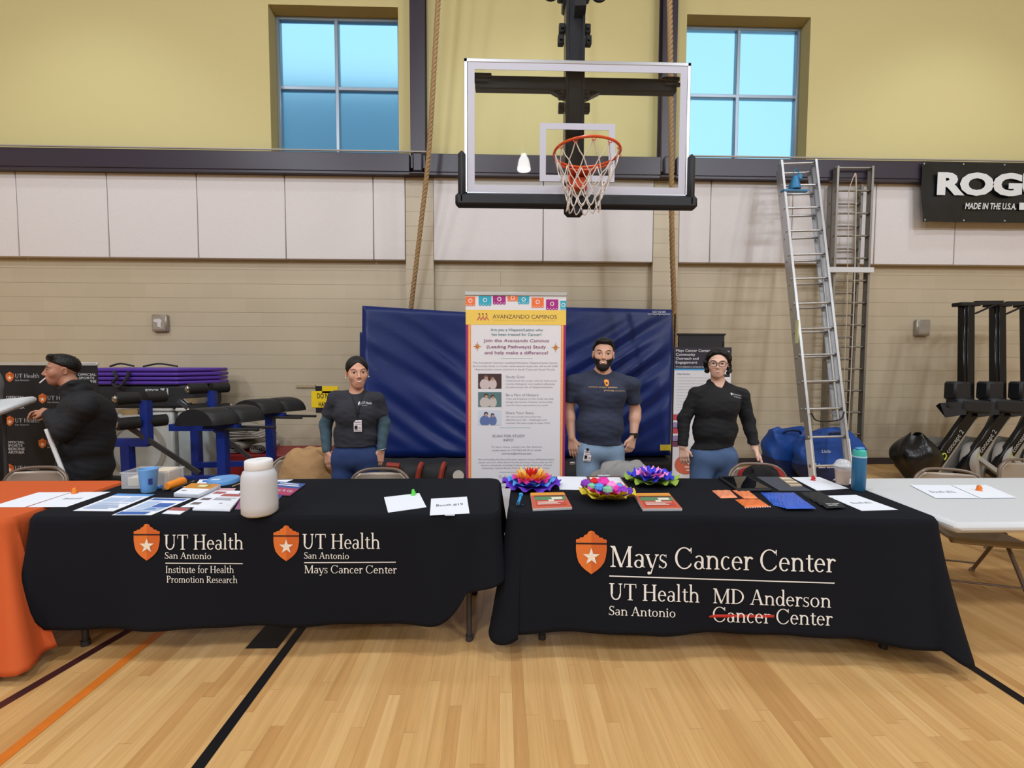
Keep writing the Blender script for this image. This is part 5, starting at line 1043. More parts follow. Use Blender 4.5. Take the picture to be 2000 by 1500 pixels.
# ------------------------------------------------------------------ things on the tables
ZT_ = TZ+0.0015
M_paper = mat('white_paper', C(232, 236, 246), 0.7); M_card = mat('cream_card', C(214, 200, 180), 0.8)
def bil(c, u_, v_):                                    # c: corners back-left, back-right, front-right, front-left
    return (c[0].lerp(c[1], u_)).lerp(c[3].lerp(c[2], u_), v_)
def flat_thing(name, label, cat, px, z, th, mts, prints=(), group=None, edge=None):
    """a leaf or booklet whose four corners are seen at px (far edge first); prints: (u0,v0,u1,v1,material index) or (text,u0,v,u1,h,mi)"""
    c = [G(a, b, z+th) for a, b in px]; ctr = (c[0]+c[1]+c[2]+c[3])/4; root = Vector((ctr.x, ctr.y, z))
    m = MB(); lo = [Vector((p.x, p.y, z)) for p in c]
    m.add(c+lo, [(3, 2, 1, 0), (0, 1, 5, 4), (1, 2, 6, 5), (2, 3, 7, 6), (3, 0, 4, 7), (4, 5, 6, 7)], 0)
    if edge is not None: m.m[-5:-1] = [edge]*4
    for i, q in enumerate(prints):
        up = Vector((0, 0, 0.0006+0.0003*i))
        if isinstance(q[0], str):
            vs, fs = fit_text(q[0], q[1], q[2], q[3], q[2], q[4], bold=.004); m.add([bil(c, x, y)+up for x, y in vs], fs, q[5])
        else:
            u0, v0, u1, v1, mi_ = q; m.add([bil(c, u0, v0)+up, bil(c, u0, v1)+up, bil(c, u1, v1)+up, bil(c, u1, v0)+up], [(0, 1, 2, 3)], mi_)
    o = m.build(name, mts, loc=root, smooth=None); tag(o, label, cat, group); return o
def lines_of(u0, u1, v0, v1, n, mi_, dash=()):
    return [(u0, v0+(v1-v0)*i/n, u1-(.06*((i*7) % 4)), v0+(v1-v0)*(i+.45)/n, mi_) for i in range(n)]
gy = flat(150, 154, 166)
# orange table
flat_thing('paper_sheet', 'blank white sheet on the orange cloth, cut by the picture edge', 'paper', [(75, 961.5), (140, 961), (48, 990.5), (-22, 990.5)], ZT_-0.002, .0006, [M_paper])
flat_thing('paper_sheet', 'white booth sheet on the orange cloth with faint print', 'paper', [(142, 961), (216, 960.5), (130, 990), (53, 990.5)], ZT_-0.002, .0006, [M_paper, gy], [('Booth #18', .3, .52, .74, .12, 1)])
def peg(px, py, z, col, label, h=.03, r=.011):
    b = G(px, py, z); m = MB(); m.lathe([(0, 0), (r*1.25, 0), (r*1.25, h*.12), (r, h*.2), (r*.86, h*.85), (r*.6, h), (0, h)], b, n=16); m.box(b+Vector((r*.9, 0, h*.45)), (r*.8, r*1.1, h*.3), b=.001)
    o = m.build('party_favor', mat('cap_%s' % label.split()[1], col, 0.35), loc=b); return tag(o, label, 'favor')
peg(146, 963, ZT_, C(232, 130, 40), 'small orange plastic cap on the sheets of the orange table', .033, .013)
# first black table
bl = [M_paper, flat(92, 150, 214), flat(60, 100, 176), flat(176, 196, 226)]
flat_thing('flyer', 'pale blue flyer next to the orange cloth', 'flyer', [(230, 964), (302, 965.5), (221, 998.5), (142.5, 997.5)], ZT_, .0008, bl, [(0, .0, 1, .13, 1), (.1, .25, .55, .5, 3), (.6, .2, .9, .48, 3)]+lines_of(.1, .9, .55, .92, 6, 3))
flat_thing('flyer', 'blue and white flyer with dark blue bars, beside the pale blue one', 'flyer', [(300, 972), (374, 973.5), (295, 1006), (218, 1006)], ZT_, .0008, bl, [(.06, .04, .94, .16, 2), (.5, .32, .92, .56, 2), (.1, .22, .45, .6, 3), (.1, .64, .9, .78, 3), (.05, .83, .8, .97, 2)]+lines_of(.5, .92, .6, .76, 3, 1))
rd = [M_paper, flat(170, 92, 92), flat(160, 160, 170), flat(206, 160, 170), flat(110, 100, 104)]
flat_thing('flyer', 'white flyer with brown pictures under the white booklet', 'flyer', [(425, 956.5), (474, 959), (424, 991), (352, 990.5)], ZT_, .0008, rd, [(.1, .1, .5, .24, 1), (.12, .5, .4, .62, 4), (.5, .4, .8, .55, 4), (.1, .75, .35, .86, 4)])
flat_thing('leaflet', 'small red and white folded leaflet at the table edge', 'leaflet', [(337, 991), (371, 992.5), (351.5, 1004), (316.5, 1002.5)], ZT_, .003, rd, [(.0, .0, 1, .5, 1)])
for i in range(3): flat_thing('booklet', 'white booklet with brown heading in the stack beside the jug', 'booklet', [(433+i*.6, 966-i*1.2), (474, 967-i*1.2), (449, 998-i*1.4), (376, 996-i*1.4)], ZT_+.0015+i*.0032, .003, rd, [(.12, .02, .95, .2, 1), (.5, .62, .6, .68, 2)]+lines_of(.1, .9, .3, .5, 3, 2), 'white booklets beside the jug')
flat_thing('card', 'small pink card lying behind the white booklets', 'card', [(430, 953.5), (461, 953.5), (457, 958.5), (424, 958)], ZT_, .001, rd, [(0, 0, 1, 1, 3)])
og = [M_paper, flat(206, 136, 48), flat(120, 124, 84), flat(236, 226, 170), flat(160, 160, 168)]
for i in range(5):
    j = i*1.45; flat_thing('booklet', 'orange and white booklet in the thick stack beside the blue cup', 'booklet', [(374+(i % 2)*.8, 949.5-j), (431-(i % 3)*.7, 951.5-j), (388, 971-j), (339.5, 968.5-j)], ZT_+i*.0054, .005, og, [(.0, .0, 1, .5, 1), (.36, .1, .78, .38, 2), (.4, .14, .7, .34, 3), (.12, .7, .3, .8, 4)], 'orange and white booklets')
pu = [flat(150, 90, 130), flat(196, 150, 180), flat(52, 84, 150), flat(214, 216, 226), flat(170, 60, 100)]
for i in range(4): flat_thing('brochure', 'purple brochure in the fanned pile behind the jug', 'brochure', [(474+i, 966-i*1.5), (498, 966-i*1.5), (490, 994-i*2), (459+i*1.5, 994-i*2.2)], ZT_+i*.0032, .003, pu, [(.1, .1, .9, .3, 1)], 'purple brochures behind the jug', edge=1)
for i, q in enumerate(([(530, 957), (557, 961), (540, 980), (512, 977)], [(544, 940.5), (597, 945), (566, 968), (520, 964)])):
    flat_thing('brochure', ['blue brochure half hidden by the jug', 'blue and magenta brochure next to the jug'][i], 'brochure', q, ZT_+.003*i, .003, pu, [(0, 0, 1, .46, 2), (0, .46, 1, 1, 4 if i else 2), (.1, .08, .8, .15, 3), (.1, .22, .9, .3, 3), ('Pay It Up', .2, .75, .9, .16, 3)])
flat_thing('paper_sheet', 'plain white sheet behind the jug near the far table edge', 'paper', [(537, 937), (573, 936.5), (552, 944), (508, 944)], ZT_, .0008, [M_paper])
# the jug
jb = G(508, 1002, ZT_); jug = thing('plastic_jug', 'big translucent plastic jar with a white screw lid near the table edge', 'jar', jb)
M_jug = mat('translucent_plastic', (0.84, 0.85, 0.91, 1), 0.35, trans=0.28, ior=1.12)
MB().lathe([(0, 0.0), (0.075, 0.0), (0.086, 0.012), (0.087, 0.05), (0.085, 0.17), (0.082, 0.205), (0.074, 0.225), (0.062, 0.236), (0.06, 0.25), (0.056, 0.25), (0.056, 0.235), (0.07, 0.222), (0.079, 0.2), (0.082, 0.05), (0.08, 0.014), (0, 0.006)], jb, n=40).build('jar_body', M_jug, jug, smooth=50)
m = MB(); m.lathe([(0, 0.238), (0.064, 0.238), (0.066, 0.242), (0.066, 0.276), (0.063, 0.281), (0, 0.283)], jb, n=40); m.lathe([(0.0, .2835), (.012, .2835), (.012, .2845), (0, .2845)], jb, n=14); m.build('screw_lid', mat('white_lid_plastic', C(230, 230, 232), 0.5), jug)
# blue cup, clear box and clutter
cb = G(291, 960, ZT_); cup = thing('plastic_cup', 'light blue plastic cup beside the clear box', 'cup', cb)
MB().lathe([(0, 0), (0.036, 0), (0.038, 0.004), (0.050, 0.135), (0.053, 0.14), (0.050, 0.142), (0.047, 0.137), (0.0355, 0.008), (0, 0.006)], cb, n=32).build('cup_wall', mat('light_blue_plastic', C(120, 176, 232), 0.4, trans=0.15), cup, smooth=50)
m = MB(); m.box(cb+Vector((0.036, -0.032, 0.07)), (0.002, 0.02, 0.035), rotz(-.75)); m.build('cup_print', flat(40, 44, 110), cup, smooth=None)
xb = G(300, 948, ZT_); bx = thing('clear_box', 'clear plastic tub holding two cream card packs', 'container', xb); M_clear = mat('clear_plastic', (0.85, 0.87, 0.9, 1), 0.12, alpha=.22)
m = MB()
for c, d in (((0, 0, .003), (.27, .15, .003)), ((-.135, 0, .05), (.003, .15, .1)), ((.135, 0, .05), (.003, .15, .1)), ((0, -.075, .05), (.27, .003, .1)), ((0, .075, .05), (.27, .003, .1))): m.box(xb+Vector(c), d)
m.build('tub_wall', M_clear, bx, smooth=None); m = MB()
for c, d in (((0, -.078, .1), (.28, .01, .006)), ((0, .078, .1), (.28, .01, .006)), ((-.138, 0, .1), (.01, .15, .006)), ((.138, 0, .1), (.01, .15, .006))): m.box(xb+Vector(c), d)
m.build('tub_rim', M_clear, bx, smooth=None)
for dx, hh, lb in ((-.095, .055, 'cream card pack in the clear tub, partly hidden by the blue cup'), (.075, .10, 'taller cream card pack with a navy label in the clear tub')):
    p_ = xb+Vector((dx, 0.01, 0.005)); m = MB(); m.box(p_+Vector((0, 0, hh/2)), (.07 if dx < 0 else .10, .10, hh), b=.004); m.mi(1)
    if dx > 0: m.box(p_+Vector((-.035, -.051, .05)), (.028, .002, .07))
    o = m.build('card_pack', [M_card, flat(34, 44, 92)], loc=p_); tag(o, lb, 'card pack')
a, b2 = G(326, 950, ZT_+.03), G(360, 939, ZT_+.03); ob = thing('squeeze_bottle', 'orange squeeze bottle lying on its side beyond the booklets', 'bottle', (a+b2)/2-Vector((0, 0, .03)))
d_ = (b2-a).normalized(); u_, v_ = frame_of(d_); R_ = Matrix(((u_.x, v_.x, d_.x), (u_.y, v_.y, d_.y), (u_.z, v_.z, d_.z))); L_ = (b2-a).length
MB().lathe([(0, 0), (.02, 0), (.024, .01), (.026, L_*.55), (.03, L_*.75), (.028, L_*.92), (.015, L_), (0, L_)], a, n=24, R=R_).build('bottle_body', mat('orange_plastic', C(236, 138, 34), 0.35), ob); MB().box(a.lerp(b2, .3)-Vector((0, .024, -.002)), (.035, .003, .02), rotz(.4)).build('bottle_label', flat(240, 200, 150), ob, smooth=None)
for (x0, y0, x1, y1), lb in (((318, 957, 366, 950), 'dark grey pen lying in front of the orange bottle'), ((335, 960, 380, 941), 'black pen crossing the grey one by the orange bottle')):
    a, b2 = G(x0, y0, ZT_+.006), G(x1, y1, ZT_+.006); 
    if 'black' in lb: a.z += .004; b2.z += .008
    pn = thing('pen', lb, 'pen', (a+b2)/2-Vector((0, 0, .006)), 'pens among the handouts'); MB().cyl(a, a.lerp(b2, .86), .0055, n=10).build('barrel', mat('pen_barrel', C(44, 44, 52) if 'black' in lb else C(84, 84, 94), .35), pn); MB().cyl(a.lerp(b2, .86), b2, .0055, .0015, n=10).build('tip', M_silver, pn)
a, b2 = G(454, 950, ZT_+.004), G(478, 941, ZT_+.004); pn = thing('pencil', 'plain wooden pencil between the blue disc and the jug', 'pencil', (a+b2)/2-Vector((0, 0, .004))); MB().cyl(a, a.lerp(b2, .9), .004, n=6).build('shaft', mat('pencil_wood', C(190, 150, 110), .6), pn); MB().cyl(a.lerp(b2, .9), b2, .004, .0008, n=6).build('tip', M_rub, pn)
kb = G(308, 955, ZT_); m = MB(); m.box(kb+Vector((0, 0, .009)), (.034, .022, .018), rotz(.5), .004); m.box(kb+Vector((.02, .012, .016)), (.02, .012, .012), rotz(-.4), .003); o = m.build('binder_clip', mat('bright_blue_plastic', C(62, 132, 224), .35), loc=kb); tag(o, 'small bright blue clip beside the base of the light blue cup', 'clip')
db = G(437, 943, ZT_); dk = thing('disc_case', 'round light blue case with a small white label', 'case', db)
MB().lathe([(0, 0), (.088, 0), (.092, .004), (.092, .026), (.088, .032), (.03, .034), (.012, .030), (0, .030)], db, n=44).build('case_body', mat('sky_blue_plastic', C(98, 156, 216), .4), dk); MB().box(db+Vector((-.02, -.045, .0345)), (.05, .03, .001), rotz(.15)).build('case_label', flat(214, 226, 240), dk, smooth=None)
flat_thing('packet', 'white packet with a blue mark beside the round blue case', 'packet', [(390, 936.5), (410, 936), (412, 944), (384, 944)], ZT_, .01, [M_paper, flat(40, 110, 206)], [(.35, .2, .75, .7, 1)])
flat_thing('paper_sheet', 'white sheet held by a green cap beside the booth number sheet', 'paper', [(750, 971), (819, 963), (833, 990.5), (758, 1001)], ZT_, .0008, [M_paper])
peg(807, 967, ZT_+.001, C(96, 214, 80), 'small green plastic cap at the corner of a white sheet', .034, .011)
flat_thing('paper_sheet', 'white sheet numbered 19 at the edge of the first black table', 'paper', [(842, 974), (912, 970), (917, 1002.5), (839.5, 1006.5)], ZT_, .0008, [M_paper, flat(40, 40, 48)], [('Booth #19', .15, .52, .86, .13, 1)])
MB_tab = flat_thing('paper_tab', 'small pale tab under the front of the sheet numbered 19', 'paper', [(868, 1003.5), (889, 1003), (888, 1007), (869, 1007)], ZT_-.0008, .0006, [flat(196, 198, 214)])

# second black table
def petal_ring(m, c, r0, r1, z0, z1, n, mi_, rnd, wob=.012, seg=7, up=.0):
    """a crumpled ring of tissue"""
    N = n*seg; ph = rnd.uniform(0, 6)
    def f(u_, v_):
        a = 2*PI*u_; lob = abs(math.sin(n*a/2+ph))**.6; r = r0+(r1-r0)*v_*(.78+.22*lob)+rnd_w(a*3+ph)*.006*v_; z = z0+(z1-z0)*v_**1.4+wob*v_*math.sin(a*n*1.5+ph*2)+wob*.6*v_*math.sin(a*n*.5+1.3*ph)+up*v_
        return Vector((c.x+r*math.cos(a), c.y+r*math.sin(a), max(c.z+.001, c.z+z)))
    k = m.i; m.mi(mi_); m.grid(f, N, 5, wrap=True); m.mi(k)
def rnd_w(x): return math.sin(x)+.5*math.sin(2.3*x+1)
tis = lambda r, g, b: mat('tissue_%d_%d_%d' % (r, g, b), C(r, g, b), .85, bump=.3, bscale=60, trans=0)
T = {k: tis(*v) for k, v in dict(purple=(104, 52, 190), blue=(84, 158, 232), magenta=(226, 60, 170), orange=(244, 140, 36), yellow=(250, 206, 90), red=(214, 34, 34), dblue=(50, 60, 206), pink=(246, 150, 216), green=(150, 180, 70), bowl=(216, 196, 60), violet=(140, 62, 190), mint=(130, 200, 160)).items()}
def flower(px, py, R, rings, label, extra=None):
    b = G(px, py, ZT_); t = thing('paper_flower', label, 'paper flower', b, 'tissue paper flowers'); rnd = random.Random(int(px))
    for nm, r0, r1, z0, z1, n, wob in rings:
        m = MB(); petal_ring(m, b, r0*R, r1*R, z0, z1, n, 0, rnd, wob); m.build('tissue_layer', T[nm], t, smooth=70)
    if extra: extra(b, t, rnd)
    return t
def petals(b, t, rnd, nm, n, r, z, L, wd, tilt):       # upright pointed petals
    m = MB()
    for k in range(n):
        a = 2*PI*(k+rnd.uniform(-.3, .3))/n; d = Vector((math.cos(a), math.sin(a), 0)); s_ = Vector((-d.y, d.x, 0)); p = b+d*r*rnd.uniform(.8, 1.1)+Vector((0, 0, z)); tip = p+d*L*math.cos(tilt)+Vector((0, 0, L*math.sin(tilt)*rnd.uniform(.8, 1.15)))
        mid = p.lerp(tip, .5)+Vector((0, 0, -.006)); m.add([p-s_*wd*.4, p+s_*wd*.4, mid+s_*wd, tip+s_*wd*.15, tip-s_*wd*.15, mid-s_*wd], [(0, 1, 2, 5), (5, 2, 3, 4)])
    m.build('petals', T[nm], t, smooth=60)
flower(1038, 949, .185, [('purple', .1, 1.05, .0, .022, 9, .014), ('blue', .1, .84, .012, .045, 8, .012), ('magenta', .1, .7, .028, .056, 8, .012)], 'tissue flower with purple and blue skirt and red centre', lambda b, t, r: (petals(b, t, r, 'orange', 18, .06, .045, .075, .018, .55), petals(b, t, r, 'yellow', 16, .045, .055, .07, .016, .85), petals(b, t, r, 'red', 14, .02, .065, .055, .016, 1.1)))
def balls(b, t, rnd):
    for nm, x, y, z, r in (('magenta', -.01, .03, .085, .036), ('red', -.06, .05, .085, .026), ('violet', -.11, .05, .075, .028), ('pink', .03, .0, .075, .03), ('blue', -.045, -.01, .07, .026), ('mint', .0, -.035, .062, .026), ('violet', .085, -.04, .052, .032), ('magenta', .05, -.015, .062, .026), ('purple', .125, -.02, .045, .028), ('blue', .08, .03, .06, .024), ('yellow', .04, .03, .066, .02), ('mint', -.085, .01, .07, .022), ('magenta', -.02, .06, .08, .026)):
        m = MB(); c = b+Vector((x, y, z))
        def f(u_, v_): a = 2*PI*u_; e = -PI/2+PI*v_; k = 1+.14*math.sin(a*5+nmk)+.1*math.sin(e*7+nmk*2); return c+Vector((r*k*math.cos(e)*math.cos(a), r*k*math.cos(e)*math.sin(a), r*.85*k*math.sin(e)))
        nmk = x*90+y*40; m.grid(f, 20, 12, wrap=True); m.build('tissue_bud', T[nm], t, smooth=70)
flower(1184, 974, .165, [('bowl', .0, 1.0, .0, .055, 7, .012), ('bowl', .0, .86, .01, .062, 7, .010), ('magenta', .1, .74, .03, .066, 8, .01)], 'yellow tissue bowl filled with bright crumpled buds', balls)
flower(1272, 942, .175, [('green', .05, 1.05, .0, .035, 8, .014), ('dblue', .1, .86, .02, .056, 8, .014), ('pink', .1, .6, .04, .066, 8, .012), ('dblue', .08, .42, .055, .08, 7, .012)], 'tissue flower in blue and pink on a pale green base', lambda b, t, r: petals(b, t, r, 'pink', 12, .05, .06, .05, .016, .7))
cl = thing('clipboard', 'brown clipboard with a white form between the paper flowers', 'clipboard', G(1185, 945, ZT_)); c = [G(a, b, ZT_+.003) for a, b in ((1145, 929.5), (1211, 929.5), (1234, 961), (1158, 961))]
m = MB(); lo = [Vector((p.x, p.y, ZT_)) for p in c]; m.add(c+lo, [(3, 2, 1, 0), (0, 1, 5, 4), (1, 2, 6, 5), (2, 3, 7, 6), (3, 0, 4, 7)]); m.build('board', mat('hardboard_brown', C(104, 78, 58), .6), cl, smooth=None)
c2 = [G(a, b, ZT_+.0042) for a, b in ((1151, 932), (1210, 932), (1230, 960), (1163, 959))]; MB().add(c2, [(3, 2, 1, 0)]).build('form_sheet', M_paper, cl, smooth=None); q = c[0].lerp(c[1], .5); MB().box(q+Vector((0, -.015, .008)), (.09, .025, .014), b=.003).build('clip', M_silver, cl)
flat_thing('paper_sheet', 'white sheet between the purple tissue flower and the brown clipboard', 'paper', [(1088, 930.5), (1145, 931), (1155, 957), (1093, 956)], ZT_, .0006, [M_paper])
rb = [M_paper, flat(196, 92, 64), flat(84, 136, 96), flat(224, 150, 60), flat(230, 220, 206), flat(190, 70, 62), flat(90, 60, 50)]
for s_, q, lb in ((0, ((1036, 966), (1101, 965), (1117, 994), (1041, 997)), 'red and green booklet in the pile beside the blue clip'), (1, ((1238, 967), (1306, 966.5), (1332, 996.5), (1256, 997)), 'red and green booklet in the pile beyond the yellow tissue bowl')):
    for i in range(4):
        j = i*1.15; flat_thing('booklet', lb, 'booklet', [(a+(i % 2)*.8-.4, b-j) for a, b in q], ZT_+i*.004, .0037, rb, [(0, 0, 1, 1, 1), (.0, .0, 1, .2, 3), (.08, .2, .96, .28, 6), (.08, .3, .96, .52, 2), (.56, .34, .86, .48, 4), (.1, .55, .9, .86, 5), (.45, .5, .6, .6, 4)]+lines_of(.14, .86, .62, .84, 3, 4), 'red and green booklets, pile %d' % (s_+1))
b = G(1015, 989, ZT_); kt = thing('pen_clip', 'little blue and black clip-on light beside the red booklets', 'clip', b); m = MB(); m.bar(b+Vector((-.012, 0, .006)), b+Vector((.006, .02, .05)), .016, .012, b=.003); m.box(b+Vector((.008, .022, .058)), (.022, .016, .02), b=.004); m.build('clip_body', mat('cyan_plastic', C(40, 150, 214), .35), kt); m = MB(); m.bar(b+Vector((-.016, -.008, .004)), b+Vector((.0, .01, .034)), .007, .006); m.cyl(b+Vector((.016, -.004, 0)), b+Vector((.016, -.004, .012)), .007); m.build('clip_jaw', flat(30, 34, 44), kt, smooth=None)
# tablet, folder, phone, sheets
tb = thing('tablet', 'tablet in a thick black case lying flat, its screen dark', 'tablet', G(1456, 940, ZT_)); q = [(1402, 930), (1459, 928.5), (1510, 955.5), (1441, 957)]
c = [G(a, b, ZT_+.016) for a, b in q]; m = MB(); lo = [Vector((p.x, p.y, ZT_)) for p in c]; m.add(c+lo, [(3, 2, 1, 0), (0, 1, 5, 4), (1, 2, 6, 5), (2, 3, 7, 6), (3, 0, 4, 7), (4, 5, 6, 7)]); o = m.build('case', mat('black_rubber_case', C(22, 22, 26), .6), tb, smooth=30); bv = o.modifiers.new('soft_edge', 'BEVEL'); bv.width = .006; bv.segments = 2
ins = [bil(c, .07, .08)+Vector((0, 0, .0008)), bil(c, .93, .08)+Vector((0, 0, .0008)), bil(c, .93, .9)+Vector((0, 0, .0008)), bil(c, .07, .9)+Vector((0, 0, .0008))]; MB().add(ins, [(3, 2, 1, 0)]).build('screen', mat('dark_glass_screen', C(14, 16, 22), .03, spec=.8), tb, smooth=None)
flat_thing('folder', 'dark slate folder between the tablet and the red-capped sheet', 'folder', [(1477, 931), (1528, 931), (1586, 958.5), (1522, 958)], ZT_, .003, [mat('slate_card', C(66, 70, 82), .6)])
flat_thing('phone', 'mobile phone in a beige patterned case on the dark folder', 'phone', [(1521, 931.5), (1542, 932), (1567, 947.5), (1544, 948)], ZT_+.003, .008, [flat(196, 180, 156), flat(226, 214, 194), flat(150, 128, 104)], [(0, .15+.2*i, 1, .24+.2*i, 1+(i % 2)) for i in range(4)])
flat_thing('paper_sheet', 'white sheet held by a red cap beside the iced coffee', 'paper', [(1546, 932), (1600, 931.5), (1658, 954), (1596, 958)], ZT_, .0008, [M_paper])
peg(1588, 938, ZT_+.001, C(206, 44, 52), 'small red plastic cap on the sheet by the iced coffee', .032, .011)
cb = G(1645, 945, ZT_); cc = thing('iced_coffee', 'iced coffee in a clear plastic cup with a domed lid', 'drink', cb)
MB().lathe([(0, .002), (.034, .002), (.036, .01), (.044, .092), (0, .094)], cb, n=28).build('coffee', mat('milky_coffee', C(178, 138, 104), .5, vary=.2, vscale=60), cc); MB().lathe([(0, 0), (.036, 0), (.048, .118), (.051, .12), (.049, .122), (.046, .118), (.0345, .001)], cb, n=28).build('cup_wall', M_clear, cc, smooth=50); MB().lathe([(.052, .118), (.053, .124), (.045, .134), (.038, .152), (.02, .162), (0, .163)], cb, n=28).build('dome_lid', mat('clear_lid_plastic', (.9, .91, .93, 1), .12, alpha=.5), cc, smooth=60)
bb_ = G(1676, 957, ZT_); wb = thing('water_bottle', 'tall blue insulated water bottle with a teal flip lid', 'bottle', bb_)
MB().lathe([(0, 0), (.034, 0), (.037, .004), (.038, .2), (.037, .208), (0, .208)], bb_, n=32).build('bottle_body', mat('steel_blue_paint', C(46, 104, 146), .4), wb); MB().lathe([(.0, .208), (.038, .208), (.0385, .216), (.0, .216)], bb_, n=32).build('collar', flat(176, 206, 226), wb); MB().lathe([(0, .216), (.036, .216), (.037, .226), (.034, .25), (.02, .258), (0, .258)], bb_, n=32).build('lid', mat('teal_plastic', C(70, 184, 170), .4), wb)
m = MB(); m.box(bb_+Vector((-.004, -.004, .262)), (.05, .034, .014), roty(-.12), .006); m.box(bb_+Vector((0, -.036, .045)), (.004, .002, .028)); m.build('flip_tab', mat('mid_blue_plastic', C(70, 140, 196), .4), wb)
# giveaways
M_film = mat('glossy_orange_pouch', C(232, 120, 60), .25, bump=.5, bscale=70); M_bf = mat('glossy_blue_pouch', C(46, 96, 206), .12, bump=1.0, bscale=26)
def pouch(q, z, th, mt, name, label, cat, group, rnd, puff=.006):
    c = [G(a, b, z) for a, b in q]; m = MB()
    def f(u_, v_): e = min(u_, 1-u_, v_, 1-v_)*2; p = bil(c, u_, v_); return p+Vector((0, 0, th*min(1, e*4)**.5+puff*rnd_w(u_*17+v_*11+q[0][0])*.25*min(1, e*5)+.0008))
    m.grid(f, 18, 16); n_ = len(m.v); m.add([p+Vector((0, 0, .0004)) for p in c], [(0, 1, 2, 3)]); ctr = (c[0]+c[1]+c[2]+c[3])/4
    for i in range(len(m.f)-1): m.f[i] = m.f[i][::-1]
    o = m.build(name, mt, loc=ctr, smooth=70); return tag(o, label, cat, group)
rnd = random.Random(2)
for q, mt, lb in (([(1390, 958.5), (1426, 958), (1441, 972.5), (1408, 973.5)], [mat('peach_pouch', C(240, 150, 110), .3, bump=.5, bscale=70)], 'peach coloured foil pouch nearest the tablet'), ([(1430, 958), (1463, 959.5), (1481, 974), (1453, 974)], [mat('pale_orange_pouch', C(238, 138, 90), .3, bump=.5, bscale=70)], 'pale orange pouch between the peach one and the blue packets'), ([(1435, 976), (1484, 976), (1504, 989.5), (1456, 991.5)], [M_film], 'bright orange pouch with a bead-like front edge')):
    o = pouch(q, ZT_, .008, mt, 'gift_pouch', lb, 'pouch', 'orange gift pouches', rnd)
c = [G(a, b, ZT_+.004) for a, b in ((1504, 990), (1456, 992))]; m = MB()
for k in range(11): m.ell(c[1].lerp(c[0], k/10), (.0045, .0045, .0045), 8, 6)
o = m.build('bead_string', flat(220, 190, 196, .3), loc=c[0]); tag(o, 'string of tiny pale beads along the bright orange pouch', 'beads')
for i in range(5):
    k = i/4; o = pouch([(1485+k*22, 962+k*2), (1534+k*16, 962+k*.0), (1570+k*24, 991+k*2.5), (1512+k*24, 988+k*6)], ZT_+.0035*i, .005, [M_bf], 'gift_packet', 'glossy blue packet in the fanned pile beside the black pouches', 'packet', 'glossy blue packets', rnd, .012)
for i, lb in enumerate(('black pouch lowest in the fanned row beside the blue packets', 'black pouch second in the fanned row by the blue packets', 'black pouch third in the fanned row, just under the printed one', 'black pouch with white print on top of the fanned row')):
    k = i/3; q = [(1562+k*36, 962+k*18), (1602+k*36, 960+k*19), (1620+k*32, 973+k*18), (1580+k*34, 975+k*18)]
    o = pouch(q, ZT_+.004*i, .006, [mat('black_pouch_cloth', C(34, 34, 38), .7)], 'gift_pouch', lb, 'pouch', 'black gift pouches', rnd)
    if i == 3:
        c = [G(a, b, ZT_+.022) for a, b in q]; m = MB()
        for v0, s_ in ((.42, 'MAYS CANCER'), (.66, 'CENTER')): vs, fs = fit_text(s_, .25, v0, .9 if v0 < .5 else .75, v0, .16, bold=.03); m.add([bil(c, x, y) for x, y in vs], fs)
        o2 = m.build('printed_lettering', flat(206, 206, 210), o, smooth=None)
flat_thing('paper_sheet', 'white sheet numbered 21 at the corner of the second black table', 'paper', [(1614, 968), (1672, 966.5), (1754, 995.5), (1683, 997.5)], ZT_, .0008, [M_paper, flat(120, 120, 128)], [('Booth #21', .22, .58, .8, .10, 1)])
ZW = .7465
flat_thing('paper_sheet', 'white sheet numbered 22 on the bare white table', 'paper', [(1777, 947), (1856, 947.5), (1914, 973), (1828, 973)], ZW, .0006, [M_paper, flat(140, 144, 156)], [('Booth #22', .16, .62, .74, .16, 1)])
flat_thing('paper_sheet', 'blank white sheet under the orange cap on the bare white table', 'paper', [(1858, 947.5), (1926, 947), (1986, 972), (1916, 973)], ZW, .0006, [M_paper])
peg(1912, 958, ZW+.001, C(232, 120, 40), 'small orange plastic cap on the bare white table', .033, .013)
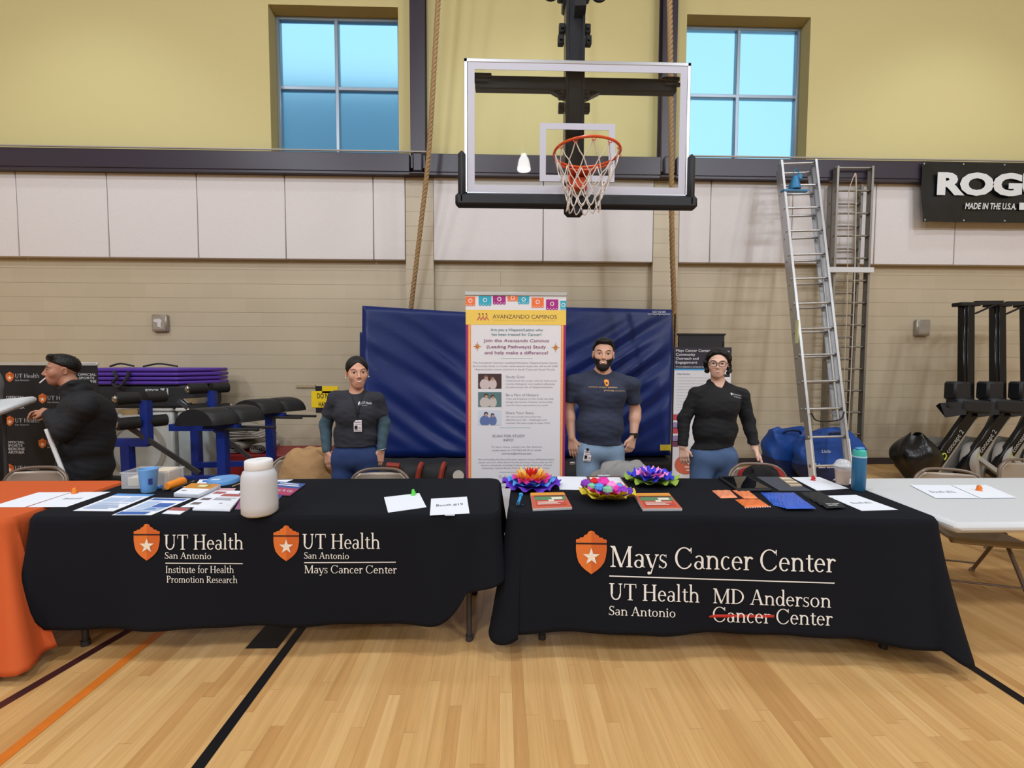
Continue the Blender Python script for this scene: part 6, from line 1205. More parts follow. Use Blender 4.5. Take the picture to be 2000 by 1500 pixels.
# ------------------------------------------------------------------ people: smooth-blended bodies on a grid, surfaced as one mesh
class SDF:
    def __init__(s, lo, hi, h):
        s.lo = np.array(lo, float); s.h = h; s.n = np.maximum(4, np.ceil((np.array(hi)-s.lo)/h).astype(int)+1)
        s.ax = [s.lo[i]+h*np.arange(s.n[i]) for i in range(3)]; s.D = np.full(s.n, 0.08, np.float32)
    def win(s, lo, hi, pad):
        sl = []
        for i in range(3):
            a = int(max(0, math.floor((lo[i]-pad-s.lo[i])/s.h))); b = int(min(s.n[i], math.ceil((hi[i]+pad-s.lo[i])/s.h)+1))
            if b <= a: return None
            sl.append(slice(a, b))
        return tuple(sl)
    def xyz(s, w): return s.ax[0][w[0]][:, None, None], s.ax[1][w[1]][None, :, None], s.ax[2][w[2]][None, None, :]
    def blend(s, w, d, k, sub=False):
        a = s.D[w]; d = d.astype(np.float32)
        if sub:
            d = -d; h = np.clip(.5-.5*(a-d)/k, 0, 1); s.D[w] = a*(1-h)+d*h+k*h*(1-h)
        else:
            h = np.clip(.5+.5*(a-d)/k, 0, 1); s.D[w] = a*(1-h)+d*h-k*h*(1-h)
    def cap(s, a, b, ra, rb=None, k=.02, sub=False, flat=None):
        rb = ra if rb is None else rb; a, b = np.array(a, float), np.array(b, float); m = max(ra, rb)
        w = s.win(np.minimum(a, b)-m, np.maximum(a, b)+m, .05+k)
        if w is None: return s
        X, Y, Z = s.xyz(w); v = b-a; L2 = max(1e-9, v@v)
        t = np.clip(((X-a[0])*v[0]+(Y-a[1])*v[1]+(Z-a[2])*v[2])/L2, 0, 1)
        d = np.sqrt((X-a[0]-t*v[0])**2+(Y-a[1]-t*v[1])**2+(Z-a[2]-t*v[2])**2)-(ra+(rb-ra)*t); s.blend(w, d, k, sub); return s
    def ell(s, c, r, k=.02, R=None, sub=False):
        c = np.array(c, float); r = np.array(r, float); m = r.max(); w = s.win(c-m, c+m, .05+k)
        if w is None: return s
        X, Y, Z = s.xyz(w); x, y, z = X-c[0], Y-c[1], Z-c[2]
        if R is not None:
            Q = np.array(R).T; x, y, z = Q[0, 0]*x+Q[0, 1]*y+Q[0, 2]*z, Q[1, 0]*x+Q[1, 1]*y+Q[1, 2]*z, Q[2, 0]*x+Q[2, 1]*y+Q[2, 2]*z
        k0 = np.sqrt((x/r[0])**2+(y/r[1])**2+(z/r[2])**2); k1 = np.sqrt((x/r[0]**2)**2+(y/r[1]**2)**2+(z/r[2]**2)**2)
        s.blend(w, k0*(k0-1)/np.maximum(k1, 1e-6), k, sub); return s
    def plane(s, p, n):                               # keep the side that n points away from
        n = np.array(n, float); n /= np.linalg.norm(n); X, Y, Z = s.xyz((slice(None),)*3)
        s.D = np.maximum(s.D, ((X-p[0])*n[0]+(Y-p[1])*n[1]+(Z-p[2])*n[2]).astype(np.float32)); return s
    def plane_in(s, p, n, lo, hi):                     # the same, only within a box
        w = s.win(lo, hi, 0); n = np.array(n, float); n /= np.linalg.norm(n); X, Y, Z = s.xyz(w)
        s.D[w] = np.maximum(s.D[w], ((X-p[0])*n[0]+(Y-p[1])*n[1]+(Z-p[2])*n[2]).astype(np.float32)); return s
    def join(s, o, k=.02):
        h = np.clip(.5+.5*(s.D-o.D)/k, 0, 1); s.D = s.D*(1-h)+o.D*h-k*h*(1-h); return s
    def like(s): o = SDF(s.lo, s.lo+s.h*(s.n-1.5), s.h); o.n = s.n; o.ax = s.ax; o.D = np.full(s.n, .08, np.float32); return o
    def wrinkle(s, amp, f, ph=0.0, dirs=((1, .3, 2.2), (-.8, .5, 1.9), (.3, .9, 2.8))):
        X, Y, Z = s.xyz((slice(None),)*3); a = 0
        for i, (x, y, z) in enumerate(dirs): a = a+np.sin(f*(x*X+y*Y+z*Z)+ph+i*1.7+1.2*np.sin(f*.4*(X-Z)+ph*i))
        s.D = (s.D+amp*a/len(dirs)).astype(np.float32); return s
    def at(s, P_):
        q = (np.asarray(P_)-s.lo)/s.h; i = np.clip(np.floor(q).astype(int), 0, s.n-2); f = np.clip(q-i, 0, 1); o = 0
        for dx in (0, 1):
            for dy in (0, 1):
                for dz in (0, 1):
                    wt = (f[:, 0] if dx else 1-f[:, 0])*(f[:, 1] if dy else 1-f[:, 1])*(f[:, 2] if dz else 1-f[:, 2]); o = o+wt*s.D[i[:, 0]+dx, i[:, 1]+dy, i[:, 2]+dz]
        return o
    def march(s, P0, d, L=.4, step=.002):              # first surface along d from each point
        P_ = np.array(P0, float); d = np.array(d, float)/np.linalg.norm(d); t = np.zeros(len(P_)); done = np.zeros(len(P_), bool)
        for _ in range(int(L/step)):
            v = s.at(P_+t[:, None]*d); done |= v < 0; t = np.where(done, t, t+np.clip(v*.6, step*.5, .02))
            if done.all(): break
        return P_+t[:, None]*d, done
    def mesh(s):
        D = s.D; n = s.n; inside = D < 0; c = inside[:-1, :-1, :-1].astype(np.int8)*0
        for dx in (0, 1):
            for dy in (0, 1):
                for dz in (0, 1): c = c+inside[dx:n[0]-1+dx, dy:n[1]-1+dy, dz:n[2]-1+dz]
        act = (c > 0) & (c < 8); idx = -np.ones(act.shape, np.int64); I, J, K = np.nonzero(act); N = len(I); idx[I, J, K] = np.arange(N)
        acc = np.zeros((N, 3)); cnt = np.zeros(N)
        for ax in range(3):
            o1, o2 = [a for a in range(3) if a != ax]
            for u in (0, 1):
                for v in (0, 1):
                    a = [I, J, K]; a = [q.copy() for q in a]; a[o1] = a[o1]+u; a[o2] = a[o2]+v; b = [q.copy() for q in a]; b[ax] = b[ax]+1
                    da, db = D[a[0], a[1], a[2]], D[b[0], b[1], b[2]]; m = (da < 0) != (db < 0); t = np.where(m, da/np.where(m, da-db, 1), 0)
                    p = np.zeros((N, 3)); p[:, o1] = u; p[:, o2] = v; p[:, ax] = t; acc += p*m[:, None]; cnt += m
        V = s.lo+s.h*(np.stack([I, J, K], 1)+acc/np.maximum(cnt, 1)[:, None]); F = []
        for ax in range(3):
            o1, o2 = (ax+1) % 3, (ax+2) % 3
            sl0 = [slice(None)]*3; sl1 = [slice(None)]*3; sl0[ax] = slice(0, -1); sl1[ax] = slice(1, None); A, B = inside[tuple(sl0)], inside[tuple(sl1)]
            ch = A != B; e = np.array(np.nonzero(ch)); ok = (e[o1] > 0) & (e[o2] > 0) & (e[o1] < n[o1]-1) & (e[o2] < n[o2]-1); e = e[:, ok]; fl = A[tuple(e)]
            def g(u, v): q = [e[0].copy(), e[1].copy(), e[2].copy()]; q[o1] -= u; q[o2] -= v; return idx[q[0], q[1], q[2]]
            Q = np.stack([g(1, 1), g(0, 1), g(0, 0), g(1, 0)], 1); Q[~fl] = Q[~fl][:, ::-1]; F.append(Q)
        F = np.concatenate(F); return V, F[(F >= 0).all(1)]
def relax(V, F, it=2, lam=.5):
    E = np.concatenate([F[:, [0, 1]], F[:, [1, 2]], F[:, [2, 3]], F[:, [3, 0]]]); E = np.concatenate([E, E[:, ::-1]]); deg = np.bincount(E[:, 0], minlength=len(V))[:, None]
    for _ in range(it):
        S_ = np.zeros_like(V)
        for k in range(3): S_[:, k] = np.bincount(E[:, 0], weights=V[E[:, 1], k], minlength=len(V))
        V = V+lam*(S_/np.maximum(deg, 1)-V)
    return V
def sdf_part(S, name, mt, parent, it=1, extra=None, loc=None):
    V, F = S.mesh(); V = relax(V, F, it); m = MB(); m.v = [tuple(p) for p in V]; m.f = [tuple(q) for q in F]; m.m = [0]*len(F); mats = [mt]
    if extra: mats = mats+extra(m, S)
    return m.build(name, mats, parent, loc=loc, smooth=180)

def hair_cap(H, off, front, slope, lo=.16, hi=.19, h=.0042, dip=0.0, extra=None, wr=None):
    """hair that thins to nothing along the hairline; front = (y, z) of the hairline, slope = how it drops towards the nape"""
    S = SDF(H.c-Vector((lo,)*3), H.c+Vector((hi,)*3), h); H.skull(S)
    X, Y, Z = S.xyz((slice(None),)*3); R = np.array(H.R).T; x, y, z = X-H.c.x, Y-H.c.y, Z-H.c.z
    lx, ly, lz = [(R[i, 0]*x+R[i, 1]*y+R[i, 2]*z)/H.hs for i in range(3)]
    q = (lz-front[1])+slope*(ly-front[0])+dip*np.abs(lx)/.07
    of = np.where(q > 0, off*np.sqrt(np.clip(q/.022, 0, 1)), -.012*np.clip(-q/.004, 0, 1)); S.D = (S.D-of).astype(np.float32); return S
class Head:
    """head-local frame: x to the figure's left as the viewer sees it, -y out of the face, z up; total height about 0.243 hs"""
    def __init__(s, c, yaw=0, pitch=0, roll=0, hs=1.0, wide=1.0): s.c = Vector(c); s.R = rotz(yaw)@rotx(pitch)@roty(roll); s.hs = hs; s.w = wide
    def p(s, x, y, z): return s.c+s.R@(Vector((x*s.w, y, z))*s.hs)
    def e(s, S, c, r, k=.02, off=0, sub=False): return S.ell(s.p(*c), ((r[0]*s.w)*s.hs+off, r[1]*s.hs+off, r[2]*s.hs+off), k, s.R, sub)
    def k(s, S, a, b, ra, rb, k=.012, off=0, sub=False): return S.cap(s.p(*a), s.p(*b), ra*s.hs+off, rb*s.hs+off, k, sub)
    def skull(s, S, off=0): s.e(S, (0, .016, .036), (.074, .094, .084), .02, off)
    def face(s, S, off=0, jaw=1.0):
        s.e(S, (0, -.018, -.030), (.062*jaw, .070, .084), .03, off); s.e(S, (0, -.052, -.088), (.034*jaw, .036, .032), .03, off)
        for q in (-1, 1): s.e(S, (q*.037, -.058, -.022), (.027, .024, .028), .025, off)
    def details(s, S):
        for q in (-1, 1):
            s.e(S, (q*.032, -.094, .008), (.019, .016, .012), .012, 0, True); s.k(S, (q*.012, -.082, .026), (q*.044, -.072, .028), .010, .009, .014)
            s.e(S, (q*.032, -.073, .006), (.016, .014, .0135), .006); s.e(S, (q*.079, .012, -.006), (.009, .018, .032), .006); s.e(S, (q*.082, .008, -.006), (.006, .010, .02), .005, 0, True); s.e(S, (q*.012, -.093, -.034), (.009, .010, .008), .006)
        s.k(S, (0, -.086, .014), (0, -.108, -.026), .0075, .0115, .012); s.e(S, (0, -.084, -.060), (.026, .014, .017), .016); s.k(S, (-.018, -.084, -.074), (.018, -.084, -.074), .006, .006, .012)
    def decal(s, m, S, pts, mi, off=.0012):
        """a thin coloured patch whose outline is given in face coordinates (x, z), laid on the surface"""
        P0 = np.array([s.p(x, -.16, z) for x, z in pts]); d = s.R@Vector((0, 1, 0)); Q, ok = S.march(P0, d, .2, .001)
        c = sum((Vector(q) for q in Q), Vector((0, 0, 0)))/len(Q); dv = d*off; k = len(m.v); cc = S.march(np.array([s.p(sum(p[0] for p in pts)/len(pts), -.16, sum(p[1] for p in pts)/len(pts))]), d, .2, .001)[0][0]
        m.v += [tuple(Vector(q)-dv) for q in Q]+[tuple(Vector(cc)-dv)]; n = len(pts)
        for i in range(n): m.f.append((k+i, k+(i+1) % n, k+n)); m.m.append(mi)
    def band(s, m, S, top, bot, mi, off=.0014):
        P0 = np.array([s.p(x, -.16, z) for x, z in top+bot]); d = s.R@Vector((0, 1, 0)); Q, ok = S.march(P0, d, .2, .001); k = len(m.v); n = len(top); dv = d*off
        m.v += [tuple(Vector(q)-dv) for q in Q]
        for i in range(n-1): m.f.append((k+n+i, k+n+i+1, k+i+1, k+i)); m.m.append(mi)
    def features(s, m, S, smile=1.0, brow=.0055, squint=.0050, lash=.0026, mo=.027, open_=.010, near=(-1, 1)):
        """materials 1 eye white, 2 iris and lash, 3 brow, 4 lips, 5 teeth"""
        for q in near:
            cx, cz = q*.032, .006; A = [2*PI*i/16 for i in range(16)]
            s.decal(m, S, [(cx+.0150*math.cos(a), cz+squint*math.sin(a)) for a in A], 1, .0008); s.decal(m, S, [(cx+.0068*math.cos(a), cz+min(.0064, squint)*math.sin(a)) for a in A], 2, .0018)
            X = [-1+2*i/10 for i in range(11)]; s.band(m, S, [(cx+.0168*x, cz+(squint+lash)*(1-x*x)**.5+.0006) for x in X], [(cx+.0155*x, cz+(squint-.0006)*(1-x*x)**.5) for x in X], 2, .002)
            s.band(m, S, [(cx+.0185*x+q*.002, cz+.022+.0045*(1-(x-q*.25)**2)+brow*.5*(1-.5*abs(x))) for x in X], [(cx+.0185*x+q*.002, cz+.022+.0045*(1-(x-q*.25)**2)-brow*.5*(1-.5*abs(x))) for x in X], 3, .002)
        X = [-1+2*i/14 for i in range(15)]; zc = -.056
        up = lambda x: zc+smile*.0055*x*x+.0005; lo_ = lambda x: zc-open_*(1-x*x)+smile*.0055*x*x
        s.band(m, S, [(mo*x*1.08, up(x)+.0042*(1-.75*x*x)*(1-.35*math.exp(-(x/.18)**2))) for x in X], [(mo*x, up(x)) for x in X], 4, .0018)
        s.band(m, S, [(mo*x*.96, up(x)) for x in X], [(mo*x*.96, lo_(x)) for x in X], 5, .0010)
        s.band(m, S, [(mo*x, lo_(x)+.0004) for x in X], [(mo*x*1.06, lo_(x)-.0062*(1-.8*x*x)) for x in X], 4, .0018)
def hand(S, w, d, n, side, sc=1.0, curl=(.25, .35, .3), spread=.12, thumb=.6):
    """wrist, finger direction, palm normal; side +1/-1 puts the thumb on that flank"""
    w, d, n = Vector(w), Vector(d).normalized(), Vector(n); n = (n-d*n.dot(d)).normalized(); l = d.cross(n).normalized()
    for i in range(4):
        o = (-.029+.0195*i)*sc; S.cap(w+d*.012*sc+l*o*.55, w+d*.082*sc+l*o, .0135*sc, .0115*sc, .010)
    for i, L in enumerate((.058, .074, .080, .070) if side > 0 else (.070, .080, .074, .058)):
        o = (-.029+.0195*i)*sc; b = w+d*.084*sc+l*o; a = 0; dr = (d+l*(o/sc)*spread*12*.35).normalized(); r = .0088*sc
        for k, fr in enumerate((.45, .31, .24)):
            a += curl[k]*(1+.12*(i-1.5)); q = dr*math.cos(a)+n*math.sin(a); e = b+q*L*fr*sc; S.cap(b, e, r, r*.92, .004); b = e; r *= .92
    t0 = w+d*.025*sc+l*side*.024*sc; t1 = t0+(d*.75+l*side*.62+n*.35*thumb).normalized()*.042*sc; t2 = t1+(d*.95+l*side*.22+n*.5*thumb).normalized()*.032*sc
    S.cap(t0, t1, .0135*sc, .0105*sc, .010); S.cap(t1, t2, .0102*sc, .0085*sc, .005)

def skin(name, r, g, b): 
    m_ = mat(name, C(r, g, b), .5, bump=.05, bscale=300); m_.node_tree.nodes['Principled BSDF'].inputs['Subsurface Weight'].default_value = 0.08; m_.node_tree.nodes['Principled BSDF'].inputs['Subsurface Radius'].default_value = (.01, .004, .002); return m_
M_white_eye = mat('eye_white', C(226, 220, 216), .3); M_iris = mat('dark_iris', C(30, 20, 16), .25); M_teeth = mat('teeth', C(238, 232, 224), .3); M_hair = mat('black_hair', C(15, 12, 13), .45, bump=.6, bscale=90, stretch=(1, 1, .15), spec=.35); M_shoe = mat('dark_shoe', C(40, 40, 44), .6)
M_brow = mat('dark_brow', C(34, 24, 22), .7)
def feats(head, lipc, **kw):
    return lambda m, S: (head.features(m, S, **kw), [M_white_eye, M_iris, M_brow, lipc, M_teeth])[1]
def lerp(a, b, t): return Vector(a).lerp(Vector(b), t)
def legs_sdf(S, hipc, hw, zk, feet, r, off):
    """pelvis and two legs to the floor"""
    for q, ft in ((-1, feet[0]), (1, feet[1])):
        h_ = Vector(hipc)+Vector((q*hw, 0, -.03)); an = Vector((ft[0], ft[1], .09)); kn = lerp(h_, an, .5)+Vector((0, -.02, 0)); S.cap(h_, kn, r[0]+off, r[1]+off, .03); S.cap(kn, an, r[1]+off, r[2]+off, .03)
def shoes(parent, feet, mt=None):
    for ft in feet:
        m = MB(); 
        def f(u_, v_, ft=ft): a = 2*PI*u_; e = PI/2*v_; return Vector((ft[0]+.046*math.cos(a)*math.cos(e)**.6, ft[1]-.055+.14*math.sin(a)*math.cos(e)**.6, .004+.085*math.sin(e)*(1+.25*math.sin(a))))
        m.grid(f, 24, 8, wrap=True); m.add([f(i/24, 0) for i in range(24)], [tuple(range(24))[::-1]]); m.build('shoe', mt or M_shoe, parent, smooth=70)
def surf_text(S, lines, d=(0, 1, 0), off=.0025):
    """lines: (text, start point, end point, cap height m) laid on the cloth by projecting along d"""
    m = MB()
    for txt, p0, p1, h, kw in lines:
        vs, fs = fit_text(txt, 0, 0, 1, 0, **kw); p0, p1 = Vector(p0), Vector(p1); L = (p1-p0).length; kh = h/.73/max(1e-9, (fit_scale(txt, **kw)))
        P0 = np.array([p0.lerp(p1, x)+Vector((0, 0, -y*kh)) for x, y in vs])-np.array(d)*.25; Q, ok = S.march(P0, d, .5, .001); m.add([Vector(q)-Vector(d)*off for q in Q], fs)
    return m
def fit_scale(txt, **kw): vs, fs = text_mesh(txt, **kw); xs = [v[0] for v in vs]; return 1/(max(xs)-min(xs))
def surf_poly(m, S, pts, mi, d=(0, 1, 0), off=.002):
    P0 = np.array([Vector(p) for p in pts])-np.array(d)*.25; Q, ok = S.march(P0, d, .5, .001); m.add([Vector(q)-Vector(d)*off for q in Q], [tuple(range(len(pts)))], mi)
def badge(label, top, drop, sc, lan=None, tilt=0.0):
    t = thing('id_badge', label, 'badge', top); top = Vector(top); c = top+Vector((0, 0, -drop-.05*sc)); R = roty(tilt)
    MB().box(c, (.062*sc, .004, .092*sc), R, .002).build('card', flat(226, 220, 224, .35), t, smooth=None)
    m = MB()
    def q(x, z, w_, h_, mi): m.mi(mi); m.box(c+R@Vector((x*sc, -.003, z*sc)), (w_*sc, .001, h_*sc), R)
    q(-.012, -.012, .022, .03, 0); q(-.012, -.008, .01, .014, 1); q(0, .03, .05, .006, 2); q(.004, .014, .046, .004, 2); q(.016, -.012, .018, .004, 2); q(.016, -.02, .018, .004, 3); q(0, -.036, .052, .005, 2)
    m.build('card_print', [flat(60, 54, 58), flat(196, 150, 128), flat(150, 130, 140), flat(200, 120, 60)], t, smooth=None)
    m = MB(); m.tube([top, top+Vector((0, -.002, -drop*.5)), c+Vector((0, 0, .045*sc))], .003, n=6); m.lathe([(0, -.008), (.011, -.008), (.011, .008), (0, .008)], top+Vector((0, -.006, -.01)), n=14, R=rotx(PI/2)); m.build('badge_reel', M_rub, t)
    if lan: MB().tube(curve_pts(lan, 6), .0035, n=6).build('lanyard', M_rub, t)
    return t

# ---- woman in the dark T-shirt over long grey-blue sleeves
Yw = 3.35; W = lambda x, y, dy=0: P(x, y, Yw+dy)
hc = W(697.5, 727.5, 0); A = thing('person', 'woman in dark T-shirt over blue-grey sleeves wearing a badge, smiling', 'person', (hc.x, Yw, 0))
H = Head(hc, yaw=.44, pitch=.05, roll=-.03, hs=.985, wide=1.0); nb = W(696, 772, .04); sL, sR = W(656, 778, .03), W(735.5, 780, .03); eL, eR = W(636, 829, .06), W(750, 826, .06); wL, wR = W(638.5, 882, .01), W(744.5, 879, .01)
chest, waist, hip = W(696, 805, .03), W(695, 850, .03), W(695, 889, .03); feet = ((hip.x-.10, Yw+.03), (hip.x+.10, Yw+.03))
sk = skin('skin_warm', 208, 156, 132); lip = mat('lips_rose', C(170, 88, 84), .4)
def torsoA(S, off=0):
    S.ell(chest, (.155+off, .105+off, .16+off), .03); S.ell(waist, (.15+off, .105+off, .13+off), .04); S.ell(hip, (.168+off, .118+off, .12+off), .04)
    for q in (-1, 1): S.ell(chest+rotz(.3)@Vector((q*.065, -.062, -.01)), (.062+off, .045+off, .062+off), .05)
    for q in (sL, sR): S.cap(nb-Vector((0, 0, .02)), q, .048+off*.6, .043+off*.8, .03)
    S.cap(nb-Vector((0, 0, .06)), nb-Vector((0, 0, .01)), .07+off*.5, .05+off*.3, .04)
def armsA(S, off=0, t=1.0):
    for a, b, c in ((sL, eL, wL), (sR, eR, wR)):
        S.cap(a, b if t >= .5 else lerp(a, b, t*2), .048+off, .040+off, .02)
        if t > .5: S.cap(b, c if t >= 1 else lerp(b, c, (t-.5)*2), .040+off, .026+off, .012)
S = SDF((hc.x-.36, Yw-.24, .03), (hc.x+.36, Yw+.24, hc.z+.17), .0045)
H.skull(S); H.face(S); H.details(S); S.cap(H.p(0, .02, -.06), nb-Vector((0, 0, .03)), .046, .054, .02); torsoA(S); armsA(S); legs_sdf(S, hip, .085, 0, feet, (.078, .052, .036), 0)
hand(S, wL, (.20, -.12, -1), (.5, .85, 0), 1, .98, (.25, .35, .3)); hand(S, wR, (-.24, -.12, -1), (-.5, .85, 0), -1, .98, (.25, .4, .3))
SA = S; sdf_part(S, 'body', sk, A, 1, feats(H, lip, smile=1.1, open_=.009, squint=.0052, brow=.005))
S = SDF((hc.x-.36, Yw-.24, .6), (hc.x+.36, Yw+.24, nb.z+.06), .006); armsA(S, .007, .97); S.wrinkle(.0022, 42); sdf_part(S, 'long_sleeves', mat('slate_jersey', C(66, 88, 100), .85, bump=.2, bscale=200), A)
S = SDF((hc.x-.36, Yw-.26, .6), (hc.x+.36, Yw+.26, nb.z+.06), .0055); torsoA(S, .016); 
for a, b in ((sL, eL), (sR, eR)): T2 = S.like(); T2.cap(a, b, .056, .06, .02); T2.plane(lerp(a, b, .66), Vector(b)-Vector(a)); S.join(T2, .025)
S.wrinkle(.0042, 24, 1.1); S.wrinkle(.0016, 61, .4); S.plane(W(690, 871, 0), (.02, 0, -1)); S.cap(nb+Vector((.01, -.05, .075)), nb+Vector((0, -.02, .15)), .066, .085, .006, True)
M_teeA = mat('charcoal_jersey', C(44, 45, 54), .9, bump=.15, bscale=250); sdf_part(S, 'tee_shirt', M_teeA, A); ST = S
m = surf_text(ST, [('UT Health', W(713, 786.5), W(729, 789), .018, {'bold': .01}), ('San Antonio', W(713, 790), W(722, 791), .007, {})]); m.mi(0)
c = W(708.5, 786); m2 = [c+Vector((.011*math.cos(q), 0, .014*math.sin(q))) for q in [-2*PI*i/14 for i in range(14)]]; surf_poly(m, ST, m2, 0); m.build('shirt_print', flat(206, 206, 212), A, smooth=None)
S = SDF((hc.x-.26, Yw-.24, .05), (hc.x+.26, Yw+.26, hip.z+.12), .007); torsoA(S, .007); legs_sdf(S, hip, .088, 0, feet, (.088, .064, .05), .008); S.plane(W(690, 866), (0, 0, 1)); S.wrinkle(.003, 20); sdf_part(S, 'jeans', mat('dark_denim', C(38, 58, 104), .85, bump=.25, bscale=220, vary=.25, vscale=9), A); shoes(A, feet)
S = hair_cap(H, .0075, (-.078, .090), .80, dip=.046); H.e(S, (0, .112, -.03), (.04, .034, .04), .03); H.k(S, (0, -.10, .080), (.0, -.03, .137), .0028, .0028, .003, 0, True); sdf_part(S, 'hair', M_hair, A)
for q in (-1, 1): MB().ell(H.p(q*.083, .0, -.036), (.006, .006, .006), 10, 8).build('earring', flat(236, 232, 226, .2), A)
MB().tube([wR+Vector((.034*math.cos(a), .03*math.sin(a), .006+.005*math.cos(a))) for a in [2*PI*i/20 for i in range(20)]], .004, n=6, closed=True).build('bracelet', M_silver, A)
def front(S_, x, y, Yp, off=.004): Q, _ = S_.march(np.array([P(x, y, Yp-.3)]), np.array(ray(x, y)), .6, .002); return Vector(Q[0])-Vector((0, off, 0))
lan = [front(ST, 684, 766, Yw), front(ST, 690, 780, Yw), front(ST, 698.5, 795, Yw)]; tp = front(ST, 698.8, 802, Yw, .006)
badge('white photo badge on a black reel hanging at the woman in the dark T-shirt', tp, .065, .95, [front(ST, 683.5, 765, Yw), front(ST, 690, 780, Yw), tp, front(ST, 706, 780, Yw), front(ST, 712, 766, Yw)])

# ---- bearded man in the navy T-shirt
Yw = 3.60; hc = W(1178.5, 692, 0); A = thing('person', 'bearded man in navy T-shirt and pale jeans, thumb in his pocket', 'person', (hc.x, Yw, 0))
H = Head(hc, yaw=-.20, pitch=.03, roll=.05, hs=1.03, wide=1.02); nb = W(1176, 733, .05); sL, sR = W(1119, 749, .04), W(1233, 752, .04); eL, eR = W(1111, 800, .09), W(1241, 802, .09); wL, wR = W(1117, 855, .02), W(1237, 853, .02)
chest, waist, hip = W(1174, 775, .04), W(1172, 830, .03), W(1172, 876, .04); feet = ((hip.x-.12, Yw+.05), (hip.x+.13, Yw+.05))
sk = skin('skin_tan', 212, 164, 140); lip = mat('lips_tan', C(168, 96, 88), .4)
def torsoB(S, off=0):
    S.ell(chest, (.19+off, .125+off, .18+off), .03); S.ell(waist, (.182+off, .138+off, .17+off), .05); S.ell(hip, (.178+off, .125+off, .12+off), .05)
    for q in (-1, 1): S.ell(chest+rotz(-.2)@Vector((q*.085, -.070, .03)), (.085+off, .046+off, .07+off), .06)
    [S.cap(nb-Vector((0, 0, .02)), q, .066+off*.6, .054+off*.8, .04) for q in (sL, sR)]; S.cap(nb-Vector((0, 0, .07)), nb-Vector((0, 0, .01)), .09+off*.5, .064+off*.3, .05)
S = SDF((hc.x-.44, Yw-.26, .03), (hc.x+.44, Yw+.28, hc.z+.17), .005)
H.skull(S); H.face(S, 0, 1.08); H.details(S); S.cap(H.p(0, .02, -.06), nb-Vector((0, 0, .03)), .058, .068, .02); torsoB(S); legs_sdf(S, hip, .095, 0, feet, (.09, .06, .042), 0)
for a, b, c in ((sL, eL, wL), (sR, eR, wR)): S.cap(a, b, .052, .043, .02); S.cap(lerp(b, c, .0), lerp(b, c, .3), .043, .046, .02); S.cap(lerp(b, c, .2), c, .046, .029, .02)
hand(S, wL, (.10, -.10, -1), (.4, .9, 0), 1, 1.08, (.2, .3, .25)); hand(S, wR, (-.35, -.15, -1), (-.35, .85, 0), -1, 1.08, (.35, .6, .4), .1, .1)
sdf_part(S, 'body', sk, A, 1, feats(H, lip, smile=1.2, open_=.011, squint=.0048, brow=.0075, mo=.026)); SB = S
S = SDF((hc.x-.44, Yw-.28, .6), (hc.x+.44, Yw+.28, nb.z+.08), .006); torsoB(S, .016)
for a, b in ((sL, eL), (sR, eR)): T2 = S.like(); T2.cap(a, b, .063, .066, .02); T2.plane(lerp(a, b, .68), Vector(b)-Vector(a)); S.join(T2, .03)
S.wrinkle(.0042, 19, .4); S.wrinkle(.0016, 53, 1.4); S.plane(W(1172, 871, -.1), (-.05, 0, -1)); S.cap(nb+Vector((0, -.055, .085)), nb+Vector((0, -.02, .17)), .080, .10, .006, True)
sdf_part(S, 'tee_shirt', mat('navy_jersey', C(48, 54, 74), .9, bump=.15, bscale=250), A); ST = S
m = surf_text(ST, [('common people', W(1146, 755.5), W(1179, 756), .014, {'bold': .0}), ('passion', W(1182, 756), W(1199, 756.5), .014, {'bold': .02}), ('progress', W(1174, 762), W(1192, 762.5), .014, {'bold': .02}), ('sometimes', W(1194, 762.5), W(1216, 763), .011, {})]); m.build('shirt_lettering', flat(196, 160, 110), A, smooth=None)
c = W(1180, 747); m = MB(); sh = [(-.018, .022), (-.006, .026), (0, .03), (.006, .026), (.018, .022), (.018, -.004), (.012, -.018), (0, -.028), (-.012, -.018), (-.018, -.004)][::-1]; surf_poly(m, ST, [c+Vector((x, 0, z)) for x, z in sh], 0, off=.006); surf_poly(m, ST, [c+Vector((.008*math.cos(q), 0, .009*math.sin(q))) for q in [-2*PI*i/10 for i in range(10)]], 1, off=.0075); m.build('shirt_shield', [flat(238, 150, 50), flat(70, 46, 40)], A, smooth=None)
S = SDF((hc.x-.3, Yw-.26, .05), (hc.x+.3, Yw+.28, hip.z+.13), .007); torsoB(S, .007); legs_sdf(S, hip, .098, 0, feet, (.1, .074, .056), .008); S.plane(W(1172, 862), (0, 0, 1)); S.wrinkle(.0035, 17); sdf_part(S, 'jeans', mat('pale_denim', C(128, 150, 176), .85, bump=.25, bscale=220, vary=.22, vscale=7), A); shoes(A, feet)
S = hair_cap(H, .012, (-.070, .094), 1.0, dip=-.004); H.e(S, (0, -.02, .10), (.064, .062, .030), .02); sdf_part(S, 'hair', M_hair, A)
S = SDF(H.c-Vector((.14, .17, .19)), H.c+Vector((.14, .1, .08)), .0035); H.face(S, .0055, 1.08); H.e(S, (0, -.06, -.10), (.04, .038, .03), .02); S.plane(H.p(0, -.09, -.041), H.R@Vector((0, -.62, 1))); S.plane(H.p(0, .03, 0), H.R@Vector((0, 1, .15)))
H.e(S, (0, -.10, -.059), (.027, .04, .0125), .003, 0, True); H.e(S, (0, -.105, -.030), (.018, .03, .010), .004, 0, True); S.wrinkle(.0008, 260); sdf_part(S, 'beard', mat('black_beard', C(28, 22, 20), .75, bump=.6, bscale=220), A)
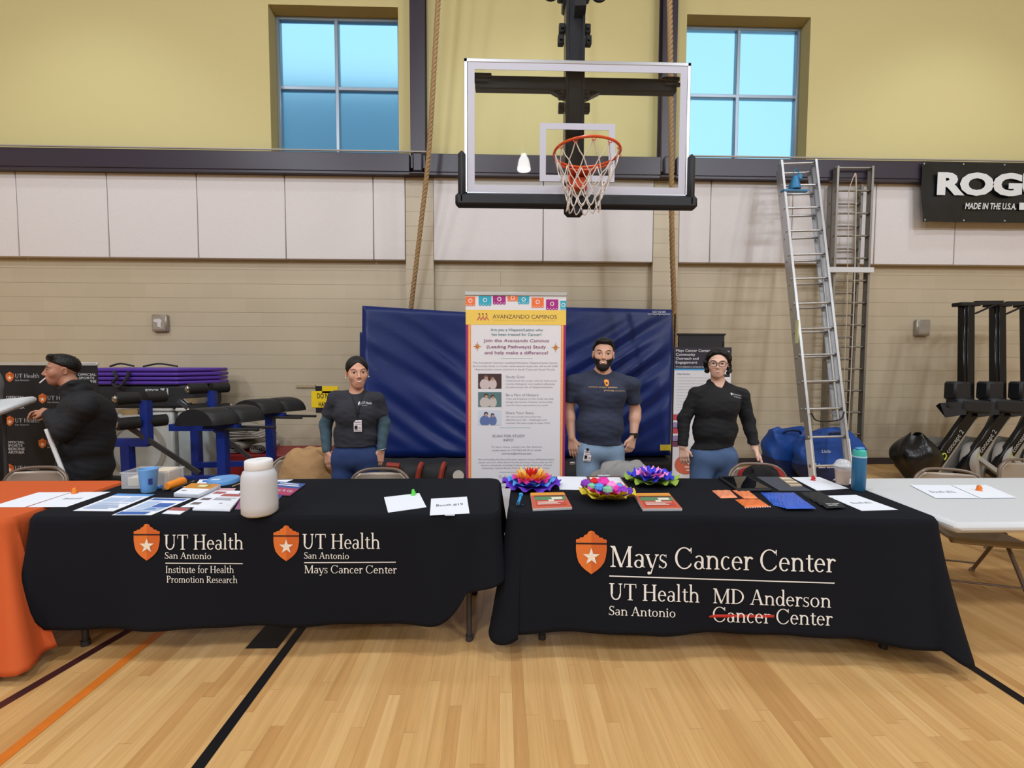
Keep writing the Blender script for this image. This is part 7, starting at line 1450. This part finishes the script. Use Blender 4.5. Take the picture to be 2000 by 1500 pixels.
q = lerp(eR, wR, .93); ax = (Vector(wR)-Vector(eR)).normalized(); u_, v_ = frame_of(ax); m = MB(); m.tube([q+(u_*math.cos(a)+v_*math.sin(a))*.036 for a in [2*PI*i/24 for i in range(24)]], .007, n=6, closed=True); m.box(q+Vector((.012, -.036, 0)), (.036, .014, .042), None, .005); m.build('wristwatch', M_rub, A)
tp = front(SB, 1146, 874, Yw, .03); badge('white photo badge clipped at the belt of the bearded man', tp, .012, 1.0, None, .12)

# ---- woman in black with glasses
Yw = 3.5; hc = W(1402, 711, 0); A = thing('person', 'woman in black half-zip top and glasses resting a hand on the jacket', 'person', (hc.x, Yw, 0))
H = Head(hc, yaw=-.46, pitch=.03, roll=.04, hs=.92, wide=1.06); nb = W(1402, 752, .04); sL, sR = W(1360, 770, .03), W(1448, 772, .03); eL, eR = W(1336, 818, .05), W(1461, 822, .03); wL, wR = W(1333.5, 872, .0), W(1474.5, 876, -.06)
chest, waist, hip = W(1400, 790, .03), W(1396, 838, .03), W(1393, 888, .04); feet = ((hip.x-.11, Yw+.05), (hip.x+.11, Yw+.05))
sk = skin('skin_fair', 226, 184, 164); lip = mat('lips_mauve', C(176, 96, 92), .4)
def torsoC(S, off=0):
    S.ell(chest, (.165+off, .115+off, .16+off), .03); S.ell(waist, (.163+off, .12+off, .15+off), .05); S.ell(hip, (.176+off, .125+off, .13+off), .05)
    for q in (-1, 1): S.ell(chest+rotz(-.4)@Vector((q*.07, -.066, -.012)), (.068+off, .048+off, .066+off), .06)
    [S.cap(nb-Vector((0, 0, .02)), q, .05+off*.6, .045+off*.8, .03) for q in (sL, sR)]; S.cap(nb-Vector((0, 0, .06)), nb-Vector((0, 0, .01)), .075+off*.5, .052+off*.3, .04)
S = SDF((hc.x-.38, Yw-.3, .03), (hc.x+.46, Yw+.26, hc.z+.17), .0045)
H.skull(S); H.face(S, 0, 1.04); H.details(S); S.cap(H.p(0, .02, -.06), nb-Vector((0, 0, .03)), .048, .056, .02); torsoC(S); legs_sdf(S, hip, .088, 0, feet, (.085, .06, .04), 0)
for a, b, c in ((sL, eL, wL), (sR, eR, wR)): S.cap(a, b, .05, .042, .02); S.cap(b, c, .042, .027, .015)
hand(S, wL, (.12, -.10, -1), (.5, .85, 0), 1, .98, (.25, .3, .25)); hand(S, wR, (.38, -.25, -.85), (-.55, .35, -.5), -1, .98, (.15, .2, .15), .3, .5)
sdf_part(S, 'body', sk, A, 1, feats(H, lip, smile=1.2, open_=.0085, squint=.0045, brow=.0048)); SC = S
S = SDF((hc.x-.38, Yw-.3, .55), (hc.x+.46, Yw+.28, nb.z+.1), .0055); torsoC(S, .016)
for a, b, c in ((sL, eL, wL), (sR, eR, wR)): T2 = S.like(); T2.cap(a, b, .058, .052, .02); T2.cap(b, c, .052, .038, .015); T2.plane(lerp(b, c, .98), Vector(c)-Vector(b)); S.join(T2, .02)
S.cap(nb+Vector((-.05, .02, .02)), nb+Vector((.05, .02, .02)), .03, .03, .02)
S.wrinkle(.0040, 22, 2.2); S.wrinkle(.0015, 57, 2); S.plane(W(1394, 880, -.1), (.12, 0, -1)); S.cap(nb+Vector((0, -.06, .035)), nb+Vector((0, -.03, .12)), .058, .08, .006, True); [S.cap(nb+rotz(-.4)@Vector((q*.052, -.028, .016)), nb+rotz(-.4)@Vector((q*.006, -.118, -.088)), .017, .008, .008) for q in (-1, 1)]
sdf_part(S, 'half_zip_top', mat('black_knit', C(20, 20, 24), .85, bump=.15, bscale=250), A); ST = S
m = surf_text(ST, [('Mays Cancer Center', W(1421, 769), W(1444, 773.5), .012, {'bold': .01}), ('UT Health MD Anderson', W(1422, 773.5), W(1444, 778), .010, {'bold': .01})]); surf_poly(m, ST, [W(1419, 768)+Vector((.008*math.cos(q), 0, .01*math.sin(q))) for q in [-2*PI*i/10 for i in range(10)]], 0); m.build('chest_print', flat(206, 206, 206), A, smooth=None)
S = SDF((hc.x-.32, Yw-.26, .05), (hc.x+.3, Yw+.28, hip.z+.15), .007); torsoC(S, .007); legs_sdf(S, hip, .090, 0, feet, (.093, .072, .056), .008); S.plane(W(1394, 862), (0, 0, 1)); S.wrinkle(.003, 17); sdf_part(S, 'jeans', mat('mid_denim', C(76, 100, 138), .85, bump=.25, bscale=220, vary=.25, vscale=7), A); shoes(A, feet)
S = hair_cap(H, .020, (-.066, .088), 1.05, .2, .2, dip=.014)
rnd = random.Random(8)
for q in (-1, 1):
    for k in range(9): z = .06-.016*k; H.e(S, (q*(.082+rnd.uniform(-.004, .012)), .012+rnd.uniform(-.02, .03), z), (.018, .026, .018), .012)
S.wrinkle(.0045, 75, .3, ((2, .5, 1), (-1, 1, 1.6), (1, -2, .7))); sdf_part(S, 'hair', M_hair, A)
gl = MB()
for q in (-1, 1):
    gl.tube([H.p(q*.033+.0255*math.copysign(abs(math.cos(a))**.7, math.cos(a)), -.112+.10*(abs(q*.033+.0255*math.cos(a))-.01)**2*6, .004+.0225*math.copysign(abs(math.sin(a))**.75, math.sin(a))) for a in [2*PI*i/28 for i in range(28)]], .0026, n=6, closed=True)
    gl.tube([H.p(q*.059, -.108, .012), H.p(q*.08, -.06, .012), H.p(q*.084, .01, .01)], .0022, n=6)
gl.tube([H.p(-.009, -.113, .010), H.p(0, -.115, .013), H.p(.009, -.113, .010)], .0024, n=6); gl.build('glasses', mat('brown_glasses_frame', C(52, 34, 26), .3), A)
for q in (-1, 1): MB().tube([H.p(q*.084, .0, -.038), H.p(q*.085, -.002, -.06)], [.0025, .005], n=6).build('earring', M_silver, A)

# ---- man in profile in the black jacket
Yw = 3.72; hc = W(121, 723, 0); A = thing('person', 'man in profile in a black jacket with a quiff, hands held before him', 'person', (hc.x+.2, Yw, 0))
H = Head(hc, yaw=-.74, pitch=.04, hs=1.0); nb = W(148, 766, .0); sN, sF = W(168, 792, -.17), W(160, 788, .17); eN, eF = W(122, 846, -.24), W(112, 838, .12); wN, wF = W(96, 806, -.16), W(98, 808, .06)
chest, waist, hip = W(168, 818, .0), W(165, 865, .0), W(168, 915, .0); feet = ((hip.x-.02, Yw-.1), (hip.x+.06, Yw+.1))
sk = skin('skin_brown', 170, 120, 96); lip = mat('lips_brown', C(140, 84, 76), .4)
def torsoD(S, off=0):
    S.ell(chest, (.15+off, .2+off, .19+off), .04); S.ell(waist, (.165+off, .19+off, .18+off), .05); S.ell(hip, (.15+off, .18+off, .14+off), .05); S.cap(sN, sF, .065+off, .065+off, .05); S.cap(chest+Vector((.01, 0, .06)), nb, .11+off, .07+off*.3, .05)
S = SDF((hc.x-.42, Yw-.42, .03), (hc.x+.5, Yw+.36, hc.z+.17), .0055)
H.skull(S); H.face(S, 0, 1.06); H.details(S); S.cap(H.p(0, .02, -.06), nb, .056, .064, .02); torsoD(S)
for q, ft in ((-1, feet[0]), (1, feet[1])): h_ = hip+Vector((0, q*.09, -.04)); kn = lerp(h_, (ft[0], ft[1], .09), .5); S.cap(h_, kn, .09, .06, .03); S.cap(kn, (ft[0], ft[1], .09), .06, .042, .03)
for a, b, c in ((sN, eN, wN), (sF, eF, wF)): S.cap(a, b, .055, .046, .02); S.cap(b, c, .046, .03, .02)
hand(S, wN, (-.9, .1, .1), (0, .5, -.8), 1, 1.02, (.5, .7, .5), .1, .9); hand(S, wF, (-.9, -.2, .05), (0, -.6, -.6), -1, 1.02, (.5, .7, .5), .1, .9)
sdf_part(S, 'body', sk, A, 1, feats(H, lip, smile=-.2, open_=.001, squint=.0045, brow=.0075, mo=.022)); SD_ = S
S = SDF((hc.x-.42, Yw-.46, .55), (hc.x+.5, Yw+.38, nb.z+.1), .0065); torsoD(S, .022)
for a, b, c in ((sN, eN, wN), (sF, eF, wF)): S.cap(a, b, .078, .066, .03); S.cap(b, lerp(b, c, .92), .066, .048, .02)
S.cap(nb+Vector((-.03, -.05, -.0)), nb+Vector((.05, -.04, .03)), .03, .03, .03); S.cap(nb+Vector((-.03, .05, -.0)), nb+Vector((.05, .04, .03)), .03, .03, .03); S.cap(nb+Vector((.06, -.03, .03)), nb+Vector((.06, .03, .03)), .03, .03, .03); [S.cap(nb+Vector((-.075, q*.045, .025)), nb+Vector((.03, q*.062, .075)), .022, .024, .02) for q in (-1, 1)]; S.cap(nb+Vector((-.05, 0, -.015)), nb+Vector((.03, 0, .02)), .066, .07, .02); S.cap(nb+Vector((.04, -.05, .08)), nb+Vector((.04, .05, .08)), .026, .026, .02); S.cap(nb+Vector((-.085, -.03, .02)), nb+Vector((-.085, .03, .02)), .02, .02, .02)
S.wrinkle(.006, 15, .8); S.wrinkle(.002, 47, .2); S.plane(W(165, 932, 0), (0, 0, -1)); sdf_part(S, 'jacket', mat('black_soft_shell', C(18, 19, 25), .8, bump=.2, bscale=120), A)
S = SDF((hc.x-.3, Yw-.4, .05), (hc.x+.5, Yw+.36, hip.z+.12), .008); torsoD(S, .006)
for q, ft in ((-1, feet[0]), (1, feet[1])): h_ = hip+Vector((0, q*.09, -.04)); kn = lerp(h_, (ft[0], ft[1], .09), .5); S.cap(h_, kn, .105, .078, .03); S.cap(kn, (ft[0], ft[1], .09), .078, .06, .03)
S.plane(W(165, 905), (0, 0, 1)); sdf_part(S, 'trousers', mat('black_trousers', C(24, 24, 28), .85, bump=.2, bscale=200), A); shoes(A, [(f[0], f[1]+.0) for f in feet])
S = hair_cap(H, .010, (-.072, .074), .62, .18, .2); H.k(S, (-.035, -.058, .112), (.04, -.058, .116), .020, .020, .02); H.e(S, (0, -.015, .098), (.058, .068, .036), .02); S.wrinkle(.0014, 140); sdf_part(S, 'hair', M_hair, A)
S = SDF(H.c-Vector((.15, .15, .19)), H.c+Vector((.15, .15, .08)), .004); H.face(S, .0010, 1.06); S.plane(H.p(0, -.09, -.046), H.R@Vector((0, -.62, 1))); S.plane(H.p(0, .03, 0), H.R@Vector((0, 1, .15))); H.e(S, (0, -.10, -.058), (.024, .04, .006), .003, 0, True); sdf_part(S, 'stubble', mat('dark_stubble', C(152, 107, 88), .6), A)
a, b2 = H.p(.006, -.094, -.054), P(77.5, 748, Yw-.12); st_ = thing('paper_stick', 'short white paper stick held in the mouth of the man in profile', 'stick', a); MB().cyl(a, b2, .0045, n=10).build('stick_shaft', flat(226, 222, 216), st_)
# white pole leaning by him
a = P(90.5, 838, 3.46); d_ = P(122, 920, 3.46)-a; b2 = a+d_*(a.z/-d_.z); b2.z = .012; pl = thing('white_pole', 'thin white metal pole leaning in front of the man in profile', 'pole', (b2.x, b2.y, 0)); MB().cyl(a, b2, .014, n=14).build('pole_shaft', flat(226, 226, 228, .35), pl); MB().cyl(b2-Vector((0, 0, .01)), b2+Vector((0, 0, .03)), .019, n=14).build('rubber_tip', M_rub, pl)
# person outside the frame whose hand steadies a white folded table top
q = P(8, 786, 3.78); bx0 = q+Vector((-.9, .55, 0)); PO = thing('person', 'person beyond the picture edge, only a hand on a white panel visible', 'person', (bx0.x, bx0.y, 0))
w_ = q+Vector((-.085, .0, .012)); e_ = w_+Vector((-.22, .12, -.02)); s_ = e_+Vector((-.12, .12, .24)); S = SDF(bx0+Vector((-.34, -.45, -bx0.z+.03)), q+Vector((.12, .78, .62)), .007)
nk = Vector((s_.x-.18, s_.y+.1, s_.z+.10)); hc = nk+Vector((0, -.01, .17)); H = Head(hc, yaw=.9, hs=1.0); H.skull(S); H.face(S); H.details(S); S.cap(H.p(0, .02, -.06), nk, .055, .065, .02); ch = nk+Vector((0, 0, -.2)); S.ell(ch, (.18, .12, .2), .04); hp = ch+Vector((0, 0, -.34)); S.ell(ch+Vector((0, 0, -.2)), (.165, .12, .18), .05); S.ell(hp, (.17, .12, .12), .05); S.cap(s_, nk+Vector((-.2, .0, -.1)), .06, .06, .05)
S.cap(s_, e_, .056, .046, .02); S.cap(e_, w_, .046, .029, .02); fx = ((hp.x-.1, hp.y), (hp.x+.1, hp.y)); legs_sdf(S, hp, .09, 0, fx, (.085, .058, .042), 0); S.cap(nk+Vector((-.2, 0, -.1)), nk+Vector((-.26, 0, -.38)), .055, .045, .02); S.cap(nk+Vector((-.26, 0, -.38)), nk+Vector((-.2, -.1, -.58)), .045, .03, .02)
hand(S, w_, (1, -.1, -.12), (0, -.2, -1), -1, 1.0, (.2, .25, .2)); sdf_part(S, 'body', skin('skin_light', 206, 160, 138), PO, 1, feats(H, lip)); shoes(PO, fx)
S = SDF(bx0+Vector((-.36, -.47, -.6)), q+Vector((.12, .78, .62)), .009); S.ell(ch, (.195, .135, .21), .04); S.ell(ch+Vector((0, 0, -.2)), (.18, .135, .2), .05); S.cap(s_, nk+Vector((-.2, .0, -.1)), .072, .072, .05); S.cap(s_, e_, .07, .06, .02); S.cap(e_, lerp(e_, w_, .8), .06, .042, .02); S.cap(nk+Vector((-.2, 0, -.1)), nk+Vector((-.26, 0, -.38)), .068, .058, .02); S.cap(nk+Vector((-.26, 0, -.38)), nk+Vector((-.2, -.1, -.58)), .058, .036, .02); S.plane(hp, (0, 0, -1)); sdf_part(S, 'sweatshirt', mat('grey_sweat_cloth', C(120, 120, 126), .9), PO)
S = SDF((hp.x-.28, hp.y-.25, .05), (hp.x+.28, hp.y+.25, hp.z+.1), .009); S.ell(hp, (.18, .13, .12), .04); legs_sdf(S, hp, .09, 0, fx, (.095, .07, .054), .006); sdf_part(S, 'trousers', mat('grey_trousers', C(60, 62, 70), .9), PO)
a, b2 = P(26, 796, 3.75), P(-60, 806, 3.78); ft = thing('folded_table_top', 'white folded table panel held up at the picture edge by a hand', 'table', (b2.x, b2.y, 0))
MB().bar(a, b2+Vector((-.3, 0, -.02)), .42, .055, (0, -.3, 1), .02).build('panel', M_plastic, ft); c = b2+Vector((-.1, 0, -.05)); MB().cyl(c, (c.x, c.y, 0.0), .014, n=10).build('leg', M_legmetal, ft); MB().cyl(a.lerp(c, .3)+Vector((-.05, .1, -.04)), (a.lerp(c, .3).x-.05, a.y+.1, 0), .014, n=10).build('leg', M_legmetal, ft)
